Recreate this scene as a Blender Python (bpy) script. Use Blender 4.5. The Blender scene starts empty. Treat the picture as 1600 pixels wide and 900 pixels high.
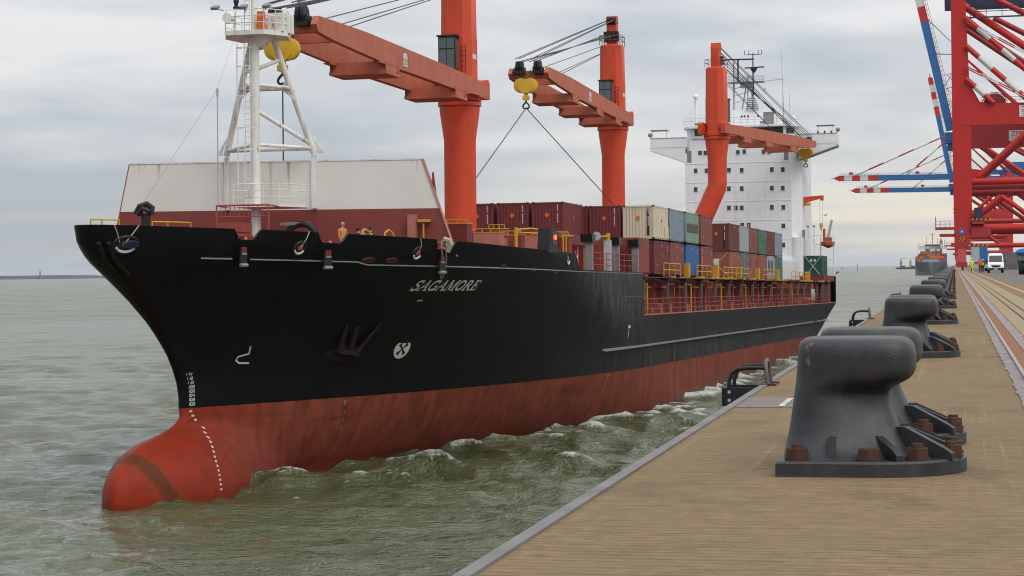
import bpy, math, random
import numpy as np
from mathutils import Matrix, Vector
random.seed(7)
rng = np.random.default_rng(11)
S = bpy.context.scene
COL = S.collection
R = math.radians

# ------------------------------------------------------------------ camera
FPX = 3111.0
cam_d = bpy.data.cameras.new('camera')
cam_d.sensor_width = 36.0
cam_d.lens = FPX / 1600.0 * 36.0
cam_d.clip_start = 0.1
cam_d.clip_end = 60000
cam = bpy.data.objects.new('camera', cam_d)
COL.objects.link(cam)
pitch = math.atan(28 / FPX)
roll = 0.0127
f0 = Vector((0, math.cos(pitch), -math.sin(pitch)))
r0 = Vector((1, 0, 0))
u0 = r0.cross(f0)
cr = r0 * math.cos(roll) - u0 * math.sin(roll)
cu = r0 * math.sin(roll) + u0 * math.cos(roll)
cm = Matrix((cr, cu, -f0)).transposed().to_4x4()
cm.translation = (0, 0, 1.15)
cam.matrix_world = cm
S.camera = cam

# ------------------------------------------------------------------ exposure, sun, sky
S.view_settings.view_transform = 'Standard'
S.view_settings.look = 'None'
S.view_settings.exposure = 0.0
S.view_settings.gamma = 1.0
S.cycles.max_bounces = 6
S.cycles.volume_bounces = 0
S.cycles.use_denoising = True
S.cycles.pixel_filter_type = 'BLACKMAN_HARRIS'
S.cycles.filter_width = 1.1

SUN_EL, SUN_AZ = R(48), R(148)          # azimuth clockwise from +Y (the view): behind the camera on the right
sun_d = bpy.data.lights.new('sun', 'SUN')
sun_d.energy = 1.3
sun_d.angle = R(30)
sun_d.color = (1.0, 0.96, 0.9)
sun = bpy.data.objects.new('sun', sun_d)
COL.objects.link(sun)
sdir = Vector((math.sin(SUN_AZ) * math.cos(SUN_EL), math.cos(SUN_AZ) * math.cos(SUN_EL), math.sin(SUN_EL)))
sun.rotation_euler = sdir.to_track_quat('Z', 'Y').to_euler()
sun.location = sdir * 200

W = bpy.data.worlds.new('World')
S.world = W
W.use_nodes = True
nt = W.node_tree
nt.nodes.clear()
N = nt.nodes.new
LK = nt.links.new
def mth(nt_, op, a, b=None, c=None, clamp=False):
    n = nt_.nodes.new('ShaderNodeMath'); n.operation = op; n.use_clamp = clamp
    for i, v in enumerate((a, b, c)):
        if v is None: continue
        if isinstance(v, (int, float)): n.inputs[i].default_value = v
        else: nt_.links.new(v, n.inputs[i])
    return n.outputs[0]
def mixc(nt_, f, a, b, mode='MIX'):
    n = nt_.nodes.new('ShaderNodeMix'); n.data_type = 'RGBA'; n.blend_type = mode
    for i, v in ((0, f), (6, a), (7, b)):
        if isinstance(v, (int, float)): n.inputs[i].default_value = v
        elif isinstance(v, tuple): n.inputs[i].default_value = (*v[:3], 1)
        else: nt_.links.new(v, n.inputs[i])
    return n.outputs[2]
def ramp(nt_, fac, stops):
    n = nt_.nodes.new('ShaderNodeValToRGB')
    e = n.color_ramp.elements
    while len(e) < len(stops): e.new(0.5)
    for el, (p, c) in zip(e, stops):
        el.position = p; el.color = (c, c, c, 1) if isinstance(c, (int, float)) else (*c, 1)
    nt_.links.new(fac, n.inputs[0])
    return n.outputs[0]
def noise(nt_, vec, scale, detail=3, rough=.5, dist=0.):
    n = nt_.nodes.new('ShaderNodeTexNoise')
    n.inputs['Scale'].default_value = scale; n.inputs['Detail'].default_value = detail
    n.inputs['Roughness'].default_value = rough; n.inputs['Distortion'].default_value = dist
    if vec is not None: nt_.links.new(vec, n.inputs['Vector'])
    return n.outputs[0]
def mapping(nt_, vec, scale=(1, 1, 1), loc=(0, 0, 0), rot=(0, 0, 0)):
    n = nt_.nodes.new('ShaderNodeMapping')
    n.inputs['Scale'].default_value = scale; n.inputs['Location'].default_value = loc; n.inputs['Rotation'].default_value = rot
    nt_.links.new(vec, n.inputs['Vector'])
    return n.outputs[0]
def xyz(nt_, vec):
    n = nt_.nodes.new('ShaderNodeSeparateXYZ'); nt_.links.new(vec, n.inputs[0]); return n.outputs

sky = N('ShaderNodeTexSky'); sky.sky_type = 'NISHITA'; sky.sun_disc = False
sky.sun_elevation = SUN_EL; sky.sun_rotation = SUN_AZ
tc = N('ShaderNodeTexCoord')
gen = tc.outputs['Generated']
dx, dy, dz = xyz(nt, gen)
zc = mth(nt, 'MAXIMUM', dz, 0.0)
# overcast sheet: stretched cloud bands, darker blue grey bellies and pale gaps
m1 = mapping(nt, gen, (6.5, 6.5, 34), (1.3, .4, .62))
n1 = noise(nt, m1, 1.0, 5, .5, .25)
m2 = mapping(nt, gen, (3.0, 3.0, 15), (4.3, 2.4, 1.25))
n2 = noise(nt, m2, 1.0, 3, .5, .4)
nn = mth(nt, 'ADD', mth(nt, 'MULTIPLY', n1, .55), mth(nt, 'MULTIPLY', n2, .45))
nn = mth(nt, 'ADD', nn, mth(nt, 'MULTIPLY', dx, .16))
nn = mth(nt, 'ADD', nn, mth(nt, 'MULTIPLY', mth(nt, 'MINIMUM', mth(nt, 'SUBTRACT', zc, .07), .06), .9))
cl = ramp(nt, nn, [(.39, (.435, .482, .53)), (.465, (.52, .56, .605)), (.53, (.625, .643, .668)), (.61, (.74, .742, .75))])
# the pale warm band low over the sea, brighter to the right of the quay line
wb = mth(nt, 'MULTIPLY', ramp(nt, dz, [(.0, .45), (.010, .9), (.028, 1.0), (.044, .4), (.07, 0.)]),
         ramp(nt, mth(nt, 'MULTIPLY_ADD', dx, 1.6, .5), [(.1, .10), (.42, .25), (.62, .8), (.9, 1.0)]))
band = ramp(nt, noise(nt, mapping(nt, gen, (4, 4, 95), (0.3, .2, .0)), 1.0, 4, .55), [(.38, .15), (.6, 1.)])
wb = mth(nt, 'MULTIPLY', wb, band)
cl = mixc(nt, wb, cl, (.90, .82, .68))
# overcast luminance rises towards the zenith
lum = mth(nt, 'MULTIPLY_ADD', zc, 1.45, .96)
vm = N('ShaderNodeVectorMath'); vm.operation = 'SCALE'
LK(cl, vm.inputs[0]); LK(mth(nt, 'MULTIPLY', lum, 10.0), vm.inputs[3])
full = mixc(nt, .94, sky.outputs[0], vm.outputs[0])
bg = N('ShaderNodeBackground'); bg.inputs[1].default_value = 0.1
LK(full, bg.inputs[0])
wo = N('ShaderNodeOutputWorld'); LK(bg.outputs[0], wo.inputs[0])

# ------------------------------------------------------------------ mesh helpers
class MB:
    def __init__(s): s.v = []; s.f = []; s.mi = []; s.cur = 0; s.M = None
    def add(s, vs, fs):
        o = len(s.v)
        if s.M is not None: vs = [tuple(s.M @ Vector(p)) for p in vs]
        s.v += [tuple(map(float, p)) for p in vs]
        for f in fs:
            s.f.append([i + o for i in f]); s.mi.append(s.cur)
        return s
    def box(s, c, d, rz=0, rot=None):
        hx, hy, hz = d[0] / 2, d[1] / 2, d[2] / 2
        m = rot if rot is not None else Matrix.Rotation(rz, 3, 'Z')
        vs = [Vector(c) + m @ Vector((x * hx, y * hy, z * hz)) for z in (-1, 1) for y in (-1, 1) for x in (-1, 1)]
        return s.add(vs, [(0, 2, 3, 1), (4, 5, 7, 6), (0, 1, 5, 4), (2, 6, 7, 3), (0, 4, 6, 2), (1, 3, 7, 5)])
    def bb(s, a, b):
        return s.box([(a[i] + b[i]) / 2 for i in range(3)], [abs(b[i] - a[i]) for i in range(3)])
    def frame(s, p, q, up=(0, 0, 1)):
        d = (Vector(q) - Vector(p)).normalized(); up = Vector(up)
        if abs(d.dot(up)) > .98: up = Vector((1, 0, 0)) if abs(d.x) < .9 else Vector((0, 1, 0))
        a = d.cross(up).normalized(); b = a.cross(d).normalized()
        return d, a, b
    def bar(s, p, q, w, h=None, w2=None, h2=None, up=(0, 0, 1)):
        h = h or w; w2 = w2 or w; h2 = h2 or h
        p, q = Vector(p), Vector(q); d, a, b = s.frame(p, q, up)
        vs = []
        for o, ww, hh in ((p, w, h), (q, w2, h2)):
            vs += [o - a * ww / 2 - b * hh / 2, o + a * ww / 2 - b * hh / 2, o + a * ww / 2 + b * hh / 2, o - a * ww / 2 + b * hh / 2]
        return s.add(vs, [(3, 2, 1, 0), (4, 5, 6, 7), (0, 1, 5, 4), (1, 2, 6, 5), (2, 3, 7, 6), (3, 0, 4, 7)])
    def cyl(s, p, q, r, r2=None, n=12, caps=True):
        r2 = r if r2 is None else r2
        p, q = Vector(p), Vector(q); d, a, b = s.frame(p, q)
        vs = []
        for o, rr in ((p, r), (q, r2)):
            vs += [o + (a * math.cos(2 * math.pi * i / n) + b * math.sin(2 * math.pi * i / n)) * rr for i in range(n)]
        fs = [(i, (i + 1) % n, n + (i + 1) % n, n + i) for i in range(n)]
        if caps: fs += [tuple(range(n - 1, -1, -1)), tuple(range(n, 2 * n))]
        return s.add(vs, fs)
    def tube(s, pts, r, n=6, closed=False):
        pts = [Vector(p) for p in pts]; L = len(pts); rings = []
        pa = None
        for i, p in enumerate(pts):
            if closed: d = pts[(i + 1) % L] - pts[i - 1]
            else: d = pts[min(i + 1, L - 1)] - pts[max(i - 1, 0)]
            d.normalize()
            if pa is None:
                up = Vector((0, 0, 1)) if abs(d.z) < .9 else Vector((1, 0, 0)); a = d.cross(up).normalized()
            else:
                a = (pa - d * pa.dot(d)).normalized()
            pa = a; b = a.cross(d)
            rings.append([p + (a * math.cos(2 * math.pi * k / n) + b * math.sin(2 * math.pi * k / n)) * r for k in range(n)])
        return s.loft(rings, closed_path=closed)
    def loft(s, rings, closed_path=False, caps=True):
        n = len(rings[0]); L = len(rings)
        vs = [p for rg in rings for p in rg]; fs = []
        for i in range(L if closed_path else L - 1):
            j = (i + 1) % L
            for k in range(n):
                fs.append((i * n + k, i * n + (k + 1) % n, j * n + (k + 1) % n, j * n + k))
        if caps and not closed_path:
            fs.append(tuple(range(n - 1, -1, -1))); fs.append(tuple((L - 1) * n + k for k in range(n)))
        return s.add(vs, fs)
    def lathe(s, c, prof, n=16, axis='Z'):
        rings = []
        for r, z in prof:
            rg = []
            for k in range(n):
                a = 2 * math.pi * k / n
                if axis == 'Z': p = (c[0] + r * math.cos(a), c[1] + r * math.sin(a), c[2] + z)
                elif axis == 'X': p = (c[0] + z, c[1] + r * math.cos(a), c[2] + r * math.sin(a))
                else: p = (c[0] + r * math.sin(a), c[1] + z, c[2] + r * math.cos(a))
                rg.append(p)
            rings.append(rg)
        return s.loft(rings)
    def prism(s, poly, ax, a, b):
        # poly in the two other axes (x->yz, y->xz, z->xy), extruded along ax from a to b
        def P(u, w, t): return {'x': (t, u, w), 'y': (u, t, w), 'z': (u, w, t)}[ax]
        n = len(poly)
        vs = [P(u, w, a) for u, w in poly] + [P(u, w, b) for u, w in poly]
        fs = [(i, (i + 1) % n, n + (i + 1) % n, n + i) for i in range(n)] + [tuple(range(n - 1, -1, -1)), tuple(range(n, 2 * n))]
        return s.add(vs, fs)
    def ball(s, c, r, n=10, m=7):
        if isinstance(r, (int, float)): r = (r, r, r)
        rings = []
        for j in range(m + 1):
            t = math.pi * (j + .02) / (m + .04) - math.pi / 2
            rings.append([(c[0] + r[0] * math.cos(t) * math.cos(2 * math.pi * k / n), c[1] + r[1] * math.cos(t) * math.sin(2 * math.pi * k / n), c[2] + r[2] * math.sin(t)) for k in range(n)])
        return s.loft(rings)
    def mesh(s, name, mats, sharp=38):
        me = bpy.data.meshes.new(name)
        me.from_pydata(s.v, [], s.f)
        for m in (mats if isinstance(mats, (list, tuple)) else [mats]): me.materials.append(m)
        if any(s.mi): me.polygons.foreach_set('material_index', s.mi)
        if me.polygons:
            me.polygons.foreach_set('use_smooth', [True] * len(me.polygons))
            me.set_sharp_from_angle(angle=R(sharp))
        me.update()
        return me
    def build(s, name, mats, parent=None, label=None, sharp=38):
        o = bpy.data.objects.new(name, s.mesh(name, mats, sharp)); COL.objects.link(o)
        if parent is not None: o.parent = parent
        if label: o['label'] = label
        return o
def put(name, me, parent, mat=None, label=None):
    o = bpy.data.objects.new(name, me); COL.objects.link(o); o.parent = parent
    if mat is not None:
        o.material_slots[0].link = 'OBJECT'; o.material_slots[0].material = mat
    if label: o['label'] = label
    return o
def tag(o, label, cat, group=None):
    o['label'] = label; o['category'] = cat
    if group: o['group'] = group
    return o
def thing(name, label, cat, mw=None, group=None):
    o = bpy.data.objects.new(name, None); COL.objects.link(o)
    o.empty_display_size = .3
    if mw is not None: o.matrix_world = mw
    return tag(o, label, cat, group)
def struct(name, mb, mats, mw=None, sharp=38):
    o = mb.build(name, mats, None, None, sharp); o['kind'] = 'structure'
    if mw is not None: o.matrix_world = mw
    return o
def kids(o): return list(o.children)
def copy_thing(o, mw, label, group=None, depth=True):
    c = o.copy(); COL.objects.link(c); c.matrix_world = mw; c['label'] = label
    if group: c['group'] = group
    def rec(src, dst):
        for ch in kids(src):
            d = ch.copy(); COL.objects.link(d); d.parent = dst; rec(ch, d)
    rec(o, c)
    return c
T = Matrix.Translation

# ------------------------------------------------------------------ materials
def newmat(name):
    m = bpy.data.materials.new(name); m.use_nodes = True
    n = m.node_tree; b = n.nodes['Principled BSDF']
    return m, n, b
def paint(name, col, rough=.5, dirt=.25, streak=.25, rust=0.0, sc=1.0, metal=0., dark=None, emit=None, bump=0.0, rustcol=(.20, .07, .025)):
    m, n, b = newmat(name)
    t = n.nodes.new('ShaderNodeTexCoord').outputs['Object']
    dark = dark or tuple(c * .45 + .012 for c in col)
    a = ramp(n, noise(n, t, .9 * sc, 5, .6), [(.35, 0.), (.7, 1.)])
    c = mixc(n, mth(n, 'MULTIPLY', a, dirt), col, dark)
    if streak > 0:
        st = ramp(n, noise(n, mapping(n, t, (2.6 * sc, 2.6 * sc, .16 * sc)), 1.0, 4, .6), [(.48, 0.), (.72, 1.)])
        c = mixc(n, mth(n, 'MULTIPLY', st, streak), c, tuple(x * .5 + y * .5 for x, y in zip(dark, (.12, .08, .05))))
    if rust > 0:
        th = .72 - .22 * rust
        rr = ramp(n, noise(n, mapping(n, t, (2.2 * sc, 2.2 * sc, .7 * sc), (3, 1, 7)), 1.3, 6, .65), [(th, 0.), (th + .08, 1.)])
        c = mixc(n, mth(n, 'MULTIPLY', rr, .85), c, rustcol)
    fine = noise(n, t, 14 * sc, 2, .5)
    c = mixc(n, mth(n, 'MULTIPLY', fine, .10), c, dark)
    n.links.new(c, b.inputs['Base Color'])
    n.links.new(mth(n, 'MULTIPLY_ADD', noise(n, t, 3 * sc, 3), .3, rough - .15), b.inputs['Roughness'])
    b.inputs['Metallic'].default_value = metal
    b.inputs['Specular IOR Level'].default_value = .35
    if emit: b.inputs['Emission Color'].default_value = (*emit[0], 1); b.inputs['Emission Strength'].default_value = emit[1]
    if bump > 0:
        bp = n.nodes.new('ShaderNodeBump'); bp.inputs['Strength'].default_value = bump; bp.inputs['Distance'].default_value = .02
        n.links.new(noise(n, t, 30 * sc, 4, .6), bp.inputs['Height']); n.links.new(bp.outputs[0], b.inputs['Normal'])
    return m
M = {}
M['white'] = paint('white paint', (.78, .80, .82), .45, .12, .10, .0)
M['mastwhite'] = paint('mast white', (.74, .74, .70), .5, .3, .4, .62, rustcol=(.28, .13, .05))
M['crane'] = paint('crane vermilion', (.62, .060, .018), .55, .4, .38, .3, dark=(.36, .05, .025))
M['jib'] = paint('faded jib red', (.47, .13, .065), .62, .5, .35, .3, dark=(.28, .07, .05))
M['cab'] = paint('cab black', (.014, .015, .018), .4, .2, .1)
M['glass'] = paint('dark glass', (.06, .07, .075), .12, .2, 0)
M['cabglass'] = paint('cab glass', (.10, .12, .13), .12, .4, 0)
M['yellow'] = paint('yellow paint', (.55, .29, .015), .5, .25, .1, .15)
M['hook'] = paint('block yellow', (.62, .38, .02), .5, .3, .15, .1)
M['black'] = paint('black steel', (.008, .0085, .010), .55, .2, .1)
M['wire'] = paint('wire rope', (.022, .024, .027), .5, .1, 0)
M['maroon'] = paint('maroon deck paint', (.235, .034, .026), .6, .35, .3, .2)
M['dkmaroon'] = paint('dark maroon steel', (.15, .020, .017), .6, .4, .3, .2)  # deeper maroon for hatch covers, walkways and small fittings
M['pink'] = paint('faded pink primer', (.42, .15, .12), .65, .3, .2, .15)
M['rail'] = paint('railing red', (.30, .07, .055), .6, .3, .1, .2)
M['post'] = paint('grey brown post', (.115, .095, .088), .6, .3, .25, .2)
M['greypost'] = paint('grey stanchion', (.20, .21, .22), .55, .3, .25, .1)
M['rope'] = paint('mooring rope', (.42, .37, .28), .8, .3, 0)
M['lgrey'] = paint('light grey', (.42, .43, .44), .5, .25, .2)
M['mgrey'] = paint('mid grey', (.22, .225, .23), .5, .25, .2)
M['mark'] = paint('hull mark white', (.72, .72, .64), .6, .3, .1)
M['orange'] = paint('safety orange', (.70, .14, .02), .5, .2, .1)
M['rust'] = paint('rusty steel', (.068, .027, .016), .8, .6, .2, .3, sc=6, dark=(.05, .02, .012), bump=.4)
M['blue'] = paint('crane blue', (.02, .13, .36), .5, .2, .15)
M['navy'] = paint('navy steel', (.018, .03, .07), .5, .2, .15)
M['ggred'] = paint('gantry red', (.50, .018, .014), .5, .2, .15, .05, sc=.35)
M['ggred2'] = paint('gantry dark red', (.36, .03, .035), .55, .25, .15, .05, sc=.35)
M['stripew'] = paint('band white', (.62, .62, .61), .55, .2, .1)
M['green'] = paint('dark green', (.02, .10, .06), .5, .2, .2, .1)
M['lamp'] = paint('red lantern', (.6, .02, .01), .3, 0, 0, emit=((1, .06, .02), 6))
M['dkred'] = paint('dull red oval', (.09, .022, .02), .6, .3, .1)
M['rubber'] = paint('tyre rubber', (.018, .018, .02), .75, .3, .0, bump=.1)
def cmat(name, col, st=.3, ru=.25): return paint(name, col, .55, .3, st, ru, sc=.9)
CM = {
    'maroon': cmat('box maroon', (.155, .030, .032)), 'maroon2': cmat('box brown maroon', (.215, .060, .052)), 'cream': cmat('box cream', (.60, .53, .40), .15, .15),
    'greyblue': cmat('box grey blue', (.22, .27, .33), .35, .15), 'palegreen': cmat('box pale green', (.20, .31, .24), .35, .2), 'brown': cmat('box brown', (.145, .036, .024)),
    'rustbrown': cmat('box rust', (.27, .085, .055)), 'grey': cmat('box grey', (.32, .35, .37), .3, .15), 'green': cmat('box green', (.055, .15, .105)),
    'blue': cmat('box blue', (.030, .125, .32)), 'darkgreen': cmat('box dark green', (.012, .075, .050)), 'slate': cmat('box slate', (.14, .13, .15))}

M['rubs'] = paint('rubbing strake grey', (.24, .245, .25), .5, .4, .3, .1)
M['mark2'] = paint('worn mark', (.36, .27, .23), .6, .4, .1)
M['boat'] = paint('boat dull orange', (.36, .07, .03), .6, .3, .1)
# ------------------------------------------------------------------ ship frame and hull form
PSI = math.atan(850 / FPX); TAU = .0124
sfw = Vector((-math.sin(PSI) * math.cos(TAU), -math.cos(PSI) * math.cos(TAU), math.sin(TAU)))
spt = Vector((math.cos(PSI), -math.sin(PSI), 0))
sup = sfw.cross(spt)
SHIP = Matrix((sfw, spt, sup)).transposed().to_4x4()
SHIP.translation = (-.73, 155.17, -9.55)
SHIPI = SHIP.inverted()
WZ = -9.55
SX = np.array([(-4, 65.6), (-2, 66.6), (-.84, 66.72), (.0, 66.66), (.5, 66.46), (.85, 66.15), (1.3, 65.5), (1.65, 64.6), (1.9, 63.4), (2.1, 62.0), (2.42, 60.6), (2.68, 59.95), (2.95, 59.42), (3.32, 59.5), (4.26, 59.5), (5.1, 59.9), (6.03, 60.6), (7.0, 61.7), (8.08, 63.2), (9.81, 66.45), (10.71, 68.2), (11.4, 68.85), (12.5, 69.2)])
SX2 = np.array([(-4, 58.5), (0, 58.8), (2.42, 59.3), (2.95, 59.42), (3.32, 59.5), (4.26, 59.5), (5.1, 59.9), (6.03, 60.6), (7.0, 61.7), (8.08, 63.2), (9.81, 66.45), (10.71, 68.2), (11.4, 68.85), (12.5, 69.2)])
def xs(z): return float(np.interp(z, SX[:, 0], SX[:, 1]))
def xh(z): return float(np.interp(z, SX2[:, 0], SX2[:, 1]))
def hb(x, z):
    k = min(max((z + .5) / 12., 0), 1)
    L = 68 - 22 * k ** .8; a = 1.75 + .9 * k; c = 1.05 - .5 * k ** .7
    u = max(xh(z) - x, 0); e = min(u / L, 1)
    b = 12.5 * (1 - (1 - e) ** a) ** c
    if b > 0 and x > 20:
        # entrance wedge with a rounded stem keeps the far bow hidden behind the near one
        kz = min(max((z - 3.5) / 8., 0), 1); r = .12 + .9 * kz ** 1.5; s = .445 + .075 * kz; th = math.atan(s)
        ut = r * (1 - math.sin(th))
        w = math.sqrt(max(2 * r * u - u * u, 0)) if u < ut else r * math.cos(th) + s * (u - ut)
        w = max(w, 1e-5); b = (b ** -7 + w ** -7) ** (-1 / 7)
    if z < 3.6 and x > 46:
        r = 2.5 * math.sqrt(max(0, 1 - ((z + 1.3) / 4.05) ** 2)); e2 = min(max((xs(z) - x) / 7.0, 0), 1)
        bb = r * max(0, 1 - (1 - e2) ** 2.0) ** .62 * min(1, (x - 46) / 6)
        w = .8 * min(1, e2 * 2) * min(1, bb / 1.2)
        h = max(w - abs(b - bb), 0) / max(w, 1e-6)
        b = max(b, bb) + h * h * w * .25
    x0 = -123 + 7.5 * min(max(7.2 - z, 0), 6)
    if x < x0:
        tt = (x0 - x) / (x0 + 139)
        b *= 1 - (.20 + .055 * max(0, 7.2 - z)) * min(tt, 1.1) ** 1.9
    return b
def zt(x):
    if x > 26.6:
        if x < 27.8: return 10.42 + (x - 26.6) / 1.2 * .9
        z = float(np.interp(x, [27, 40, 50, 60, 70.3], [11.33, 11.52, 11.80, 12.02, 12.12]))
        for c, h in ((61.5, .72), (56.5, .95), (47.95, .95)):
            d = abs(x - c)
            if d < h: z -= .5 * min(1, (h - d) / .3)
        return z
    if x > 6.65: return 10.34
    if x > -126: return 7.24
    return 10.9 if x < -127 else 7.24 + (-126 - x) * 3.66
def hullpt(x, z, off=0.):
    b = hb(x, z)
    if off == 0: return Vector((x, b, z))
    n = hulln(x, z)
    return Vector((x, b, z)) + n * off
def hulln(x, z):
    e = .06
    tx = Vector((2 * e, hb(x + e, z) - hb(x - e, z), 0)); tz = Vector((0, hb(x, z + e) - hb(x, z - e), 2 * e))
    n = tz.cross(tx).normalized()
    return n if n.y > 0 else -n

# ------------------------------------------------------------------ water
def waves(X, Y, sp):
    H = np.zeros_like(X); DX = np.zeros_like(X); DY = np.zeros_like(X); CR = np.zeros_like(X)
    r = np.random.default_rng(5)
    base = R(252)
    for i in range(96):
        lam = .75 * (1.0305 ** i) * r.uniform(.95, 1.05)       # 0.75 m .. 13 m
        k = 2 * math.pi / lam
        th = base + r.normal(0, .75 if lam < 4 else .42)
        A = .056 / k * (1 if lam < 7 else (7 / lam) ** 1.6)
        ph = r.uniform(0, 2 * math.pi)
        fade = np.clip((lam / sp - 2.2) / 2.2, 0, 1)
        p = k * (X * math.cos(th) + Y * math.sin(th)) + ph
        H += A * fade * np.cos(p)
        DX -= .85 * A * fade * math.cos(th) * np.sin(p); DY -= .85 * A * fade * math.sin(th) * np.sin(p)
        CR += A * k * fade * np.cos(p)
    return H, DX, DY, CR
def grow(a, step, fac, lim):
    out = [a]
    while abs(out[-1]) < lim:
        step *= fac; out.append(out[-1] + step)
    return out
ys = [60.0]
while ys[-1] < 420: ys.append(ys[-1] + .165 * (max(ys[-1], 66) / 66) ** 1.7)
yl = grow(ys[-1], 4.0, 1.085, 45000)
yb = grow(60, -1.0, 1.35, 4000)
Yv = np.array(sorted(set(yb[1:])) + ys + yl[1:])
xc = list(np.arange(-34, 24.01, .21))
xr = grow(24.0, .24, 1.045, 40000); xl = grow(-34.0, -.24, 1.035, 40000)
Xv = np.array(sorted(xl[1:]) + xc + xr[1:])
GX, GY = np.meshgrid(Xv, Yv)
sx = np.gradient(Xv)[None, :] * np.ones_like(GX); sy = np.gradient(Yv)[:, None] * np.ones_like(GX)
SPc = np.maximum(sx, sy * .8)
Hh, DXX, DYY, CRR = waves(GX, GY, SPc)
# ship-local coordinates of every water vertex, for the wash along the port side
lx = (GX - SHIP.translation.x) * sfw.x + (GY - SHIP.translation.y) * sfw.y
ly = (GX - SHIP.translation.x) * spt.x + (GY - SHIP.translation.y) * spt.y
xt = np.linspace(-140, 70, 421); bt = np.array([hb(x, -.012 * x) if x < 67.6 else 0 for x in xt])
bwl = np.interp(lx, xt, bt)
gap = ly - bwl
inside = (lx < 67.7) & (lx > -140)
near = np.where(inside & (gap > -1), np.exp(-np.clip(gap, 0, 60) / 1.3), 0)
chop = np.where((lx < 55) & (lx > -150) & (gap > -1), np.exp(-np.clip(gap - 1, 0, 60) / 9.), 0) * np.clip((58 - lx) / 25, 0, 1)
lump = np.cos(lx * .55 + 1.3) * .5 + np.cos(lx * .93 + gap * .8) * .4 + np.cos(lx * 1.7 - gap) * .25
amp = .58 + .86 * np.where((lx < 66) & (lx > -150) & (gap > -1), np.exp(-np.clip(gap - 8, 0, 90) / 9.), 0) * np.clip((68 - lx) / 12, 0, 1)
ZZ = Hh * amp + near * (.14 + .12 * lump) * np.clip((56 - lx) / 12, 0, 1) * (SPc < 3)
PX = GX + DXX * amp; PY = GY + DYY * amp
foam = np.clip((CRR * amp - .50) * 1.4, 0, .75) * (SPc < 2.5)
foam = np.maximum(foam, near * np.clip((57 - lx) / 8, 0, 1) * (.36 + .15 * lump + CRR * .5))
churn = chop * np.clip((38 - lx) / 40, 0, 1)
foam = np.clip(foam + churn * np.clip(CRR * 2.3 + .06, 0, 1.0), 0, .86) * (1 - .55 * np.clip((SPc - .55) / .8, 0, 1))
verts = np.stack([PX, PY, ZZ + WZ], -1).reshape(-1, 3)
ny, nx = GX.shape
idx = np.arange(ny * nx).reshape(ny, nx)
quads = np.stack([idx[:-1, :-1], idx[:-1, 1:], idx[1:, 1:], idx[1:, :-1]], -1).reshape(-1, 4)
me = bpy.data.meshes.new('water')
me.vertices.add(len(verts)); me.vertices.foreach_set('co', verts.ravel())
me.loops.add(quads.size); me.loops.foreach_set('vertex_index', quads.ravel())
me.polygons.add(len(quads)); me.polygons.foreach_set('loop_start', np.arange(0, quads.size, 4))
me.polygons.foreach_set('use_smooth', np.ones(len(quads), bool))
me.update(calc_edges=True)
at = me.attributes.new('foam', 'FLOAT', 'POINT'); at.data.foreach_set('value', foam.ravel().astype(np.float32))
at = me.attributes.new('unresolved', 'FLOAT', 'POINT'); at.data.foreach_set('value', (1 - np.exp(-np.clip(SPc - .3, 0, 50) / 4.0)).ravel().astype(np.float32))
m, n, b = newmat('sea water')
geo = n.nodes.new('ShaderNodeNewGeometry').outputs['Position']
fa = n.nodes.new('ShaderNodeAttribute'); fa.attribute_name = 'foam'
fn = noise(n, mapping(n, geo, (1.1, 2.3, 1), (0, 0, 0), (0, 0, R(14))), 1.9, 9, .72, .9)
fn2 = noise(n, mapping(n, geo, (.12, .2, 1)), 1., 3, .5)
fm = mth(n, 'MULTIPLY_ADD', fa.outputs['Fac'], .92, mth(n, 'SUBTRACT', fn, .5))
fm = mth(n, 'ADD', fm, mth(n, 'MULTIPLY', mth(n, 'SUBTRACT', noise(n, mapping(n, geo, (1, 2, 1)), 5.5, 5, .7, .8), .5), .75))
fmask = ramp(n, fm, [(.34, 0.), (.48, .22), (.66, .7), (.9, 1.)])
tint = ramp(n, fn2, [(.35, 0.), (.65, 1.)])
wc = mixc(n, tint, (.066, .077, .031), (.082, .086, .040))
wc = mixc(n, fmask, wc, (.60, .62, .57))
n.links.new(wc, b.inputs['Base Color'])
paw = mth(n, 'MULTIPLY', ramp(n, noise(n, mapping(n, geo, (.03, .075, 1), rot=(0, 0, R(8))), 1.0, 6, .68, .5), [(.42, 0.), (.60, 1.)]),
          ramp(n, noise(n, mapping(n, geo, (.22, .55, 1), rot=(0, 0, R(14))), 1.0, 5, .65, .3), [(.36, .15), (.60, 1.)]))
ra_ = n.nodes.new('ShaderNodeAttribute'); ra_.attribute_name = 'unresolved'
n.links.new(mth(n, 'ADD', mth(n, 'MULTIPLY_ADD', fmask, .6, .06), mth(n, 'ADD', mth(n, 'MULTIPLY', ra_.outputs['Fac'], .16), mth(n, 'MULTIPLY', paw, .16))), b.inputs['Roughness'])
n.links.new(mth(n, 'SUBTRACT', mth(n, 'MULTIPLY_ADD', ra_.outputs['Fac'], -.14, .52), mth(n, 'MULTIPLY', paw, mth(n, 'MULTIPLY_ADD', ra_.outputs['Fac'], .22, .08))), b.inputs['Specular IOR Level'])
b.inputs['IOR'].default_value = 1.48
rip = mth(n, 'ADD', mth(n, 'MULTIPLY', noise(n, mapping(n, geo, (.10, .20, 1), rot=(0, 0, R(10))), 1.0, 6, .62, .6), 3.2), mth(n, 'ADD', mth(n, 'MULTIPLY', mth(n, 'ABSOLUTE', mth(n, 'SUBTRACT', noise(n, mapping(n, geo, (1.5, 2.4, 1), rot=(0, 0, R(12))), 1.0, 4, .55, .7), .5)), -1.1),
          mth(n, 'MULTIPLY', noise(n, mapping(n, geo, (.40, .75, 1), rot=(0, 0, R(14))), 1.0, 4, .55, .6), 1.2)))
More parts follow.
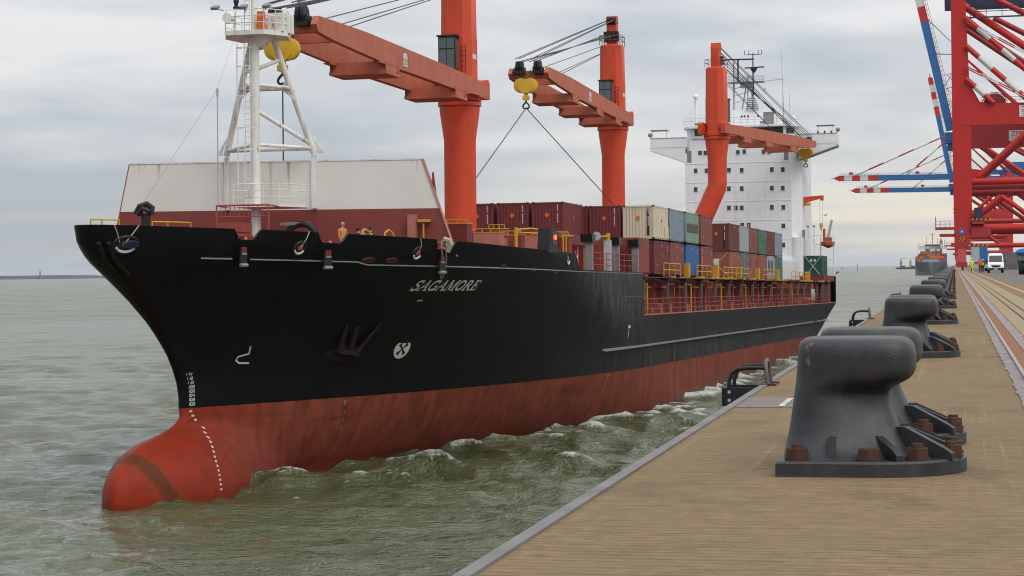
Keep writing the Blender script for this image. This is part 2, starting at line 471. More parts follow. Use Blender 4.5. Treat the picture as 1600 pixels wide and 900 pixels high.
bp = n.nodes.new('ShaderNodeBump'); bp.inputs['Strength'].default_value = .75; bp.inputs['Distance'].default_value = .36
n.links.new(rip, bp.inputs['Height']); n.links.new(bp.outputs[0], b.inputs['Normal'])
me.materials.append(m)
wo_ = bpy.data.objects.new('water', me); COL.objects.link(wo_); wo_['kind'] = 'structure'

# far shore on the left: low wooded bank, with a lighthouse
def distant(px, Z, z=WZ): return Vector(((px - 800) / FPX * Z, Z, z))
mb = MB(); r_ = random.Random(3)
rows = []
Zs = 7000.
for px in range(-120, 190, 2):
    h = 8.5 * (1 - max(0, (px - 80) / 110.) ** 1.3 * .75) + r_.uniform(-1.6, 2.2) * (1 if px < 150 else .4)
    p = distant(px, Zs)
    rows.append([(p.x, p.y - 40, WZ - 1), (p.x, p.y - 25, WZ + .6), (p.x, p.y + r_.uniform(-9, 9), WZ + 3 + h * .55), (p.x, p.y + 30, WZ + 3 + h), (p.x, p.y + 260, WZ + 3 + h), (p.x, p.y + 260, WZ - 1)])
mb.loft(rows)
land = struct('wooded_shore', mb, paint('far bank', (.05, .07, .08), .9, .4, 0, 0, sc=.02), sharp=10)  # bluish base colour carries part of the distance haze
# ------------------------------------------------------------------ quay
QA = math.atan(692 / FPX)
QM = Matrix.Rotation(-QA, 4, 'Z')              # local x = inland, local y = along the quay
def qm(lat, d, z=0., rz=0.): return QM @ T((lat, d, z)) @ Matrix.Rotation(rz, 4, 'Z')
EDGE = -1.87
m, n, b = newmat('brushed concrete')
t = n.nodes.new('ShaderNodeTexCoord').outputs['Object']
tx_, ty_, tz_ = xyz(n, t)
def groove(freq, wob, lo, hi):
    v = mth(n, 'ADD', mth(n, 'MULTIPLY', ty_, freq), mth(n, 'MULTIPLY', noise(n, mapping(n, t, (.35, freq * .3, 1), (freq, 0, 0)), 1.0, 3, .6), wob))
    d = mth(n, 'ABSOLUTE', mth(n, 'SUBTRACT', mth(n, 'FRACT', v), .5))
    return ramp(n, d, [(lo, 1.), (hi, 0.)])
big = noise(n, t, .55, 6, .65)
iso = noise(n, t, 9, 8, .75)
grn = noise(n, t, 70, 3, .7)
br = mth(n, 'MULTIPLY', groove(12., 1.6, .05, .20), ramp(n, noise(n, mapping(n, t, (4.5, 14, 1)), 1., 5, .7), [(.38, 0.), (.62, 1.)]))
br2 = mth(n, 'MULTIPLY', groove(5., 1.4, .03, .13), ramp(n, noise(n, mapping(n, t, (2.4, 7, 1), (4, 4, 0)), 1., 5, .7), [(.45, 0.), (.65, 1.)]))
c = mixc(n, ramp(n, iso, [(.30, 0.), (.70, 1.)]), (.168, .112, .054), (.312, .212, .109))
c = mixc(n, mth(n, 'MULTIPLY', ramp(n, grn, [(.40, 0.), (.66, 1.)]), .40), c, (.12, .085, .048))
c = mixc(n, mth(n, 'MULTIPLY', br, .66), c, (.080, .055, .028))
c = mixc(n, mth(n, 'MULTIPLY', br2, .66), c, (.070, .048, .026))
c = mixc(n, mth(n, 'MULTIPLY', ramp(n, big, [(.40, 0.), (.62, 1.)]), .5), c, (.165, .112, .058))
# tyre scuffs: bundles of thin pale lines that run on along the quay
tk = noise(n, mapping(n, t, (30, .10, 1), rot=(0, 0, R(-7))), 1.0, 2, .5)
tk = mth(n, 'MULTIPLY', ramp(n, tk, [(.56, 0.), (.66, 1.)]), mth(n, 'MULTIPLY', ramp(n, noise(n, t, .30, 2), [(.46, 0.), (.58, 1.)]), ramp(n, iso, [(.3, .3), (.6, 1.)])))
c = mixc(n, mth(n, 'MULTIPLY', tk, .42), c, (.34, .255, .155))
# dark and mossy stains, fine grit and small spots
stn = ramp(n, noise(n, mapping(n, t, (1, .7, 1), (4, 2, 0)), 1.4, 6, .65), [(.52, 0.), (.72, 1.)])
c = mixc(n, mth(n, 'MULTIPLY', stn, .6), c, (.075, .058, .026))
vor = n.nodes.new('ShaderNodeTexVoronoi'); vor.inputs['Scale'].default_value = 3.2; n.links.new(t, vor.inputs['Vector'])
sp_ = ramp(n, vor.outputs['Distance'], [(.034, 1.), (.05, 0.)])
c = mixc(n, mth(n, 'MULTIPLY', sp_, mth(n, 'MULTIPLY', ramp(n, noise(n, t, 2.), [(.52, 0.), (.56, 1.)]), .8)), c, (.04, .032, .024))
grit = noise(n, t, 95, 2, .6)
c = mixc(n, mth(n, 'MULTIPLY', grit, .28), c, (.12, .09, .06))
n.links.new(c, b.inputs['Base Color']); b.inputs['Roughness'].default_value = .85; b.inputs['Specular IOR Level'].default_value = .25
bp = n.nodes.new('ShaderNodeBump'); bp.inputs['Strength'].default_value = .7; bp.inputs['Distance'].default_value = .012
n.links.new(mth(n, 'SUBTRACT', mth(n, 'MULTIPLY', grit, .6), br), bp.inputs['Height']); n.links.new(bp.outputs[0], b.inputs['Normal'])
M['quay'] = m
M['coping'] = paint('coping concrete', (.195, .182, .178), .75, .7, 0, 0, sc=2.5, bump=.3)
M['asphalt'] = paint('asphalt', (.13, .12, .112), .85, .5, 0, 0, sc=.3, dark=(.075, .07, .068), bump=.2)
M['quaywall'] = paint('quay wall', (.16, .13, .10), .85, .5, .5, .2)
M['grout'] = paint('broken grout', (.36, .32, .31), .9, .75, 0, .3, sc=6, dark=(.13, .10, .09), bump=.8, rustcol=(.22, .10, .075))
M['railrust'] = paint('rail rust', (.22, .085, .032), .8, .4, 0, .2, sc=3)
M['railtop'] = paint('rail head', (.34, .27, .25), .35, .3, 0, .2, metal=.5)
M['ylwconc'] = paint('ochre concrete', (.29, .215, .120), .85, .35, 0, 0, sc=1.2)
M['slot'] = paint('dark slot', (.05, .036, .02), .9, .3, 0, 0)
M['pinkline'] = paint('faded pink line', (.46, .22, .16), .8, .7, 0, 0, sc=1.5, dark=(.27, .20, .14))
QL = 2400.
mb = MB(); mb.bb((EDGE + .093, -60, -13), (3.5, QL, 0))
struct('quay_apron', mb, M['quay'], QM)
mb = MB()
L0 = -60
while L0 < 900:                                # coping segments with narrow joints
    mb.prism([(EDGE, -13), (EDGE, -.03), (EDGE + .025, .012), (EDGE + .095, .014), (EDGE + .095, -13)], 'y', L0, L0 + 9.985); L0 += 10
mb.prism([(EDGE, -13), (EDGE, -.03), (EDGE + .025, .012), (EDGE + .095, .014), (EDGE + .095, -13)], 'y', L0, QL)
struct('quay_coping', mb, M['coping'], QM)
mb = MB(); mb.bb((3.5, -60, -13), (900, QL, -.006)); struct('asphalt_yard', mb, M['asphalt'], QM)
mb = MB(); mb.add([(1.06, -30, .004), (2.15, -30, .004), (2.15, 1500, .004), (1.06, 1500, .004)], [(0, 1, 2, 3)])
struct('ochre_strip', mb, M['ylwconc'], QM)
# crane rail: ragged grout beds, a rusty trough and the rail head
mb = MB(); ra, rb = [], []
yy = -10.
while yy < 700:
    ra.append(((.535 + random.uniform(-.02, .02)), yy)); rb.append((1.04 + random.uniform(-.03, .03), yy)); yy += .22 if yy < 80 else 3
vs = [(x, y, .008) for x, y in ra] + [(x, y, .008) for x, y in rb]; q = len(ra)
mb.add(vs, [(i, q + i, q + i + 1, i + 1) for i in range(q - 1)])
struct('rail_bed', mb, M['grout'], QM)
mb = MB(); mb.bb((.69, -10, -.1), (.88, 700, .0125)); struct('rail_trough', mb, M['railrust'], QM)
mb = MB(); mb.bb((.66, -10, -.1), (.70, 700, .030)); mb.bb((.875, -10, -.1), (.895, 700, .022)); struct('crane_rail', mb, M['railtop'], QM)
mb = MB()
for x in (1.36, 1.60): mb.bb((x, -10, -.1), (x + .045, 700, .0085))
struct('cable_slot', mb, M['slot'], QM)
mb = MB(); mb.bb((2.62, 40, -.1), (2.80, 600, .0045)); struct('painted_line', mb, M['pinkline'], QM)

# grey painted patch with block characters at the foot of the nearest bollards
pt_ = thing('painted_patch', 'grey painted patch with worn white block characters on concrete beside the nearest bollard', 'ground marking', qm(-1.42, 16.9))
mb = MB(); mb.add([(-.36, -.62, .004), (.62, -.62, .004), (.62, .62, .004), (-.36, .62, .004)], [(0, 1, 2, 3)])
mb.build('patch', paint('patch grey', (.175, .15, .135), .85, .3, 0, 0, sc=3), pt_)
mb = MB()
def strokes(mb, segs, ox, oy, w, h, th, z):
    for a, b_, c_, d in segs:
        p, q = Vector((ox + a * w, oy + b_ * h, z)), Vector((ox + c_ * w, oy + d * h, z))
        dd = (q - p).normalized(); s_ = Vector((-dd.y, dd.x, 0)) * th / 2; p = p - dd * th / 2; q = q + dd * th / 2
        mb.add([p - s_, q - s_, q + s_, p + s_], [(0, 1, 2, 3)])
SEG = {'A': (0, 1, 1, 1), 'B': (1, .5, 1, 1), 'C': (1, 0, 1, .5), 'D': (0, 0, 1, 0), 'E': (0, 0, 0, .5), 'F': (0, .5, 0, 1), 'G': (0, .5, 1, .5)}
DIG = {'0': 'ABCDEF', '1': 'BC', '2': 'ABGED', '3': 'ABGCD', '4': 'FGBC', '5': 'AFGCD', '6': 'AFGECD', '7': 'ABC', '8': 'ABCDEFG', '9': 'ABCDFG'}
for i, k in enumerate('15'):
    strokes(mb, [SEG[s] for s in DIG[k]], -.16 + i * .27, -.5, .18, .95, .05, .0085)
mb.build('block_character', paint('patch white', (.55, .50, .42), .85, .4, 0, 0, sc=6), pt_)

# ------------------------------------------------------------------ bollards
m, n, b = newmat('cast iron paint')
t = n.nodes.new('ShaderNodeTexCoord').outputs['Object']
geo = n.nodes.new('ShaderNodeNewGeometry')
oi = n.nodes.new('ShaderNodeObjectInfo')
tv = n.nodes.new('ShaderNodeVectorMath'); tv.operation = 'ADD'; n.links.new(t, tv.inputs[0])
cx = n.nodes.new('ShaderNodeCombineXYZ'); n.links.new(mth(n, 'MULTIPLY', oi.outputs['Random'], 37.), cx.inputs[0]); n.links.new(cx.outputs[0], tv.inputs[1])
tv = tv.outputs[0]
c = mixc(n, ramp(n, noise(n, tv, 3.5, 6, .62), [(.38, 0.), (.68, 1.)]), (.014, .015, .0175), (.031, .032, .036))
st = ramp(n, noise(n, mapping(n, tv, (14, 14, 1.2)), 1.0, 3), [(.55, 0.), (.72, 1.)])
c = mixc(n, mth(n, 'MULTIPLY', st, .35), c, (.055, .052, .052))
sc_ = ramp(n, noise(n, mapping(n, tv, (3.2, 3.2, 2.2), (5, 3, 1)), 1.5, 4, .55), [(.70, 0.), (.715, 1.)])
c = mixc(n, mth(n, 'MULTIPLY', sc_, .75), c, (.21, .10, .10))
ed = ramp(n, geo.outputs['Pointiness'], [(.52, 0.), (.60, 1.)])
rs = ramp(n, noise(n, tv, 7, 5, .65), [(.60, 0.), (.70, 1.)])
c = mixc(n, mth(n, 'MULTIPLY', rs, .30), c, (.11, .055, .03))
dust = ramp(n, noise(n, tv, 60, 2), [(.60, 0.), (.75, 1.)])
c = mixc(n, mth(n, 'MULTIPLY', dust, .10), c, (.22, .21, .20))
n.links.new(c, b.inputs['Base Color']); b.inputs['Roughness'].default_value = .48; b.inputs['Specular IOR Level'].default_value = .45
bp = n.nodes.new('ShaderNodeBump'); bp.inputs['Strength'].default_value = .35; bp.inputs['Distance'].default_value = .008
n.links.new(noise(n, t, 75, 3, .6), bp.inputs['Height']); n.links.new(bp.outputs[0], b.inputs['Normal'])
M['iron'] = m
def ring(z, u0, u1, vl, vr, n_=32, e=3.8):
    out = []
    for k in range(n_):
        a = 2 * math.pi * k / n_
        ca, sa = math.cos(a), math.sin(a)
        u = abs(ca) ** (2 / e) * (1 if ca > 0 else -1); v = abs(sa) ** (2 / e) * (1 if sa > 0 else -1)
        s_ = (u + 1) / 2
        out.append(((u0 + (u1 - u0) * s_), v * (vl + (vr - vl) * (lambda q_: q_ * q_ * (3 - 2 * q_))(min(max((s_ - .30) / .55, 0), 1))), z))
    return out
def smooth_rings(keys, per=3):
    keys = np.array(keys); out = []
    for i in range(len(keys) - 1):
        p0, p1, p2, p3 = keys[max(i - 1, 0)], keys[i], keys[i + 1], keys[min(i + 2, len(keys) - 1)]
        for j in range(per):
            t_ = j / per
            q_ = .5 * ((2 * p1) + (-p0 + p2) * t_ + (2 * p0 - 5 * p1 + 4 * p2 - p3) * t_ ** 2 + (-p0 + 3 * p1 - 3 * p2 + p3) * t_ ** 3)
            out.append(q_ if j else p1)
    out.append(keys[-1]); return out
KEYS = [(.080, .012, .76, .45, .36), (.12, .018, .715, .39, .31), (.19, .034, .672, .345, .255), (.28, .050, .640, .318, .205), (.36, .062, .606, .305, .172),
        (.425, .071, .598, .298, .142), (.462, .076, .616, .296, .175), (.490, .080, .664, .296, .228), (.518, .083, .715, .296, .272), (.56, .087, .744, .296, .292),
        (.61, .091, .749, .296, .296), (.665, .094, .746, .294, .294), (.708, .102, .732, .284, .282), (.733, .118, .708, .262, .258), (.746, .145, .675, .225, .22), (.750, .20, .61, .13, .12), (.751, .27, .54, .05, .04)]
rings = [ring(*k) for k in smooth_rings(KEYS)]
mb = MB(); mb.loft(rings)
body_me = mb.mesh('bollard_body', M['iron'], 75)
# D-shaped base plate with a small top bevel
def plate(off):
    pts = [(off, -.50 + off), (.52, -.50 + off)]
    for k in range(1, 16): a = -math.pi / 2 + math.pi * k / 16; pts.append((.52 + (.50 - off) * math.cos(a), (.50 - off) * math.sin(a)))
    pts += [(.52, .50 - off), (off, .50 - off)]
    return pts
mb = MB(); mb.loft([[(u, v, z) for u, v in plate(o)] for o, z in ((.0, 0), (.0, .072), (.012, .084))])
base_me = mb.mesh('bollard_base', M['iron'])
BOLTS = [(.11, -.40), (.50, -.41), (.76, -.335), (.935, -.13), (.935, .13), (.76, .335), (.50, .41), (.11, .40)]
RIBA = [(.30, -.40, .04, .16), (.62, -.36, .05, .13), (.86, -.22, .05, .17), (.88, .0, .05, .16), (.86, .22, .05, .17), (.62, .36, .05, .13), (.30, .40, .04, .16)]
def rib_mesh(x, y, th, h):
    mb = MB(); c_ = Vector((.42, 0, 0)) if abs(x - .30) > .01 else Vector((.29, 0, 0)); d = (Vector((x, y, 0)) - c_); L = d.length; d.normalize(); s_ = Vector((-d.y, d.x, 0)) * .021
    prof = [(L * .42, .08), (L + .10, .08), (L + .10, .115), (L + .06, .14), (L * .62, .08 + h), (L * .42, .08 + h)]
    if abs(x - .30) < .01: prof = [(L * .5, .08), (L + .02, .08), (L, .20), (L * .5, .22)]
    vs = [c_ + d * r_ + s_ + Vector((0, 0, z)) for r_, z in prof] + [c_ + d * r_ - s_ + Vector((0, 0, z)) for r_, z in prof]
    k = len(prof)
    mb.add(vs, [tuple(range(k)), tuple(range(2 * k - 1, k - 1, -1))] + [(i, k + i, k + (i + 1) % k, (i + 1) % k) for i in range(k)])
    return mb.mesh('bollard_rib', M['iron'])
rib_mes = [rib_mesh(*r_) for r_ in RIBA]
def bolt_mesh(x, y, rot, h):
    mb = MB(); mb.cyl((x, y, .084), (x, y, .098), .068, n=14)
    mb.cyl((x, y, .098), (x, y, .098 + .052), .066, .062, n=6)
    mb.cyl((x, y, .148), (x, y, .148 + h * .8), .036, .032, n=10)
    return mb.mesh('bolt', M['rust'])
bolt_mes = [bolt_mesh(x, y, i * .4, (.030, .004, .034, .028, .03, .03, .02, .03)[i]) for i, (x, y) in enumerate(BOLTS)]
mb = MB()
for x, y in BOLTS: mb.cyl((x, y, .084), (x, y, .155), .058, n=6); mb.cyl((x, y, .155), (x, y, .185), .034, n=6)
boltsfar_me = mb.mesh('bolt_cluster', M['rust'])
NUM = ['nearest', 'second', 'third', 'fourth', 'fifth', 'sixth', 'seventh', 'eighth', 'ninth', 'tenth', 'eleventh', 'twelfth', 'thirteenth', 'fourteenth']
protos = {}
bi = 0
for pr in range(30):
    for k in range(2):
        d = 11.44 + pr * 14.05 + k * 1.72
        if pr < len(NUM):
            lab = 'black iron mooring bollard with rusty bolts, %s one of the %s pair' % (('front', 'rear')[k], NUM[pr])
        else:
            lab = 'tiny far black bollard in the distant run of the quay edge row'
        lat = -.965 + random.uniform(-.012, .012)
        rz = random.uniform(-.02, .02)
        mw = qm(lat, d, 0, rz)
        lod = 'near' if pr < 5 else 'far'
        if lod in protos:
            copy_thing(protos[lod], mw, lab)
            continue
        t_ = thing('mooring_bollard', lab, 'bollard', mw, 'mooring bollards along the quay edge')
        protos[lod] = t_
        put('casting', body_me, t_); put('base_plate', base_me, t_)
        if lod == 'near':
            for r_ in rib_mes: put('rib', r_, t_)
            for b_ in bolt_mes: put('bolt', b_, t_)
        else:
            put('bolt_cluster', boltsfar_me, t_)['kind'] = 'stuff'

# ladder hand loops at the edge
def ladder(lat, d, lab, detail=True):
    t_ = thing('ladder_handrail', lab, 'ladder rail', qm(lat, d) @ Matrix.Scale(.8, 4), 'ladder rails at the quay edge')
    def loop(x, w, h, y0, r_):
        pts = [(x, y0, 0)] + [(x, y0 + w / 2 - w / 2 * math.cos(a), h - w / 2 + w / 2 * math.sin(a)) for a in np.linspace(0, math.pi, 9)] + [(x, y0 + w, 0)]
        return pts
    # landward hoop
    mb = MB(); mb.tube([(.12, -.1, 0), (.10, -.1, .16), (.09, -.04, .26), (.09, .06, .30), (.09, .18, .30), (.09, .28, .26), (.10, .34, .16), (.12, .34, 0)], .026, 8)
    h = mb.build('hoop', M['post'], t_)
    for y in (-.1, .34): mb = MB(); mb.box((.12, y, .018), (.2, .14, .014)); mb.build('foot_plate', M['rust'], t_)
    # pair of rails that swing out over the ladder head
    for y in (-.18, .42):
        mb = MB(); mb.tube([(.09, y, .22), (-.12, y, .22), (-.24, y, .205), (-.31, y, .15), (-.34, y, .06), (-.35, y, -.12)], .024, 8)
        mb.build('guard_rail', M['black'], t_)
        mb = MB(); mb.bb((-.42, y - .02, -.24), (-.01, y + .02, -.02)); mb.build('bracket', M['black'], t_)
    mb = MB(); mb.bb((-.43, -.2, -.24), (-.40, .44, -.03)); mb.build('cross_plate', M['black'], t_)
    mb = MB()
    for z in (-.07, -.17): mb.cyl((-.34, -.205, z), (-.34, -.175, z), .02, n=8)
    mb.build('bolt_head', M['lgrey'], t_)
    return t_
lad = ladder(EDGE, 19.4, 'black and grey tubular ladder rail at the quay edge left of the nearest bollard')
copy_thing(lad, qm(EDGE, 43.2) @ Matrix.Scale(.8, 4), 'black tubular ladder rail at the quay edge beside the bollard pair further back')
copy_thing(lad, qm(EDGE, 68.5) @ Matrix.Scale(.8, 4), 'small far ladder rail at the quay edge, left of the fifth bollard pair')
# ------------------------------------------------------------------ the ship
ship = thing('cargo_ship', 'large black and red cargo ship with orange deck cranes and a white deckhouse', 'ship', SHIP)
m, n, b = newmat('hull paint')
t = n.nodes.new('ShaderNodeTexCoord').outputs['Object']
ox, oy, oz = xyz(n, t)
wig = mth(n, 'MULTIPLY', mth(n, 'SUBTRACT', noise(n, t, .8, 3), .5), .05)
stv = noise(n, mapping(n, t, (1.5, 1.5, .07)), 1.0, 5, .62)
stf = noise(n, mapping(n, t, (4.5, 4.5, .10)), 1.0, 4, .6)
blot = noise(n, mapping(n, t, (.25, .25, .5)), 1.0, 5, .6)
# black topsides: a faded scuffed parallel body aft, clean black at the bow
aft = ramp(n, mth(n, 'MULTIPLY_ADD', ox, -1 / 60., .55), [(.02, 0.), (.45, .75), (1., 1.)])
low = ramp(n, mth(n, 'MULTIPLY_ADD', oz, .1, 0.), [(.42, 1.), (.62, .15)])
blk = mixc(n, mth(n, 'MULTIPLY', ramp(n, stv, [(.35, 0.), (.7, 1.)]), mth(n, 'MULTIPLY', aft, mth(n, 'MULTIPLY_ADD', low, .85, .15))), (.0048, .0054, .0062), (.080, .082, .078))
blk = mixc(n, mth(n, 'MULTIPLY', ramp(n, blot, [(.4, 0.), (.75, 1.)]), .30), blk, (.016, .018, .017))
fb = ramp(n, ox, [(.0, 0.), (1., 1.)])
scuffx = mth(n, 'SUBTRACT', 1., mth(n, 'ABSOLUTE', mth(n, 'MULTIPLY_ADD', mth(n, 'MULTIPLY_ADD', oz, -1.5, ox), 1 / 13., -.10)), None, True)
scuff = mth(n, 'MULTIPLY', mth(n, 'MULTIPLY', scuffx, ramp(n, noise(n, mapping(n, t, (1.2, 1.2, .5), rot=(0, R(35), 0)), 1.0, 5, .65), [(.42, 0.), (.7, 1.)])), ramp(n, mth(n, 'MULTIPLY', oz, .1), [(.45, 0.), (.8, 1.)]))
blk = mixc(n, mth(n, 'MULTIPLY', scuff, .6), blk, (.15, .155, .135))
# red boot topping
fresh = ramp(n, mth(n, 'ADD', mth(n, 'MULTIPLY_ADD', ox, 1 / 12., -4.45), mth(n, 'MULTIPLY', blot, .5)), [(.15, 0.), (.85, 1.)])
red = mixc(n, fresh, (.275, .066, .040), (.275, .026, .008))
red = mixc(n, mth(n, 'MULTIPLY', ramp(n, stv, [(.42, 0.), (.62, 1.)]), mth(n, 'MULTIPLY_ADD', fresh, -.4, .62)), red, (.105, .030, .020))
band = ramp(n, mth(n, 'MULTIPLY_ADD', oz, .25, .1), [(.1, 1.), (.35, .35), (.55, 0.), (1., 0.)])
red = mixc(n, mth(n, 'MULTIPLY', mth(n, 'MULTIPLY', band, mth(n, 'SUBTRACT', 1., fresh)), .55), red, (.15, .016, .010))
drk = ramp(n, noise(n, mapping(n, t, (.16, .16, 1.5)), 1.0, 6, .65), [(.55, 0.), (.68, 1.)])
red = mixc(n, mth(n, 'MULTIPLY', drk, mth(n, 'MULTIPLY_ADD', fresh, -.35, .45)), red, (.040, .022, .016))
rus = ramp(n, stf, [(.60, 0.), (.70, 1.)])
red = mixc(n, mth(n, 'MULTIPLY', rus, mth(n, 'MULTIPLY_ADD', blot, .9, -.1, True)), red, (.17, .062, .020))
# frayed slime line aft, and weed at the water
sl = mth(n, 'GREATER_THAN', mth(n, 'MULTIPLY_ADD', stf, 2.4, -.55), mth(n, 'ADD', oz, mth(n, 'MULTIPLY', ox, .0135)))
red = mixc(n, mth(n, 'MULTIPLY', sl, ramp(n, mth(n, 'MULTIPLY_ADD', ox, -1 / 40., .2), [(0., 0.), (.6, .75)])), red, (.115, .095, .088))
wl = ramp(n, mth(n, 'MULTIPLY_ADD', mth(n, 'ADD', oz, mth(n, 'MULTIPLY', ox, .0124)), 1.2, .1), [(.1, 1.), (.7, 0.)])
red = mixc(n, mth(n, 'MULTIPLY', wl, mth(n, 'MULTIPLY_ADD', stv, .8, .0)), red, (.12, .010, .008))
# anchor chain scars that run down and back round the bulb
sc1 = mth(n, 'ABSOLUTE', mth(n, 'SUBTRACT', mth(n, 'ADD', ox, mth(n, 'MULTIPLY', mth(n, 'POWER', mth(n, 'MAXIMUM', mth(n, 'SUBTRACT', 1.7, oz), 0.), 1.3), .35)), 65.25))
scw = mth(n, 'SUBTRACT', sc1, mth(n, 'MULTIPLY', noise(n, t, 3.5, 4), .55))
scm = mth(n, 'MULTIPLY', ramp(n, scw, [(.05, 1.), (.30, 0.)]), mth(n, 'GREATER_THAN', ox, 62.))
red = mixc(n, mth(n, 'MULTIPLY', scm, ramp(n, noise(n, mapping(n, t, (3, 3, 1.2)), 2.2, 4, .6), [(.3, .6), (.6, 1.)])), red, (.018, .012, .009))
og = mth(n, 'MULTIPLY', ramp(n, scw, [(.0, 1.), (.7, 0.)]), mth(n, 'GREATER_THAN', ox, 62.))
red = mixc(n, mth(n, 'MULTIPLY', og, .35), red, (.22, .065, .015))
red = mixc(n, mth(n, 'MULTIPLY', ramp(n, noise(n, mapping(n, t, (.9, .9, .7)), 1.3, 7, .7), [(.42, 0.), (.68, 1.)]), .45), red, (.115, .022, .012))
isb = mth(n, 'GREATER_THAN', mth(n, 'ADD', oz, wig), 3.36)
c = mixc(n, isb, red, blk)
# plate seams
for per, ax_ in ((7.8, ox), (2.3, oz)):
    fr = mth(n, 'ABSOLUTE', mth(n, 'SUBTRACT', mth(n, 'FRACT', mth(n, 'MULTIPLY', ax_, 1 / per)), .5))
    c = mixc(n, mth(n, 'MULTIPLY', mth(n, 'GREATER_THAN', fr, .5 - .02 / per), .22), c, (.03, .022, .02))
n.links.new(c, b.inputs['Base Color'])
n.links.new(mth(n, 'MULTIPLY_ADD', isb, -.12, .56), b.inputs['Roughness'])
b.inputs['Specular IOR Level'].default_value = .14
bp = n.nodes.new('ShaderNodeBump'); bp.inputs['Strength'].default_value = .25; bp.inputs['Distance'].default_value = .06
n.links.new(noise(n, mapping(n, t, (.45, .45, .6)), 1.0, 3), bp.inputs['Height']); n.links.new(bp.outputs[0], b.inputs['Normal'])
M['hull'] = m

zl = [-3.2, -1.6, -.9, -.5, -.1, .3, .7, 1.0, 1.3, 1.55, 1.8, 2.0, 2.2, 2.4, 2.65, 2.95, 3.36, 3.9, 4.6, 5.3, 6.0, 6.6, 7.15]
topf = [.12, .3, .5, .7, .85, 1.0]
xa = [-139, -136, -133, -130, -128.5, -127.05, -127, -126, -125.9, -122, -118, -115] + list(range(-112, 6, 3)) + [6.6, 6.66, 9, 12, 15, 18, 21, 24, 26.6, 27, 27.4, 27.8, 30] + list(np.arange(32, 46.5, 1.2)) + list(np.arange(46.8, 49.2, .15))
xa = sorted(set(round(float(v), 3) for v in xa)); X1 = xa[-1]
NB = 110
gb = [1 - (1 - (i + 1) / NB) ** 1.5 for i in range(NB)]
ncol = len(xa) + NB
grid = []
def xcol(i, z): return xa[i] if i < len(xa) else X1 + (xs(z) - X1) * gb[i - len(xa)]
for z in zl: grid.append([(xcol(i, z), z) for i in range(ncol)])
for f_ in topf:
    row = []
    for i in range(ncol):
        z = 9.
        for _ in range(4):
            x = xcol(i, z); z = 7.15 + f_ * (zt(min(x, 70.3)) - 7.15)
        row.append((xcol(i, z), z))
    grid.append(row)
mb = MB()
vs, rows = [], len(grid)
for sgn in (1, -1):
    for row in grid:
        for x, z in row: vs.append((x, sgn * (hb(x, z) if x < xs(z) - 1e-4 else 0.0), z))
fs = []
for s_ in (0, 1):
    o = s_ * rows * ncol
    for j in range(rows - 1):
        for i in range(ncol - 1):
            q_ = (o + j * ncol + i, o + (j + 1) * ncol + i, o + (j + 1) * ncol + i + 1, o + j * ncol + i + 1)
            fs.append(q_ if s_ else q_[::-1])
for j in range(rows - 1):                       # transom
    a, b_ = j * ncol, rows * ncol + j * ncol
    fs.append((a, b_, b_ + ncol, a + ncol))
mb.add(vs, fs)
hull = mb.build('hull', [M['hull'], M['pink']], ship, sharp=50)
bmx = __import__('bmesh').new(); bmx.from_mesh(hull.data)
__import__('bmesh').ops.remove_doubles(bmx, verts=bmx.verts, dist=.002)
__import__('bmesh').ops.recalc_face_normals(bmx, faces=bmx.faces)
bmx.to_mesh(hull.data); bmx.free()
for side in (1, -1):                            # inner face and rail of the bulwark
    mb = MB(); xx = [x for x in xa if x > 6.7] + [X1 + (67.6 - X1) * g_ for g_ in gb]
    xx = sorted(xx); k = len(xx); vs = []
    for x in xx:
        z1 = zt(x)
        for z, off in ((10.34, .10), (z1, .10), (z1 + .015, .10), (z1 + .015, -.02), (z1 - .01, -.02)):
            vs.append((x, side * max(hb(x, z) - off, .02), z))
    fs_ = []
    for i in range(k - 1):
        for q_ in range(4): fs_.append((i * 5 + q_, i * 5 + q_ + 1, (i + 1) * 5 + q_ + 1, (i + 1) * 5 + q_))
    mb.add(vs, fs_); mb.mi = [0 if (f_ % 4) == 0 else 1 for f_ in range(len(fs_))]
    mb.build('bulwark_lining', [M['pink'], M['black']], ship, sharp=30)

def deckpart(name, z, x0, x1, mat, inset=.12, step=2.):
    mb = MB(); xx = np.arange(x0, x1 + .01, step)
    L = [(x, max(.02, hb(x, z) - inset)) for x in xx]
    vs = [(x, b_, z) for x, b_ in L] + [(x, -b_, z) for x, b_ in L]; k = len(L)
    mb.add(vs, [(i, i + 1, k + i + 1, k + i) for i in range(k - 1)])
    return mb.build(name, mat, ship)
deckpart('forecastle_deck', 10.35, 6.7, 67.2, M['maroon'], step=.7)
deckpart('main_deck', 7.16, -138.5, 6.6, M['maroon'], .11)
mb = MB(); mb.bb((6.58, -12.35, 7.2), (6.70, 12.35, 10.33)); mb.build('forecastle_bulkhead', M['black'], ship)

# strakes and rubbing strips
def strip(name, x0, x1, z0, z1, w, pr, mat, step=.6):
    mb = MB(); nst = max(2, int(abs(x1 - x0) / step)); rings = []
    for i in range(nst + 1):
        x = x0 + (x1 - x0) * i / nst; z = z0 + (z1 - z0) * i / nst
        p = hullpt(x, z); nn_ = hulln(x, z); up_ = Vector((0, 0, 1))
        rings.append([p + nn_ * -.02 - up_ * w / 2, p + nn_ * pr - up_ * w / 2, p + nn_ * pr + up_ * w / 2, p - nn_ * .02 + up_ * w / 2])
    mb.loft(rings); return mb.build(name, mat, ship)
strip('knuckle_strake', 63.4, 61.7, 10.66, 10.645, .04, .03, M['greypost'])
strip('knuckle_strake', 60.7, 54.0, 10.63, 10.55, .04, .03, M['greypost'])
strip('knuckle_strake', 54.0, 53.2, 10.55, 10.42, .06, .04, M['mgrey'])
strip('knuckle_strake', 53.2, 28, 10.42, 10.24, .05, .04, M['mgrey'])
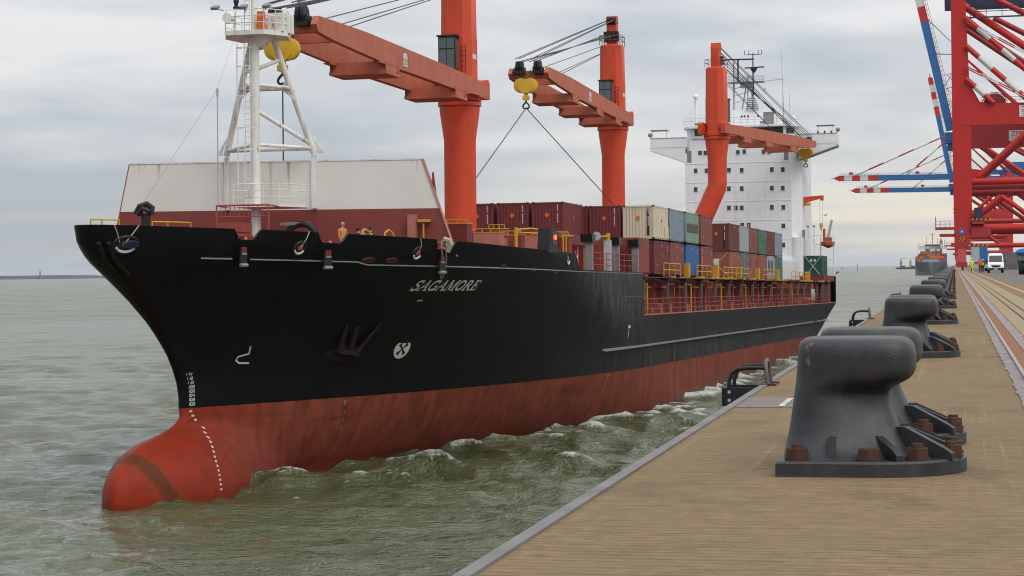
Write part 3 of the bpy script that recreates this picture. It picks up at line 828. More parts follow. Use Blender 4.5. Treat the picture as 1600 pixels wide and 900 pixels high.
strip('knuckle_strake', 28, 6.7, 10.23, 10.22, .04, .03, M['mgrey'])
strip('rubbing_strake', 18.2, -98, 4.99, 5.02, .12, .22, M['rubs'], 2.5)
strip('rubbing_strake', -101, -117, 5.02, 5.1, .12, .22, M['rubs'], 2.5)
strip('deck_edge_bar', 6.5, -125, 7.22, 7.27, .10, .05, M['pink'], 3)
strip('deck_line', 13, 6.7, 8.6, 8.6, .03, .02, M['mgrey'], 1.5)

# ---- openings, fairleads and rollers in the bow
def disc(c, nn_, rx, rz, off, n_=18, tw=None):
    nn_ = nn_.normalized(); a = Vector((0, 0, 1)).cross(nn_).normalized(); u = nn_.cross(a)
    return [c + nn_ * off + a * rx * math.cos(2 * math.pi * k / n_) + u * rz * math.sin(2 * math.pi * k / n_) for k in range(n_)]
def oval(name, x, z, rx, rz, mat, parent=ship, pr=.02):
    mb = MB(); c_ = hullpt(x, z); nn_ = hulln(x, z)
    mb.loft([disc(c_, nn_, rx, rz, -.05), disc(c_, nn_, rx, rz, pr)]); return mb.build(name, mat, parent)
def fairlead(x, z, rx, rz, dip=.0):
    c_ = hullpt(x, z); nn_ = hulln(x, z)
    mb = MB()
    rings = [disc(c_, nn_, rx * k, rz * k, o) for k, o in ((1.22, -.03), (1.18, .03), (1.08, .06), (.98, .04), (.95, -.02))]
    mb.loft(rings, caps=False); ch = mb.build('fairlead', M['black'], ship)
    mb = MB(); mb.loft([disc(c_, nn_, rx * .96, rz * .96, -.04), disc(c_, nn_, rx * .96, rz * .96, .015)]); mb.build('throat', M['black'], ch)
    mb = MB(); a = Vector((0, 0, 1)).cross(nn_).normalized(); u = nn_.cross(a)
    pts = []
    for k in range(9):
        th = math.pi * (1.12 + .76 * k / 8); pts.append(c_ + nn_ * .03 + a * rx * .86 * math.cos(th) + u * rz * .86 * math.sin(th))
    mb.tube(pts, rz * .17, 6); mb.build('worn_lip', M['stripew'], ch)
    mb = MB(); mb.loft([disc(c_ + u * rz * .12 + a * rx * .1, nn_, rx * .50, rz * .45, -.02), disc(c_ + u * rz * .12 + a * rx * .1, nn_, rx * .46, rz * .42, .03)]); mb.build('roller', M['pink'], ch)
    return ch
hawse = fairlead(67.6, 11.22, .62, .40)
mb = MB(); c_ = hullpt(67.6, 11.2); nn_ = hulln(67.6, 11.2); mb.loft([disc(c_ + Vector((-.18, .2, .05)), nn_, .42, .2, .0), disc(c_ + Vector((-.18, .2, .05)), nn_, .38, .18, .06)]); mb.build('plug', M['navy'], hawse)
fairlead(58.27, 11.18, .36, .34); fairlead(50.1, 11.02, .36, .34)
f3 = fairlead(29.45, 10.97, .33, .36)
for x, z in ((53.37, 10.62), (51.7, 10.62)): oval('scupper', x, z, .50, .17, M['dkred'])
for x, z in ((35.8, 10.26), (31.7, 10.18), (40.5, 10.40)): oval('scupper', x, z, .42, .15, M['dkred'])
for x in (11.33, 9.1): oval('scupper', x, 7.4, .16, .11, M['black'])
for cx_, hw in ((61.4, .27), (56.4, .33), (47.75, .36)):
    z1 = zt(cx_) + .02
    c_ = hullpt(cx_, z1 - .55); nn_ = hulln(cx_, z1 - .55); a = Vector((0, 0, 1)).cross(nn_).normalized(); rot = Matrix((a, nn_, Vector((0, 0, 1)))).transposed()
    mb = MB(); mb.box(c_ + nn_ * .02, (hw * 1.5, .16, 1.05), rot=rot); ro = mb.build('roller_fairlead', M['black'], ship)
    mb = MB(); mb.box(c_ + nn_ * .11 + Vector((0, 0, .12)), (hw * 1.1, .06, .26), rot=rot); mb.build('roller', M['dkmaroon'], ro)
    mb = MB(); mb.box(c_ + nn_ * .13 + Vector((0, 0, -.06)), (hw * 1.1, .05, .07), rot=rot); mb.build('lip', M['mgrey'], ro)
    mb = MB(); mb.tube([c_ + nn_ * .10 + Vector((0, 0, -.62)) + a * d_ for d_ in (-hw * .8, -hw * .4, 0, hw * .4, hw * .8)], .09, 8); mb.build('sill', M['rubs'], ro)
    mb = MB()
    for sgn in (-1, 1):
        mb.box(c_ + a * sgn * (hw * .9) + nn_ * -.06 + Vector((0, 0, .55)), (hw * .5, .12, .12), rot=rot)
    mb.build('rim', M['pink'], ro)
# black side light box standing on the bulwark
bx = MB(); c_ = Vector((33.3, 12.28, 11.9)); bx.prism([(32.2, 11.3), (34.4, 11.3), (34.1, 12.75), (32.6, 12.75)], 'y', 11.7, 12.46)
sb = bx.build('side_light_box', M['black'], ship)
mb = MB(); mb.bb((32.75, 12.45, 11.75), (33.75, 12.50, 12.55)); mb.build('recess', M['cab'], sb)
mb = MB(); mb.cyl((33.25, 12.55, 12.1), (33.25, 12.55, 12.36), .075, n=8); mb.build('red_lantern', M['lamp'], sb)
# stem fender cheeks at the very front
for o, w in ((.12, .22), (.62, .26)):
    mb = MB(); rings = []
    for i in range(10):
        z = 9.9 + (11.35 - 9.9) * i / 9; x = xs(z) - .02 - o * .5
        p = hullpt(min(x, xs(z) - .03), z); nn_ = hulln(min(x, xs(z) - .03), z); a = Vector((0, 0, 1)).cross(nn_).normalized()
        rings.append([p - a * w * .4, p - a * w * .4 + nn_ * .16, p + a * w * .4 + nn_ * .16, p + a * w * .4])
    mb.loft(rings); mb.build('stem_fender', M['black'], ship)
# anchor housed in its recess
mb = MB(); P = lambda x, z, o=.08: hullpt(x, z, o)
an = None
mb.bar(P(49.95, 7.2, .0), P(49.55, 6.0, .16), .24, .2); mb.bar(P(50.4, 5.95, .12), P(48.9, 5.75, .12), .42, .24)
an = mb.build('anchor', M['pink'], ship); anr = paint('anchor rust', (.020, .008, .007), .98, .5, .2, .1); an.data.materials[0] = anr
for (x0, z0, x1, z1) in ((50.35, 5.95, 50.8, 7.3), (49.0, 5.85, 48.4, 7.4)):
    mb = MB(); mb.bar(P(x0, z0, .2), P(x1, z1, .06), .36, .2, .10, .08); mb.build('fluke', an.data.materials[0], an)
mb = MB(); mb.add([P(51.2, 5.8, .05), P(50.4, 6.3, .14), P(49.0, 6.2, .16), P(48.2, 5.55, .05), P(49.8, 5.3, .05)], [(0, 1, 2, 3, 4)]); mb.build('crown_plate', anr, an)

# ---- painted marks that follow the plating
def hstroke(mb, pts, w, off=.03):
    # ribbon on the hull through (x, z) points, constant width in the plate
    for (x0, z0), (x1, z1) in zip(pts[:-1], pts[1:]):
        dx_, dz_ = x1 - x0, z1 - z0; sl_ = math.hypot(1, (hb(x0 + .1, z0) - hb(x0 - .1, z0)) / .2)
        L = math.hypot(dx_ * sl_, dz_) or 1e-6
        nx_, nz_ = -dz_ / L * w / 2 / sl_, dx_ * sl_ / L * w / 2
        ex, ez = dx_ / L * w * .25, dz_ / L * w * .25
        ns = max(1, int(L / .35)); prev = None
        for i in range(ns + 1):
            t_ = i / ns; xx = x0 - ex + (dx_ + 2 * ex) * t_; zz = z0 - ez + (dz_ + 2 * ez) * t_
            cur = (hullpt(xx + nx_, zz + nz_, off), hullpt(xx - nx_, zz - nz_, off))
            if prev: mb.add([prev[0], prev[1], cur[1], cur[0]], [(0, 1, 2, 3)])
            prev = cur
# SAGAMORE in bold italic serif capitals, thick and thin strokes
def arc(cx_, cy_, rx_, ry_, a0, a1, k=8): return [(cx_ + rx_ * math.cos(R(a0 + (a1 - a0) * i / k)), cy_ + ry_ * math.sin(R(a0 + (a1 - a0) * i / k))) for i in range(k + 1)]
TK, TN = .20, .085
LET = {
    'S': (.72, [(arc(.38, .74, .26, .21, 20, 260, 9) + arc(.36, .27, .29, .23, 80, -160, 9), TK * .8), ([(.66, .98), (.66, .72)], TN), ([(.06, .02), (.06, .30)], TN)]),
    'A': (.95, [([(.08, .04), (.50, .97)], TN), ([(.46, .97), (.84, .04)], TK), ([(.24, .36), (.68, .36)], TN), ([(.0, .03), (.26, .03)], TN), ([(.66, .03), (1.0, .03)], TN)]),
    'G': (.92, [(arc(.47, .5, .40, .45, 40, 320, 12), TK * .85), ([(.80, .05), (.80, .42)], TK * .8), ([(.58, .42), (.94, .42)], TN), ([(.78, .96), (.78, .70)], TN)]),
    'M': (1.15, [([(.14, .04), (.18, .96)], TN), ([(.20, .96), (.56, .10)], TK), ([(.56, .08), (.94, .96)], TN), ([(.96, .96), (.98, .04)], TK), ([(.0, .03), (.28, .03)], TN), ([(.80, .03), (1.16, .03)], TN), ([(.04, .97), (.28, .97)], TN), ([(.88, .97), (1.12, .97)], TN)]),
    'O': (.92, [(arc(.46, .5, .38, .45, 0, 360, 16), TK * .85)]),
    'R': (.95, [([(.22, .04), (.22, .96)], TK), (arc(.42, .71, .26, .23, 90, -90, 8), TK * .8), ([(.2, .95), (.44, .95)], TN), ([(.2, .48), (.44, .48)], TN), ([(.46, .46), (.82, .05)], TK), ([(.04, .03), (.42, .03)], TN), ([(.72, .03), (.98, .03)], TN)]),
    'E': (.82, [([(.22, .04), (.22, .96)], TK), ([(.06, .96), (.72, .96)], TN), ([(.2, .51), (.54, .51)], TN), ([(.06, .04), (.76, .04)], TN), ([(.72, .98), (.72, .74)], TN), ([(.76, .02), (.76, .28)], TN), ([(.54, .62), (.54, .40)], TN)])}
word = 'SAGAMORE'
tot = sum(LET[c_][0] + .06 for c_ in word)
# place along true arc length
XA, XB, ZB, HT = 48.30, 42.22, 9.09, .54
def along(s_):  # s in [0,1] -> x
    return XA + (XB - XA) * s_
arcs = [0.]
for i in range(200):
    p, q_ = hullpt(along(i / 200), 9.3), hullpt(along((i + 1) / 200), 9.3); arcs.append(arcs[-1] + (q_ - p).length)
def xat(u): return along(float(np.interp(u * arcs[-1], arcs, np.linspace(0, 1, 201))))
SCL = arcs[-1] / tot
pen = 0.
for c_ in word:
    w_, sts = LET[c_]
    mb = MB()
    for pts, th in sts:
        pp = []
        for u, v in pts: pp.append((xat((pen + u + .22 * v - .05) / tot), ZB - .0 * u + HT * v))
        hstroke(mb, pp, th * .66)
    mb.build('name_letter', M['mark'], ship)
    pen += w_ + .06
mb = MB()                                       # bulb symbol
hstroke(mb, [(56.26, 6.33), (56.12, 5.95), (56.41, 5.90), (56.72, 5.82), (56.76, 5.65), (56.5, 5.5), (55.89, 5.48)], .085); mb.build('bulb_mark', M['mark'], ship)
mb = MB()                                       # short plimsoll style T mark
hstroke(mb, [(11.75, 6.42), (11.95, 5.72)], .09); mb.build('draught_arrow', M['mark'], ship)
mb = MB(); hstroke(mb, [(11.95, 6.45), (11.45, 6.45)], .2); mb.build('draught_arrow', M['mark'], ship)
mb = MB(); hstroke(mb, [(46.9, 8.55), (46.5, 8.55)], .08); mb.build('draught_tick', M['mark'], ship)
oval('thruster_mark', 45.27, 5.87, .66, .60, M['mark'])
mb = MB(); c_ = hullpt(45.27, 5.87); nn_ = hulln(45.27, 5.87); a = Vector((0, 0, 1)).cross(nn_).normalized(); u = nn_.cross(a)
for k in range(4):
    th = R(45 + 90 * k); d1 = a * math.cos(th) + u * math.sin(th); d2 = nn_.cross(d1)
    mb.add([c_ + nn_ * .026, c_ + nn_ * .026 + d1 * .46 + d2 * .15, c_ + nn_ * .026 + d1 * .46 - d2 * .15], [(0, 2, 1)])
    mb.add([c_ + nn_ * .027 - d2 * .05, c_ + nn_ * .027 + d1 * .2 - d2 * .06, c_ + nn_ * .027 + d1 * .2 + d2 * .06, c_ + nn_ * .027 + d2 * .05], [(0, 1, 2, 3)])
mb.build('thruster_blade', M['black'], ship)
def hdigits(mb, txt, x, z, h, w, th):
    for i, k in enumerate(txt):
        for s_ in DIG[k]:
            a_, b_, c2, d2 = SEG[s_]
            hstroke(mb, [(x - (i * w * 1.5 + a_ * w), z + b_ * h), (x - (i * w * 1.5 + c2 * w), z + d2 * h)], th, .05)
mb = MB()
for i, tx in enumerate(('114', '112', '110', '108', '106', '104', '102', '100')):
    z = 5.00 - i * .215; hdigits(mb, tx, xs(z) - .30 - .008 * i, z, .125, .10, .032)
mb.build('draught_figures', M['mark'], ship)['kind'] = 'stuff'
mb = MB()
for i, (x, z) in enumerate([(58.95, 3.2), (58.8, 2.98), (58.62, 2.76), (58.45, 2.55), (58.5, 2.34), (58.9, 2.13), (59.2, 1.92), (59.42, 1.72), (59.63, 1.50), (59.8, 1.28), (59.95, 1.05), (60.03, .84), (60.07, .62), (60.1, .4), (60.13, .18), (60.16, -.04), (60.19, -.26), (60.21, -.5)]):
    hstroke(mb, [(x + .06, z), (x - .06, z)], .10, .03)
mb.build('draught_dash', M['mark'], ship)['kind'] = 'stuff'
mb = MB()
for i in range(7):
    z = 3.05 - .42 * i; hstroke(mb, [(48.4 - .1 * i, z), (48.36 - .1 * i, z - .13)], .045, .03)
hdigits(mb, '70', 48.6, 3.0, .2, .09, .04)
mb.build('tank_mark', M['mark2'], ship)['kind'] = 'stuff'
mb = MB(); hdigits(mb, '70', 16.0, 3.0, .26, .12, .05); hstroke(mb, [(15.9, 2.9), (15.9, 2.55)], .05)
mb.build('tank_mark', M['mark2'], ship)['kind'] = 'stuff'

# ---- breakwater wall across the forecastle
XB_ = 46.5
m, n, b = newmat('breakwater paint')
t = n.nodes.new('ShaderNodeTexCoord').outputs['Object']; ox, oy, oz = xyz(n, t)
wht = mixc(n, mth(n, 'MULTIPLY', ramp(n, noise(n, t, .35, 4), [(.4, 0.), (.65, 1.)]), .4), (.68, .675, .63), (.56, .55, .51))
top = ramp(n, mth(n, 'MULTIPLY_ADD', oz, -1 / 3.2, 16.75 / 3.2), [(0., 1.), (1., .0)])
rr = noise(n, mapping(n, t, (1, 1.35, .05), (0, 2.2, 0)), 1.0, 4, .7)
rmask = mth(n, 'MULTIPLY', ramp(n, mth(n, 'ADD', rr, mth(n, 'MULTIPLY', top, .2)), [(.735, 0.), (.81, 1.)]), mth(n, 'MULTIPLY_ADD', top, .9, .1))
for y0 in (-2.98, 2.22, -.35):
    dd = mth(n, 'SUBTRACT', 1., mth(n, 'MULTIPLY', mth(n, 'ABSOLUTE', mth(n, 'ADD', oy, mth(n, 'MULTIPLY_ADD', noise(n, t, 1.2, 2), .12, -y0))), 7.), None, True)
    rmask = mth(n, 'MAXIMUM', rmask, mth(n, 'MULTIPLY', dd, mth(n, 'MULTIPLY', top, ramp(n, noise(n, mapping(n, t, (3, 9, .6)), 1., 4), [(.3, .3), (.6, 1.)]))))
edge = ramp(n, mth(n, 'MULTIPLY_ADD', oz, -4., 4 * 16.38), [(0., 1.), (.35, 0.)])
rmask = mth(n, 'MAXIMUM', rmask, mth(n, 'MULTIPLY', edge, ramp(n, noise(n, mapping(n, t, (3, 2.5, 1)), 1.4, 5, .7), [(.45, 0.), (.56, 1.)])))
wht = mixc(n, mth(n, 'MULTIPLY', rmask, .85), wht, (.34, .135, .03))
rd = mixc(n, mth(n, 'MULTIPLY', noise(n, t, .8, 5), .6), (.215, .050, .042), (.15, .032, .027))
wt = mth(n, 'GREATER_THAN', mth(n, 'MULTIPLY_ADD', oy, .009, oz), 13.62)
n.links.new(mixc(n, wt, rd, wht), b.inputs['Base Color']); b.inputs['Roughness'].default_value = .55; b.inputs['Specular IOR Level'].default_value = .3
M['bwall'] = m
mb = MB()
mb.prism([(-10.2, 10.9), (10.35, 10.9), (8.45, 16.20), (-8.95, 16.38)], 'x', XB_ - .12, XB_)
bwk = mb.build('breakwater', M['bwall'], ship)
mb = MB(); mb.bar((XB_ - .08, 10.36, 10.9), (XB_ - .08, 8.45, 16.24), .3, .05, up=(0, 1, 0)); mb.build('end_flange', M['pink'], bwk)
mb = MB(); mb.bar((XB_ - .14, -10.22, 10.9), (XB_ - .14, -8.98, 16.40), .3, .06, up=(0, 1, 0)); mb.build('end_flange', M['rail'], bwk)
mb = MB(); mb.bar((XB_ - .22, -8.95, 16.41), (XB_ - .22, 8.43, 16.23), .5, .07); mb.build('top_flange', M['mastwhite'], bwk)
for y in (-2.98, 2.22):
    mb = MB(); mb.bb((XB_ + .002, y - .14, 13.66), (XB_ + .20, y + .14, 16.6)); mb.build('leg_pilaster', M['mastwhite'], bwk)
mb = MB()
for y in np.arange(-9, 9.5, 1.8): mb.prism([(XB_ - 2.4, 10.4), (XB_ - .12, 10.4), (XB_ - .12, 15.5)], 'y', y - .05, y + .05)
mb.build('rear_bracket', M['maroon'], bwk)

# ---- foremast
mw_ = M['mastwhite']
mb = MB(); mb.cyl((49.6, 0, 10.4), (49.6, 0, 23.2), .27, .24, 14); mb.cyl((49.6, 0, 23.2), (49.6, 0, 28.5), .19, .14, 10)
mast = mb.build('foremast', mw_, ship)
LEGB = [(46.62, -2.98, 16.7), (46.62, 2.22, 16.7)]; LEGT = [(48.6, -.55, 23.0), (48.6, .62, 23.0)]
for p, q_ in zip(LEGB, LEGT):
    mb = MB(); mb.cyl(p, q_, .18, .16, 12); mb.build('leg', mw_, mast)
def lerp(a, b_, t_): return tuple(a[i] + (b_[i] - a[i]) * t_ for i in range(3))
mb = MB()
for t_ in (.045, .56):
    a_, b_ = lerp(LEGB[0], LEGT[0], t_), lerp(LEGB[1], LEGT[1], t_)
    mb.cyl(a_, b_, .135, n=10); c_ = (49.6, 0, a_[2] + .05)
    for k in (a_, b_): mb.cyl(k, c_, .10, n=8)
mb.cyl(lerp(LEGB[1], LEGT[1], .08), (49.45, 0, 18.9), .12, n=8); mb.cyl(lerp(LEGB[0], LEGT[0], .72), (49.5, 0, 21.0), .11, n=8); mb.cyl(lerp(LEGB[1], LEGT[1], .80), (49.5, .05, 21.1), .11, n=8)
mb.build('cross_brace', mw_, mast)
mb = MB()
for p, q_, sg in ((LEGB[0], LEGT[0], 1), (LEGB[1], LEGT[1], -1)):
    c_ = lerp(p, q_, .56); mb.prism([(c_[1], c_[2] + .75), (c_[1] + sg * .62, c_[2]), (c_[1] - sg * .25, c_[2] - .75)], 'x', c_[0] - .03, c_[0] + .03)
    mb.prism([(p[1] - sg * .25, p[2]), (p[1] - sg * .25, p[2] + .2), (p[1] + sg * .02, p[2] + .95), (p[1] - sg * .6, p[2])], 'x', p[0] - .04, p[0] + .04)
mb.build('gusset', mw_, mast)
# platform
PF = [(50.6, -1.25), (50.6, .95), (49.2, 1.75), (47.3, 1.15), (47.3, -1.7), (49.0, -1.95)]
mb = MB(); mb.prism(PF, 'z', 22.86, 23.10); mb.cyl((49.4, .1, 22.25), (49.3, .1, 22.86), .35, .85, 12)
plf = mb.build('platform', mw_, mast)
mb = MB()
for z in (23.5, 23.86, 24.22):
    mb.tube([(x, y, z) for x, y in PF], .028, 5, closed=True)
for i in range(len(PF)):
    a_, b_ = PF[i], PF[(i + 1) % len(PF)]
    for t_ in (0, .5): mb.cyl((a_[0] + (b_[0] - a_[0]) * t_, a_[1] + (b_[1] - a_[1]) * t_, 23.1), (a_[0] + (b_[0] - a_[0]) * t_, a_[1] + (b_[1] - a_[1]) * t_, 24.24), .03, n=5)
mb.build('railing', mw_, plf)
mb = MB(); mb.bb((48.0, .75, 23.1), (49.6, 1.65, 24.1)); mb.build('equipment_locker', mw_, plf)
mb = MB(); mb.bb((49.7, .35, 23.15), (50.1, .70, 24.15)); mb.build('orange_beacon_box', M['orange'], plf)
for p, q_ in (((50.6, -1.35, 24.2), (50.8, -1.75, 24.3)), ((50.6, -.05, 24.1), (50.95, -.05, 24.25)), ((50.5, 1.0, 24.15), (50.9, 1.25, 24.25))):
    mb = MB(); mb.bar(p, q_, .05); mb.box((q_[0], q_[1], q_[2] + .05), (.34, .40, .15), rot=Matrix.Rotation(.5, 3, 'Y')); mb.build('floodlight', M['mgrey'], plf)
mb = MB(); mb.lathe((50.3, -.75, 24.3), [(.02, 0), (.17, 0), (.17, .1), (.11, .16), (.11, .3), (.15, .34), (.15, .5), (.11, .55), (.11, .66), (.14, .7), (.02, .76)], 10); mb.build('anchor_light', M['black'], plf)
mb = MB(); mb.cyl((50.5, -.75, 23.1), (50.4, -.75, 24.3), .05, n=6); mb.build('light_post', mw_, plf)
mb = MB(); mb.lathe((50.1, -1.0, 23.75), [(.12, 0), (.12, .3), (.05, .45), (.26, .85), (.27, .9)], 10, 'X'); mb.build('fog_horn', mw_, plf)
# ladders with hoops
mb = MB()
for y in (-.40, -.12): mb.cyl((50.0, y - .0, 13.7), (50.0, y, 27.5), .022, n=5)
for z in np.arange(13.9, 27.4, .32): mb.cyl((50.0, -.40, z), (50.0, -.12, z), .016, n=4)
mb.build('ladder', mw_, mast)
mb = MB()
for z in (14.9, 16.7, 17.9, 19.6, 21.2, 22.2):
    mb.tube([(50.02, -.55, z), (50.25, -.78, z), (50.5, -.62, z), (50.55, -.26, z), (50.4, .05, z), (50.02, .12, z)], .022, 5)
for p in ((50.25, -.78), (50.5, -.62), (50.55, -.26)): mb.cyl((*p, 14.6), (*p, 22.4), .016, n=4)
mb.build('ladder_cage', mw_, mast)
# lower round platform with railing
mb = MB(); mb.prism([(50.6, -.9), (50.6, 1.75), (48.6, 2.6), (47.6, 2.2), (47.6, -.9)], 'z', 13.62, 13.78); lp = mb.build('lower_platform', mw_, mast)
mb = MB(); LPF = [(50.6, -.9), (50.6, 1.75), (48.6, 2.6)]
for z in (14.15, 14.5, 14.85): mb.tube([(x, y, z) for x, y in LPF], .022, 5)
for x, y in LPF + [(50.6, -.0), (50.6, .85), (49.6, 2.18)]: mb.cyl((x, y, 13.78), (x, y, 14.87), .022, n=5)
mb.build('railing', mw_, lp)
mb = MB(); mb.tube([(49.7, -.15, 28.3), (50.6, -3.0, 26)], .01, 4); mb.build('stay_wire', M['wire'], mast)

# ---- gear on the forecastle
r_ = M['rail']
mb = MB()
for y in (-1.25, 1.7): mb.cyl((52, y, 10.4), (52, y, 13.68), .05, n=6)
mb.cyl((52, -1.25, 13.66), (52, 1.7, 13.66), .055, n=6); mb.cyl((52, -1.25, 13.06), (52, 1.7, 13.06), .03, n=6)
for y in np.arange(-1.0, 1.6, .26): mb.cyl((52, y, 13.06), (52, y, 13.64), .018, n=4)
for y in (-1.25, 1.7): mb.cyl((52, y, 13.66), (50.6, y, 13.62), .04, n=5)
mb.build('goalpost_frame', r_, ship)
mb = MB(); mb.prism([(-1.05, 12.22), (-.95, 12.70), (.42, 12.70), (.42, 12.22)], 'x', 51.2, 52.4); mb.bb((51.2, -1.2, 12.0), (52.42, .45, 12.16)); wn = mb.build('winch_cover', M['rail'], ship)
mb = MB()
for y in np.arange(-.9, .4, .17): mb.bb((51.15, y, 12.2), (52.43, y + .05, 12.74))
mb.build('cover_rib', M['rail'], wn)
mb = MB(); mb.bb((51.0, -1.3, 10.4), (52.3, .6, 12.0)); mb.build('winch_bed', M['maroon'], wn)
mb = MB(); mb.tube([(49.2, 2.45 + .85 * math.cos(a_), 12.0 + .72 * math.sin(a_)) for a_ in np.linspace(0, 2 * math.pi, 18)[:-1]], .18, 8, closed=True); mb.build('windlass_drum', M['black'], ship)
mb = MB(); mb.bar((49.4, 1.3, 12.72), (49.2, 2.9, 12.75), .16); mb.bb((48.8, 2.3, 10.4), (49.3, 2.6, 12.2)); mb.build('windlass_arm', M['mgrey'], ship)
mb = MB(); mb.lathe((60, -1.5, 10.4), [(.30, 0), (.30, .12), (.23, .2), (.23, 2.55)], 10); mb.tube([(60.1, -1.95, 12.95), (60.15, -1.72, 13.3), (60.05, -1.4, 13.42), (59.95, -1.2, 13.25), (60, -1.25, 12.9)], .17, 7); mb.tube([(60.25, -1.8, 12.9), (60.3, -1.5, 13.2), (60.2, -1.2, 13.05)], .13, 6); mb.build('mooring_post', M['black'], ship)
mb = MB(); mb.bb((59.7, -1.85, 12.0), (60.4, -.9, 12.12)); mb.build('post_collar', M['black'], ship)
def hoop_rail(pts, h, bars, name='hand_rail', mat='yellow', r_=.035, posts=True):
    mb = MB()
    for k in range(bars): mb.tube([(x, y, z + h * (k + 1) / bars) for x, y, z in pts], r_, 5)
    if posts:
        for x, y, z in pts: mb.cyl((x, y, z), (x, y, z + h), r_, n=5)
    return mb.build(name, M[mat], ship)
hoop_rail([(66.2, 1.8, 12.05), (65.4, 2.2, 12.05), (64.2, 2.8, 12.05)], .25, 1)
hoop_rail([(68.9, .1, 12.1), (68.6, .5, 12.1), (67.9, 1.0, 12.1)], .24, 1)
for x, y in ((54.2, 7.6), (52.6, 8.3)):
    mb = MB(); mb.tube([(x, y, 11.6), (x - .1, y + .02, 12.05), (x - .3, y + .15, 12.2), (x - .55, y + .3, 12.05), (x - .65, y + .33, 11.6)], .055, 6); mb.build('yellow_hoop', M['yellow'], ship)
mb = MB(); mb.bb((46.7, 5.55 + 2.2, 10.4), (47.1, 6.0 + 2.2, 13.2)); mb.build('door_jamb', M['pink'], ship)
mb = MB(); mb.bb((46.6, 8.3, 12.78), (47.0, 8.95, 12.93)); mb.cyl((46.9, 8.6, 10.4), (46.9, 8.6, 12.7), .05, n=6); mb.build('ladder_head', M['yellow'], ship)
for px_ in ((62.2, 4.6), (59.2, 6.0)):
    pass
# walkway crossing behind the breakwater: yellow topped ladders, lockers and ventilators
def yellowtop(x, y, z, w, mat='maroon', zb=10.35):
    mb = MB(); mb.bb((x - .5, y - w / 2, zb), (x + .5, y + w / 2, z - .11)); o_ = mb.build('ventilator', M[mat], ship)
    mb = MB(); mb.bb((x - .52, y - w / 2 - .04, z - .11), (x + .52, y + w / 2 + .04, z - .06))
    for k in range(4):
        mb.cyl((x + .5, y - w / 2 + w * k / 3, z - .06), (x + .5, y - w / 2 + w * k / 3, z + .16), .03, n=4)
    mb.bb((x + .47, y - w / 2, z + .13), (x + .53, y + w / 2, z + .18)); mb.build('yellow_rail', M['yellow'], o_)
    return o_
yellowtop(41, 8.6, 12.95, 1.7, 'dkmaroon'); yellowtop(36.5, 9.3, 12.55, 1.6, 'pink'); yellowtop(31.3, 9.4, 12.55, 1.2, 'maroon'); yellowtop(30, 8.1, 13.0, 1.0, 'maroon'); yellowtop(26.5, 9.2, 12.6, 1.3, 'pink'); yellowtop(19.5, 9.5, 12.75, 1.3, 'maroon'); yellowtop(16.6, 8.6, 12.95, 1.6, 'dkmaroon')
mb = MB(); mb.cyl((34, 10.3, 10.4), (34, 10.3, 12.85), .10, n=8); mb.tube([(34, 10.3, 12.7), (31.5, 10.6, 12.85), (28.8, 10.9, 12.75), (28.5, 10.9, 12.6), (31, 10.6, 12.55), (34, 10.3, 12.55)], .06, 6); mb.build('gangway_davit', M['yellow'], ship)
mb = MB(); mb.bb((28, 8.0, 11.4), (33, 9.2, 12.25)); mb.bb((28, 8.0, 10.4), (28.6, 9.2, 11.4)); mb.build('gangway_cradle', M['pink'], ship)
for x, z in ((40, 12.4), (38.4, 12.1)):
    pass
hoop_rail([(38.0, 9.2, 10.4), (36, 9.6, 10.4), (34.5, 9.9, 10.4)], 1.1, 3, mat='rail', r_=.03)
# hatch one coaming with round vents and a hatch cover carrying the forward containers
mb = MB(); mb.bb((.3, -9.3, 10.3), (25.5, 9.3, 12.2)); hc = mb.build('hatch_coaming', M['pink'], ship)
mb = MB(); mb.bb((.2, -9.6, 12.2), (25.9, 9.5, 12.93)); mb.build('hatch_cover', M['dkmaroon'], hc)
mb = MB()
for x in np.arange(2, 25, 1.9): mb.bb((x, 9.3, 10.3), (x + .12, 9.62, 12.1))
mb.build('coaming_stay', M['dkmaroon'], hc)
mb = MB()
for x in (18.2, 13): mb.bb((x, 9.305, 11.3), (x - .35, 9.33, 11.9))
mb.build('stencil_mark', M['stripew'], hc)
# stanchions and rails on the raised deck forward of the step
for x in (21.8, 16.2, 13.5, 6.9):
    mb = MB(); mb.bb((x - .25, 11.75, 10.3), (x + .25, 12.2, 12.45)); o_ = mb.build('stanchion', M['greypost'] if x != 16.2 else M['lgrey'], ship)
    if x != 16.2:
        mb = MB(); mb.prism([(x - .4, 12.2), (x + .4, 12.2), (x + .6, 12.72), (x - .6, 12.72)], 'y', 11.5, 12.3); mb.build('stanchion_head', M['cab'], o_)
mb = MB(); mb.cyl((16.2, 12, 11.3), (16.2, 12, 12.95), .16, n=8); mb.bar((16.2, 12, 12.75), (19.0, 12.1, 12.65), .14, .1); mb.build('davit_post', M['yellow'], ship)
mb = MB(); mb.lathe((20.0, 12.1, 12.65), [(.05, -.9), (.12, -.5), (.28, .0), (.30, .1)], 8, 'X'); mb.build('loudhailer', M['lgrey'], ship)
mb = MB()
for z in (10.75, 11.15, 11.55):
    mb.tube([(21.8, 12.2, z), (14, 12.22, z - .02), (6.9, 12.22, z)], .022, 4)
for x in np.arange(8.2, 21, 1.9): mb.cyl((x, 12.22, 10.3), (x, 12.22, 11.57), .024, n=4)
mb.build('deck_railing', M['rail'], ship)
mb = MB(); mb.cyl((20, 11.6, 10.3), (20, 11.6, 12.3), .05, n=6); mb.cyl((25, 11.0, 10.3), (25, 11.0, 12.6), .05, n=6); mb.cyl((24.2, 11.0, 10.3), (24.2, 11.0, 12.6), .05, n=6); mb.cyl((25, 11, 12.6), (22.2, 11, 12.6), .05, n=6)
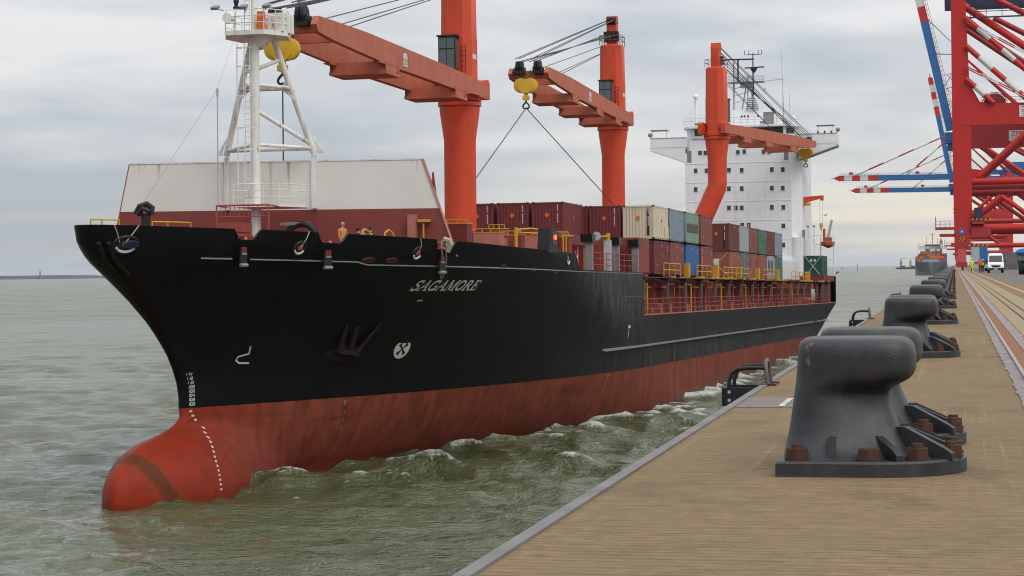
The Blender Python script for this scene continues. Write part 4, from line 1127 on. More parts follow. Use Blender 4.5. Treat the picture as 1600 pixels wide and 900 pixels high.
mb.build('yellow_pipe', M['yellow'], ship)
mb = MB()
for z0, s_ in ((11.3, .35), (10.75, .3), (10.4, .2)): mb.tube([(26.2 + .6 * k / 6 - .6, 12.1, z0 - s_ * math.sin(math.pi * k / 6) + .25 * k / 6) for k in range(7)], .03, 5)
mb.build('mooring_line', M['rope'], ship)
mb = MB(); mb.bb((2.4, 10.0, 10.35), (6.4, 12.1, 12.9)); mb.bb((6.2, 9.4, 10.35), (10, 10.8, 12.4)); mb.build('deck_locker', M['maroon'], ship)

# ---- main deck side passage: coaming wall, stanchions, rails, walkways
mb = MB(); mb.bb((-112.5, -10.9, 7.1), (.3, 10.9, 9.95)); cw = mb.build('side_coaming', M['maroon'], ship)
mb = MB(); mb.bb((-112.5, -11.0, 9.72), (6.3, 11.0, 10.16)); mb.build('hatch_top', M['maroon'], cw)
mb = MB()
for i, x in enumerate(np.arange(-110, 5.5, 3.55)):
    mb.bb((x, 10.9, 7.2), (x + .14, 11.3, 9.7))
mb.build('coaming_bracket', M['rail'], cw)['kind'] = 'stuff'
mb = MB()
for i, x in enumerate(np.arange(-108, 5, 7.1)): mb.bb((x, 10.902, 7.5), (x + 1.2, 10.93, 9.1))
mb.build('access_door', M['black'], cw)
mb = MB()
for i, x in enumerate(np.arange(-107, 5, 7.1)):
    mb.bb((x, 11.2, 9.2), (x + 2.6, 11.6, 9.34))
mb.build('step_platform', M['pink'], cw)
PX_ = [4.9, -4.6, -12.2, -19.9, -27.2, -35.2, -42.3, -50, -57, -64, -71.5, -79, -86, -92.3, -99, -106, -112, -118]
for x in PX_:
    mb = MB(); mb.bb((x - .15, 12.05, 7.2), (x + .15, 12.25, 9.75)); st_ = mb.build('stanchion', M['post'], ship)
    mb = MB(); mb.prism([(11.9, 9.78), (12.3, 9.78), (12.42, 10.02), (11.2, 10.02)], 'x', x - .8, x + .5); mb.build('stanchion_head', M['cab'], st_)
    mb = MB(); mb.bb((x - .7, 11.6, 10.022), (x + .7, 12.38, 10.20)); mb.build('container_foundation', M['yellow'] if random.random() < .6 else M['maroon'], st_)
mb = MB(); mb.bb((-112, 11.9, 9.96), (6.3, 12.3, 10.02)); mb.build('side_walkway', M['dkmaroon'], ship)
mb = MB()
for z in (7.62, 8.0, 8.4): mb.tube([(6, 12.33, z), (-60, 12.33, z + .02), (-118, 12.33, z + .04)], .022, 4)
for x in np.arange(-117, 5.5, 2.35): mb.cyl((x, 12.33, 7.2), (x, 12.33, 8.42), .026, n=4)
mb.build('deck_railing', M['rail'], ship)
for i, x in enumerate([1.6, -9.4, -17.2, -24.4, -33, -40, -48, -56.5, -66, -75.5, -84, -95, -104]):
    mb = MB(); mb.cyl((x, 11.75, 7.2), (x, 11.75, 9.6), .075, n=6); mb.cyl((x, 11.75, 9.5), (x + 2.4, 11.75, 9.5), .06, n=6); mb.build('pipe_loop', M['yellow' if i % 2 == 0 else 'rail'], ship)
    mb = MB()
    for y in (11.35, 11.75): mb.bar((x + 1.2, y, 7.2), (x + 2.6, y, 9.3), .06)
    for k in range(6): mb.cyl((x + 1.2 + 1.4 * k / 6, 11.35, 7.2 + 2.1 * k / 6), (x + 1.2 + 1.4 * k / 6, 11.75, 7.2 + 2.1 * k / 6), .03, n=4)
    mb.build('steel_ladder', M['rail'], ship)
mb = MB()
for i in range(46):
    x = random.uniform(-105, 4); h_ = random.uniform(.25, .75); mb.cyl((x, 11.8, 7.2), (x, 11.8, 7.2 + h_), random.uniform(.05, .14), n=6)
    if i % 3 == 0: mb.box((x, 11.7, 7.2 + h_), (.3, .25, .2))
mb.build('vent_heads', M['pink'], ship)['kind'] = 'stuff'
for x, w, c_ in ((3.2, 1.4, 'pink'), (1.2, 1.0, 'cab'), (-95.5, 3.0, 'maroon')):
    mb = MB(); mb.lathe((x, 11.4, 7.2), [(.4 * w, 0), (.42 * w, .6), (.3 * w, .9), (.05, 1.0)], 8); mb.build('winch', M[c_], ship)
# yellow safety fences over the walkway
for a_, b_ in ((-2.3, -9.3), (-17.1, -24.6), (-31.3, -38.4), (-38.6, -46.5), (-57, -67), (-79.8, -90.5), (-91, -97)):
    hoop_rail([(a_, 12.3, 10.1), ((a_ * 2 + b_) / 3, 12.3, 10.1), ((a_ + 2 * b_) / 3, 12.3, 10.1), (b_, 12.3, 10.1)], 1.02, 2, 'safety_fence', r_=.045)
for x in (-13.2, -28, -41.5, -53.5, -68.5, -96.8):
    mb = MB(); mb.bb((x - .5, 11.9, 10.1), (x + .3, 12.34, 11.25)); mb.build('yellow_panel', M['yellow'], ship)
for x in np.arange(-75, -1, 6.2):
    mb = MB(); mb.bb((x, 11.8, 10.025), (x + 1.6, 12.42, 10.12)); mb.build('yellow_step', M['yellow'], ship)
# rope hanging in a bight over the bulwark, rope lines from the fairleads
for o_, w in ((0, .045), (.55, .045)):
    pass
mb = MB()
pts = [hullpt(48.5, 11.6, -.1), hullpt(48.5, 11.72, .1), hullpt(48.5, 11.4, .12)] + [hullpt(48.5 - .21 * k, 11.4 - .19 * k, .12) for k in range(1, 9)] + [hullpt(46.62, 9.78, .14)] + [hullpt(46.6 + .19 * k, 9.9 + .19 * k, .12) for k in range(0, 8)] + [hullpt(48.05, 11.5, .12), hullpt(48.0, 11.72, .05), hullpt(47.9, 11.6, -.2)]
mb.tube(pts, .035, 6)
rp = mb.build('hanging_rope', M['rope'], ship)
mb = MB(); mb.tube([hullpt(47.75, 11.2, .12), hullpt(47.8, 11.55, .2), hullpt(47.9, 11.75, .12), hullpt(48.1, 11.8, -.1)], .15, 7); mb.build('rope_coil', M['rope'], rp)
for x0, z0, x1, z1 in ((58.0, 12.0, 58.3, 11.25), (50.3, 11.8, 50.1, 11.1), (68.4, 12.1, 68.0, 11.35), (67.2, 12.1, 67.7, 11.4)):
    mb = MB(); mb.tube([hullpt(x0, z0, .05), hullpt((x0 + x1) / 2, (z0 + z1) / 2, .08), hullpt(x1, z1, .06)], .025, 5); mb.build('messenger_line', M['rope'], ship)
mb = MB(); mb.tube([(60.0, 2.35, 13.3), (60, 2.36, 19.0)], .03, 5); mb.cyl((60, 2.36, 18.6), (60, 2.36, 18.95), .07, n=6); mb.build('jack_staff', M['lgrey'], ship)
mb = MB(); mb.tube([(49.9, -1.0, 22.9), (60, 2.36, 18.95)], .007, 4); mb.tube([(60, 2.36, 18.95), (60, -1.9, 13.1)], .007, 4); mb.build('forestay', M['mgrey'], ship)
# ------------------------------------------------------------------ white deckhouse
HX = -122.0
wt = M['white']
mb = MB()
# main block with chamfered front corners, forward face at HX
mb.prism([(HX, -7.6), (HX, 7.0), (HX - 1.3, 8.25), (HX - 12, 8.25), (HX - 12, -7.7), (HX - .4, -7.7)], 'z', 7.2, 28.0)
house = mb.build('deckhouse', wt, ship)
mb = MB()
for z in (13.3, 15.95, 18.62, 21.28, 23.93, 26.55):           # deck edge lines
    mb.bb((HX + .002, -7.6, z - .05), (HX + .035, 6.98, z + .05))
mb.build('deck_line', wt, house)
mb = MB()
for k, z in enumerate((10.9, 13.3, 15.95, 18.62, 21.28)):
    for y in (-7.0, -5.1, -4.0, -2.3, -.75, 1.1, 2.2, 3.4, 5.2, 6.6):
        if y + .04 * k > 6.8: continue
        mb.bb((HX + .002, y - .03, z + .35), (HX + .05, y + .03, z + 2.15))
mb.build('vertical_seam', wt, house)
def winpart(y, z, w=.52, h=.66, parent=house, x=HX):
    mb = MB()
    for a_, b_ in (((y - w / 2 - .07, z - h / 2 - .07), (y + w / 2 + .07, z - h / 2)), ((y - w / 2 - .07, z + h / 2), (y + w / 2 + .07, z + h / 2 + .07)), ((y - w / 2 - .07, z - h / 2), (y - w / 2, z + h / 2)), ((y + w / 2, z - h / 2), (y + w / 2 + .07, z + h / 2))):
        mb.bb((x - .01, *a_), (x + .05, *b_))
    mb.cur = 1
    mb.bb((x - .01, y - w / 2, z - h / 2), (x + .012, y + w / 2, z + h / 2))
    return mb.build('window', [wt, M['glass']], parent)
for y, z in [(-6.18, 25.57), (-4.67, 25.54), (-1.56, 25.55), (.2, 25.5), (4.33, 25.48), (5.82, 25.44), (-6.2, 23.0), (-2.4, 22.98), (-1.6, 23.0), (.18, 22.97), (4.31, 22.95), (5.8, 22.91), (-1.61, 20.36), (-.64, 20.35), (.15, 20.33), (4.28, 20.33), (5.85, 20.3), (5.83, 17.76), (5.8, 15.15), (1.1, 17.95), (.2, 17.95), (5.78, 12.35)]:
    winpart(y, z)
for y, z in [(-5.54, 28.03), (-4.82, 28.01), (-.3, 27.97), (.58, 28.04), (3.22, 27.96), (4.01, 27.94)]: winpart(y, z, .5, .62)
for y in (-7.05, 6.3):
    mb = MB(); mb.bb((HX, y - .3, 26.75), (HX + .03, y + .3, 28.35)); mb.build('louvre_door', M['mgrey'], house)
# upper house and bridge with canted windows
mb = MB(); mb.prism([(HX - .02, -7.0), (HX - .02, 6.4), (HX - 1.0, 8.1), (HX - 10, 8.1), (HX - 10, -7.6), (HX - .6, -7.6)], 'z', 28.0, 29.95); ub = mb.build('upper_house', wt, ship)
mb = MB()
BR = [(HX + .5, -6.6), (HX + .5, 6.0), (HX - 1.6, 7.6), (HX - 9, 7.6), (HX - 9, -7.6), (HX - 1.4, -7.6)]
mb.loft([[(x - (.35 if x > HX - 2 else 0), y, 29.95) for x, y in BR], [(x - .25, y, 30.25) for x, y in BR], [(x, y, 31.35) for x, y in BR]])
br_ = mb.build('bridge', wt, ship)
mb = MB(); mb.prism([(x + (.5 if x > HX - 2 else -.3), y * 1.05) for x, y in BR], 'z', 31.35, 31.62); mb.build('bridge_roof', wt, br_)
for y in (-5.6, -4.0, 1.3, 2.5, 3.55, 4.6, 5.5, -2.4, -.9, .2):
    mb = MB(); w = .62
    mb.add([(HX + .29 + .01, y - w, 30.35), (HX + .29 + .01, y + w * .75, 30.35), (HX + .49 + .03, y + w * .75, 31.25), (HX + .49 + .03, y - w, 31.25)], [(0, 1, 2, 3)])
    mb.build('bridge_window', M['glass'], br_)
mb = MB(); mb.add([(HX - .1, 6.35, 30.4), (HX - 1.2, 7.25, 30.4), (HX - 1.15, 7.3, 31.2), (HX, 6.4, 31.2)], [(0, 1, 2, 3)]); mb.build('bridge_window', M['glass'], br_)
# open bridge wings
for sg, yi, ye in ((-1, 7.6, 12.5), (1, 8.0, 13.2)):
    mb = MB()
    pr = [(sg * yi, 26.8), (sg * ye, 28.55), (sg * ye, 28.75), (sg * (yi + .0), 28.75)]
    mb.prism(pr if sg > 0 else pr[::-1], 'x', HX - 2.8, HX - 2.6); mb.prism(pr if sg > 0 else pr[::-1], 'x', HX - .1, HX + .04)
    mb.bb((HX - 2.8, sg * yi, 28.72), (HX + .05, sg * ye, 28.9))
    wg = mb.build('bridge_wing', wt, ship)
    mb = MB(); mb.bb((HX + .0, sg * (yi - .3), 28.9), (HX + .09, sg * ye, 30.18)); mb.bb((HX - 2.8, sg * (ye - .1), 28.9), (HX + .085, sg * (ye + .01), 30.18)); mb.bb((HX - 2.8, sg * yi, 28.9), (HX - 2.7, sg * ye, 30.18)); mb.build('wing_bulwark', wt, wg)
    mb = MB(); mb.bb((HX - .05, sg * (yi - .2), 30.19), (HX + .16, sg * (ye + .03), 30.26)); mb.build('cap_rail', M['lgrey'], wg)
    mb = MB(); mb.bar((HX - 1.35, sg * (yi + .1), 26.75), (HX - 1.35, sg * ye, 28.5), 2.7, .08, up=(0, 0, 1)); mb.build('wing_soffit', M['lgrey'], wg)
    yc = -11.3 if sg < 0 else 11.6
    mb = MB()
    for dy_ in (-1.0, 1.0): mb.cyl((HX - .6, yc + dy_, 30.2), (HX - .6, yc + dy_, 31.3), .03, n=5)
    mb.bb((HX - 1.6, yc - 1.2, 31.28), (HX + .2, yc + 1.2, 31.36)); mb.build('awning', M['mgrey'], wg)
    mb = MB(); mb.ball((HX - .3, sg * (ye + .1), 30.7), .3, 8, 6); mb.cyl((HX - .3, sg * (ye - .1), 30.2), (HX - .3, sg * (ye + .1), 30.6), .06, n=5); mb.build('searchlight', M['mgrey'], wg)
mb = MB()
for y in (10.6, 11.5, 12.4): mb.lathe((HX - .3, y, 30.2), [(.10, 0), (.14, .2), (.09, .34), (.05, .42)], 7)
mb.build('console', M['black'], wg)
# port shoulder: sloping screen, side tower and ladder
mb = MB(); mb.prism([(7.9, 30.2), (10.0, 30.2), (9.2, 31.2), (7.9, 31.2)], 'x', HX - 1.6, HX - 1.5); mb.build('side_screen', wt, br_)
mb = MB(); mb.lathe((HX - .6, 7.6, 7.2), [(.9, 0), (.9, 9.0), (.02, 9.02)], 18); mb.lathe((HX - 1.2, 9.0, 7.2), [(.95, 0), (.95, 8.75), (.02, 8.77)], 18); tw = mb.build('side_tower', paint('rusting white', (.72, .73, .73), .5, .15, .25, .45, rustcol=(.42, .25, .10)), ship)
mb = MB()
for y in (9.1, 9.9): mb.cyl((HX - .6, y, 16.0), (HX - .6, y, 17.6), .04, n=5)
for y in (9.1, 9.9): mb.box((HX - .5, y, 17.65), (.3, .35, .22))
mb.bb((HX - .7, 8.3, 16), (HX - .5, 8.7, 17.2)); mb.build('floodlight_stand', M['mgrey'], tw)
mb = MB()
for y in (6.4, 7.1): mb.cyl((HX + .6, y, 10.0), (HX + .6, y, 13.1), .05, n=5)
for z in np.arange(10.2, 13.1, .5): mb.cyl((HX + .6, 6.4, z), (HX + .6, 7.1, z), .035, n=4)
mb.build('house_ladder', wt, ship)
mb = MB(); mb.bb((HX + .05, 4.4, 9.9), (HX + 1.0, 7.4, 13.0)); mb.build('entrance_lobby', wt, ship)
mb = MB(); mb.bb((HX + .9, 4.1, 10.0), (HX + 1.03, 4.35, 12.2)); mb.bb((HX + 1.0, 5.0, 11.9), (HX + 1.04, 5.5, 12.6)); mb.build('lobby_door', M['maroon'], ship)
# provision crane and rescue boat on the quarter
mb = MB(); mb.bar((HX - 3, 8.2, 21.35), (HX - 3, 10.7, 21.75), .45, .85, .35, .4, up=(0, 0, 1)); mb.box((HX - 3, 10.75, 21.6), (.4, .45, .7)); pc = mb.build('provision_crane', M['crane'], ship)
mb = MB(); mb.lathe((HX - 3, 8.7, 20.6), [(.5, 0), (.5, .35), (.05, .4)], 8); mb.build('crane_foot', M['yellow'], pc)
mb = MB()
for y in (10.45, 10.8): mb.cyl((HX - 3, y, 21.4), (HX - 3, y, 18.2), .018, n=4)
mb.cyl((HX - 3, 10.62, 17.0), (HX - 3, 10.62, 14.5), .012, n=4); mb.build('fall_wire', M['lgrey'], pc)
mb = MB(); mb.lathe((HX - 3, 10.62, 17.0), [(.06, 0), (.08, .35), (.2, .6), (.24, 1.1), (.1, 1.2)], 8); mb.build('hook_block', M['hook'], pc)
mb = MB(); mb.loft([[(x_, 11.4 - w_, 15.55), (x_, 11.4 - w_ * .9, 15.1), (x_, 11.4, 14.75 + k_), (x_, 11.4 + w_ * .9, 15.1), (x_, 11.4 + w_, 15.55), (x_, 11.4, 15.75)] for x_, w_, k_ in ((HX - 6.4, .55, .25), (HX - 5.4, .85, 0), (HX - 2.6, .85, 0), (HX - 1.9, .55, .2), (HX - 1.5, .08, .6))]); rbt = mb.build('rescue_boat', M['boat'], ship)
mb = MB(); mb.bb((HX - 4.6, 10.8, 15.45), (HX - 3.2, 11.9, 16.2)); mb.build('boat_canopy', M['rail'], rbt)
mb = MB()
for y in (10.4, 12.2): mb.cyl((HX - 4, y, 10.9), (HX - 4, y, 16.5), .07, n=6)
for z in (13.2, 15.3, 16.5): mb.cyl((HX - 4, 8.6, z), (HX - 4, 12.25, z), .06, n=6)
mb.cyl((HX - 4, 8.6, 10.9), (HX - 4, 8.6, 16.5), .06, n=6)
mb.build('boat_deck_rail', wt, ship)
mb = MB(); mb.bar((HX - 4, 11.4, 16), (HX - 4, 11.95, 18.6), .45, .4, .35, .3); mb.build('boat_davit', M['lgrey'], rbt)
mb = MB(); mb.cyl((HX - 4, 10.9, 15.8), (HX - 4, 10.9, 17.4), .18, n=8); mb.build('davit_post', M['crane'], rbt)
mb = MB(); mb.bb((-139, -9.7, 10.9), (-128, 9.7, 11.6)); mb.bb((-134, -8, 7.2), (-126, 9, 13)); mb.build('poop_house', M['maroon'], ship)
mb = MB(); mb.lathe((-133, 0, 13), [(3, 0), (3, 14), (2.6, 19), (.1, 19)], 16); mb.build('funnel', wt, ship)
mb = MB(); mb.cyl((HX - 6, 12.2, 11.2), (HX - 6, 12.6, 11.5), .15, n=6); mb.bar((HX + 2, 11.9, 7.2), (HX + 2, 11.9, 10.1), .2, .3); mb.build('quarter_light', M['mgrey'], ship)
# gangway coil and lockers at the after end of the passage
mb = MB()
for i in range(4): mb.tube([(-100.5 - .9 * i, 12.0, 8.1 + .45 * math.cos(a_)) if False else (-100.5 - .9 * i + .3 * math.cos(a_), 12.05, 8.35 + .65 * math.sin(a_)) for a_ in np.linspace(0, 2 * math.pi, 9)[:-1]], .11, 5, closed=True)
mb.build('life_ring', M['lgrey'], ship)

# roof of the bridge: mast, radars, domes, aerials
RX = HX - 5
mb = MB(); mb.prism([(-2.2, 31.6), (5.4, 31.6), (4.2, 34.2), (-1.6, 34.2)], 'x', RX - 1.5, RX + .6); rh = mb.build('mast_house', wt, ship)
for y in (-.4, .0, .5, 1.9):
    mb = MB(); mb.bb((RX + .55, y - .12, 33.1), (RX + .63, y + .12, 33.4)); mb.build('port', M['black'], rh)
mb = MB()
for i in range(6): mb.bb((RX + .6, .2 + .09 * i, 34.25 + .28 * i), (RX + 1.0, 2.0 - .09 * i, 34.4 + .28 * i))
mb.build('vent_louvre', M['mgrey'], rh)
rm = MB()
for x, y in ((RX - .8, -.6), (RX + .2, .35), (RX + .2, 1.4)): rm.cyl((x, y, 34), (RX - .3, .4, 39), .11, .08, 6)
rm.cyl((RX - .3, -1.6, 31.6), (RX - .3, -1.6, 41.0), .16, .11, 8)
for z in (35.2, 36.2, 37.2, 38.2): rm.cyl((RX - .3, -1.6, z), (RX - .2, .9, z + .7), .05, n=5)
rmast = rm.build('radar_mast', M['lgrey'], ship)
mb = MB(); mb.bb((RX - 1.2, -2.2, 38.0), (RX + .8, 2.6, 38.12)); mb.bb((RX - .6, -.6, 37.3), (RX + .6, 1.2, 38.0)); mb.build('mast_platform', M['mgrey'], rmast)
mb = MB()
for z in (38.5, 38.9): mb.tube([(RX + .8, -2.2, z), (RX + .8, 2.6, z), (RX - 1.2, 2.6, z), (RX - 1.2, -2.2, z)], .03, 4, closed=True)
for y in (-2.2, -1, .2, 1.4, 2.6): mb.cyl((RX + .8, y, 38.1), (RX + .8, y, 38.92), .03, n=4)
mb.build('mast_railing', M['lgrey'], rmast)
mb = MB(); mb.cyl((RX, 1.15, 37), (RX, 1.15, 42.1), .13, .07, 7); mb.cyl((RX, .2, 41.9), (RX, 2.4, 41.9), .05, n=5)
for y in (.0, .6, 1.9, 2.4): mb.cyl((RX, y, 41.9), (RX, y, 42.5), .05, n=5)
mb.cyl((RX, 1.15, 37), (RX, 1.0, 33.6), .10, n=6)
mb.build('signal_pole', M['navy'], rmast)
mb = MB(); mb.box((RX + .3, -.9, 41.25), (.35, 4.4, .18), rz=.15); mb.cyl((RX + .3, -.9, 38), (RX + .3, -.9, 41.2), .12, n=6); mb.build('radar_scanner', M['navy'], rmast)
mb = MB(); mb.box((RX + .3, 1.4, 40.05), (.3, 2.8, .16), rz=-.2); mb.lathe((RX + .2, 1.3, 39.3), [(.1, 0), (.5, .55), (.5, .65), (.1, .7)], 8); mb.build('radar_scanner', M['navy'], rmast)
mb = MB(); mb.cyl((RX, 2.4, 38.1), (RX, 5.4, 38.35), .06, n=5); mb.cyl((RX, 5.3, 38.4), (RX, 5.2, 34.5), .015, n=4); mb.cyl((RX, 2.6, 36.7), (RX, 2.9, 37.2), .09, n=5); mb.build('yard_arm', M['lgrey'], rmast)
def dome(x, y, z, r, h):
    mb = MB(); mb.ball((x, y, z + h + r * .7), (r, r, r * 1.05), 12, 8); mb.cyl((x, y, z), (x, y, z + h + .2), r * .42, n=8); mb.build('satellite_dome', M['lgrey' if False else 'white'], ship)
dome(HX - 2, -6.4, 31.6, .38, 4.1); dome(HX - 2.5, -3.9, 31.6, .75, 2.0); dome(HX - 3, 7.0, 31.6, .3, .9)
mb = MB()
for y in (-7.6, -5.9): mb.cyl((HX - 2, y, 31.6), (HX - 2, -6.5, 35.6), .07, n=5)
mb.cyl((HX - 2, -5.6, 31.6), (HX - 2, -5.6, 33.6), .05, n=5); mb.cyl((HX - 2, -5.6, 33.5), (HX - 2, -4.6, 33.5), .04, n=5)
mb.build('dome_tripod', wt, ship)
mb = MB(); mb.cyl((HX - 3, 5.6, 31.6), (HX - 3, 5.6, 35), .14, .06, 6); mb.cyl((HX - 3, 5.6, 35), (HX - 3, 5.35, 42.2), .05, .02, 5); mb.cyl((HX - 3, 6.5, 31.6), (HX - 3, 6.45, 36), .03, n=4); mb.build('whip_aerial', M['lgrey'], ship)
mb = MB()
RR = [(HX + .9, -7.6), (HX + .9, 6.2), (HX - 1.4, 7.9)]
for z in (32.0, 32.35, 32.7): mb.tube([(x, y, z) for x, y in RR], .025, 4)
for i in range(15): mb.cyl((HX + .9, -7.6 + i * .98, 31.6), (HX + .9, -7.6 + i * .98, 32.72), .025, n=4)
mb.build('roof_railing', M['lgrey'], br_)
mb = MB()
for y in (-5.8, 3.2): mb.box((HX + 1.0, y, 31.9), (.3, .5, .3))
mb.build('roof_light', M['mgrey'], br_)['kind'] = 'stuff'
mb = MB(); mb.bb((HX - .8, 3.2, 31.6), (HX - .2, 4.6, 33.4)); mb.build('roof_locker', M['mgrey'], br_)

# ------------------------------------------------------------------ deck cranes
def deck_crane(base, zped, yaw, jp, bent=None, hook_drop=1.2, sling=None, ties=(4.4, 12.6, 22.4)):
    # crane frame: origin at the slewing ring, +x along the jib
    F = T(base) @ Matrix.Rotation(yaw, 4, 'Z')
    def B(): m_ = MB(); m_.M = F; return m_
    cr_ = M['crane']
    mb = MB()
    x, y, z = base
    if bent:
        mb.lathe((x, y, z), [(1.14, -5.6), (1.15, -2.6), (1.42, -.55), (1.42, -.3), (1.58, -.28), (1.58, 0)], 24)
        p = [(x, y, z - 5.5), (x + .02, y - .05, z - 6.0), (x + bent[0] * .5, y + bent[1] * .5, z - 5.9 + bent[2] * .5), (x + bent[0], y + bent[1], z - 5.9 + bent[2])]
        mb.tube(p, 1.16, 24)
    else:
        mb.lathe((x, y, z), [(1.16, -zped), (1.16, -2.75), (1.46, -.62), (1.46, -.30), (1.58, -.28), (1.58, 0)], 28)
    root = mb.build('deck_crane', cr_, ship, sharp=20)
    mb = B(); mb.lathe((0, 0, 0), [(1.50, .0), (1.50, .09)], 28); mb.build('ring_gap', M['black'], root)
    mb = B(); mb.lathe((0, 0, .09), [(1.6, 0), (1.6, .42), (1.45, .5)], 28)
    for sg in (-1, 1): mb.prism([(-1.9, .30), (.9, .30), (.9, 1.35), (-1.5, 1.75), (-1.9, 1.5)], 'y', sg * 1.18, sg * 1.75)
    mb.build('turntable', cr_, root)
    # octagonal house of the column
    def oct_(w, d, c_, z_): return [(d / 2, -w / 2 + c_, z_), (d / 2, w / 2 - c_, z_), (d / 2 - c_, w / 2, z_), (-d / 2 + c_, w / 2, z_), (-d / 2, w / 2 - c_, z_), (-d / 2, -w / 2 + c_, z_), (-d / 2 + c_, -w / 2, z_), (d / 2 - c_, -w / 2, z_)]
    mb = B(); mb.loft([oct_(2.35, 2.5, .55, .5), oct_(2.35, 2.5, .55, 4.6), oct_(2.3, 2.45, .55, 4.62), oct_(2.22, 2.35, .52, 8.2), oct_(2.0, 2.1, .5, 8.35)]); col = mb.build('column', cr_, root)
    mb = B(); mb.bb((-.55, -.5, 8.3), (.35, .5, 10.6)); mb.prism([(-.55, 10.6), (.35, 10.6), (.15, 11.3), (-.3, 11.3)], 'y', -.55, .55); mb.build('column_head', cr_, root)
    mb = B()
    for y_, z_ in ((-.32, 10.8), (0, 10.8), (.32, 10.8), (-.28, 9.4), (.28, 9.4)): mb.cyl((.25, y_ - .12, z_), (.25, y_ + .12, z_), .42, n=14)
    mb.bb((.1, -.75, 8.7), (.6, .75, 9.7))
    mb.build('head_sheave', M['black'], root)
    mb = B()
    for z_ in (8.8, 9.25): mb.tube([(1.1, -1.05, z_), (1.1, 1.05, z_), (-1.1, 1.05, z_), (-1.1, -1.05, z_)], .035, 4, closed=True)
    for q_ in ((1.1, -1.05), (1.1, 0), (1.1, 1.05), (-1.1, 1.05), (-1.1, -1.05), (0, 1.05), (0, -1.05)): mb.cyl((*q_, 8.3), (*q_, 9.27), .035, n=4)
    mb.build('top_railing', M['rail'], root)
    mb = B(); mb.bb((1.2, -.98, 2.0), (1.95, .30, 4.62)); mb.bb((1.15, -1.08, 4.60), (2.05, .42, 4.70)); mb.bb((1.2, -1.02, 1.92), (2.0, .34, 2.0)); cabo = mb.build('operator_cab', M['cab'], root)
    mb = B()
    for a_, b_ in ((-.90, -.40), (-.34, .22)):
        mb.bb((1.955, a_, 3.75), (1.97, b_, 4.5)); mb.bb((1.955, a_, 2.2), (1.97, b_, 3.65))
    mb.bb((1.3, .302, 2.3), (1.9, .315, 4.4)); mb.build('cab_window', M['cabglass'], root)
    mb = B()
    for y_ in (.55, .88): mb.cyl((1.3, y_, .6), (1.3, y_, 4.0), .03, n=4)
    for z_ in np.arange(.8, 4, .35): mb.cyl((1.3, .55, z_), (1.3, .88, z_), .022, n=4)
    mb.build('column_ladder', M['dkmaroon'], root)
    mb = B(); mb.bb((-.35, 1.155, 3.1), (.55, 1.19, 3.45)); mb.build('maker_plate', M['stripew'], root)
    # twin girder jib
    J = F @ T((0, 0, .95)) @ Matrix.Rotation(-jp, 4, 'Y')
    def BJ(): m_ = MB(); m_.M = J; return m_
    LJ = 33.2
    mb = BJ()
    prof = [(-1.6, -.50), (1.5, -.60), (6, -.70), (22, -.66), (30.5, -.42), (LJ, -.25), (LJ + .4, .15), (LJ, .66), (30.5, .72), (25, .80), (8, .66), (1.0, .52), (-1.6, .10)]
    for sg in (-1, 1):
        y0, y1 = sorted((sg * 1.42, sg * 1.76)); mb.prism(prof, 'y', y0, y1)
    jib = mb.build('jib', M['jib'], root)
    mb = BJ()
    for sg in (-1, 1):
        pr_ = [(1.2, -.86), (22, -1.06), (22, -1.0), (6, -.98), (1.2, -.79)]
        y0, y1 = sorted((sg * 1.36, sg * 1.82)); mb.bb((3.5, y0, -.74), (23, y1, -.68))
    for a_ in ties:
        mb.bb((a_, -1.9, -1.32), (a_ + 2.6, 1.9, -1.12)); mb.bb((a_, -1.85, -1.12), (a_ + .14, 1.85, -.55)); mb.bb((a_ + 2.46, -1.85, -1.12), (a_ + 2.6, 1.85, -.55))
        for sg in (-1, 1): mb.prism([(a_ + .6, -1.12), (a_ + 2.6, -1.12), (a_ + 2.6, -.66), (a_ - .1, -.66)], 'y', sg * 1.72 - .1, sg * 1.72 + .1)
        mb.prism([(a_ + .8, -1.1), (a_ + 1.8, -1.1), (a_ + 1.2, -.1), (a_ + .4, -.1)], 'y', -1.40, -1.34)
    mb.bb((LJ - .8, -1.3, -.2), (LJ - .3, 1.3, .45)); mb.bb((29.0, -1.3, -.3), (29.3, 1.3, .4))
    mb.build('jib_cross_tie', M['jib'], root)
    mb = BJ()
    mb.prism([(17.4, .0), (18.2, .0), (18.2, .28), (17.95, .42), (17.65, .42), (17.4, .28)], 'y', 1.765, 1.79); mb.bb((17.4, 1.765, -.46), (18.2, 1.79, -.06)); mb.build('load_plate', M['stripew'], root)
    mb = BJ()
    for x_ in (17.8,): 
        for z_ in (-.2, -.33): mb.bb((17.5, 1.792, z_), (18.1, 1.80, z_ + .05))
    mb.build('plate_print', M['mgrey'], root)
    mb = BJ()
    for y_ in (-.95, -.65, .65, .95): mb.cyl((LJ + .1, y_ - .12, .75), (LJ + .1, y_ + .12, .75), .50, n=16)
    for y_ in (-.8, .8): mb.bb((LJ - .5, y_ - .4, .1), (LJ + .4, y_ + .4, .7))
    mb.build('tip_sheave', M['black'], root)
    tip = J @ Vector((LJ + 1.1, 0, .1)); head = F @ Vector((.3, 0, 10.9)); head2 = F @ Vector((.3, 0, 9.4))
    mb = MB()
    pv = F.to_3x3() @ Vector((0, 1, 0))
    for a_ in (-.95, -.6, .6, .95): mb.cyl(tip + pv * a_ + Vector((0, 0, 1.2)), head + pv * (a_ * .35), .040, n=5)
    for a_ in (-.8, -.3, .3, .8): mb.cyl(tip + pv * a_ + Vector((0, 0, .9)) , head2 + pv * (-a_ * .9), .038, n=5)
    for a_ in (-1.47, 1.47): mb.cyl(J @ Vector((28.5, a_, .85)), F @ Vector((.9, a_ * .6, 8.2)), .034, n=5)
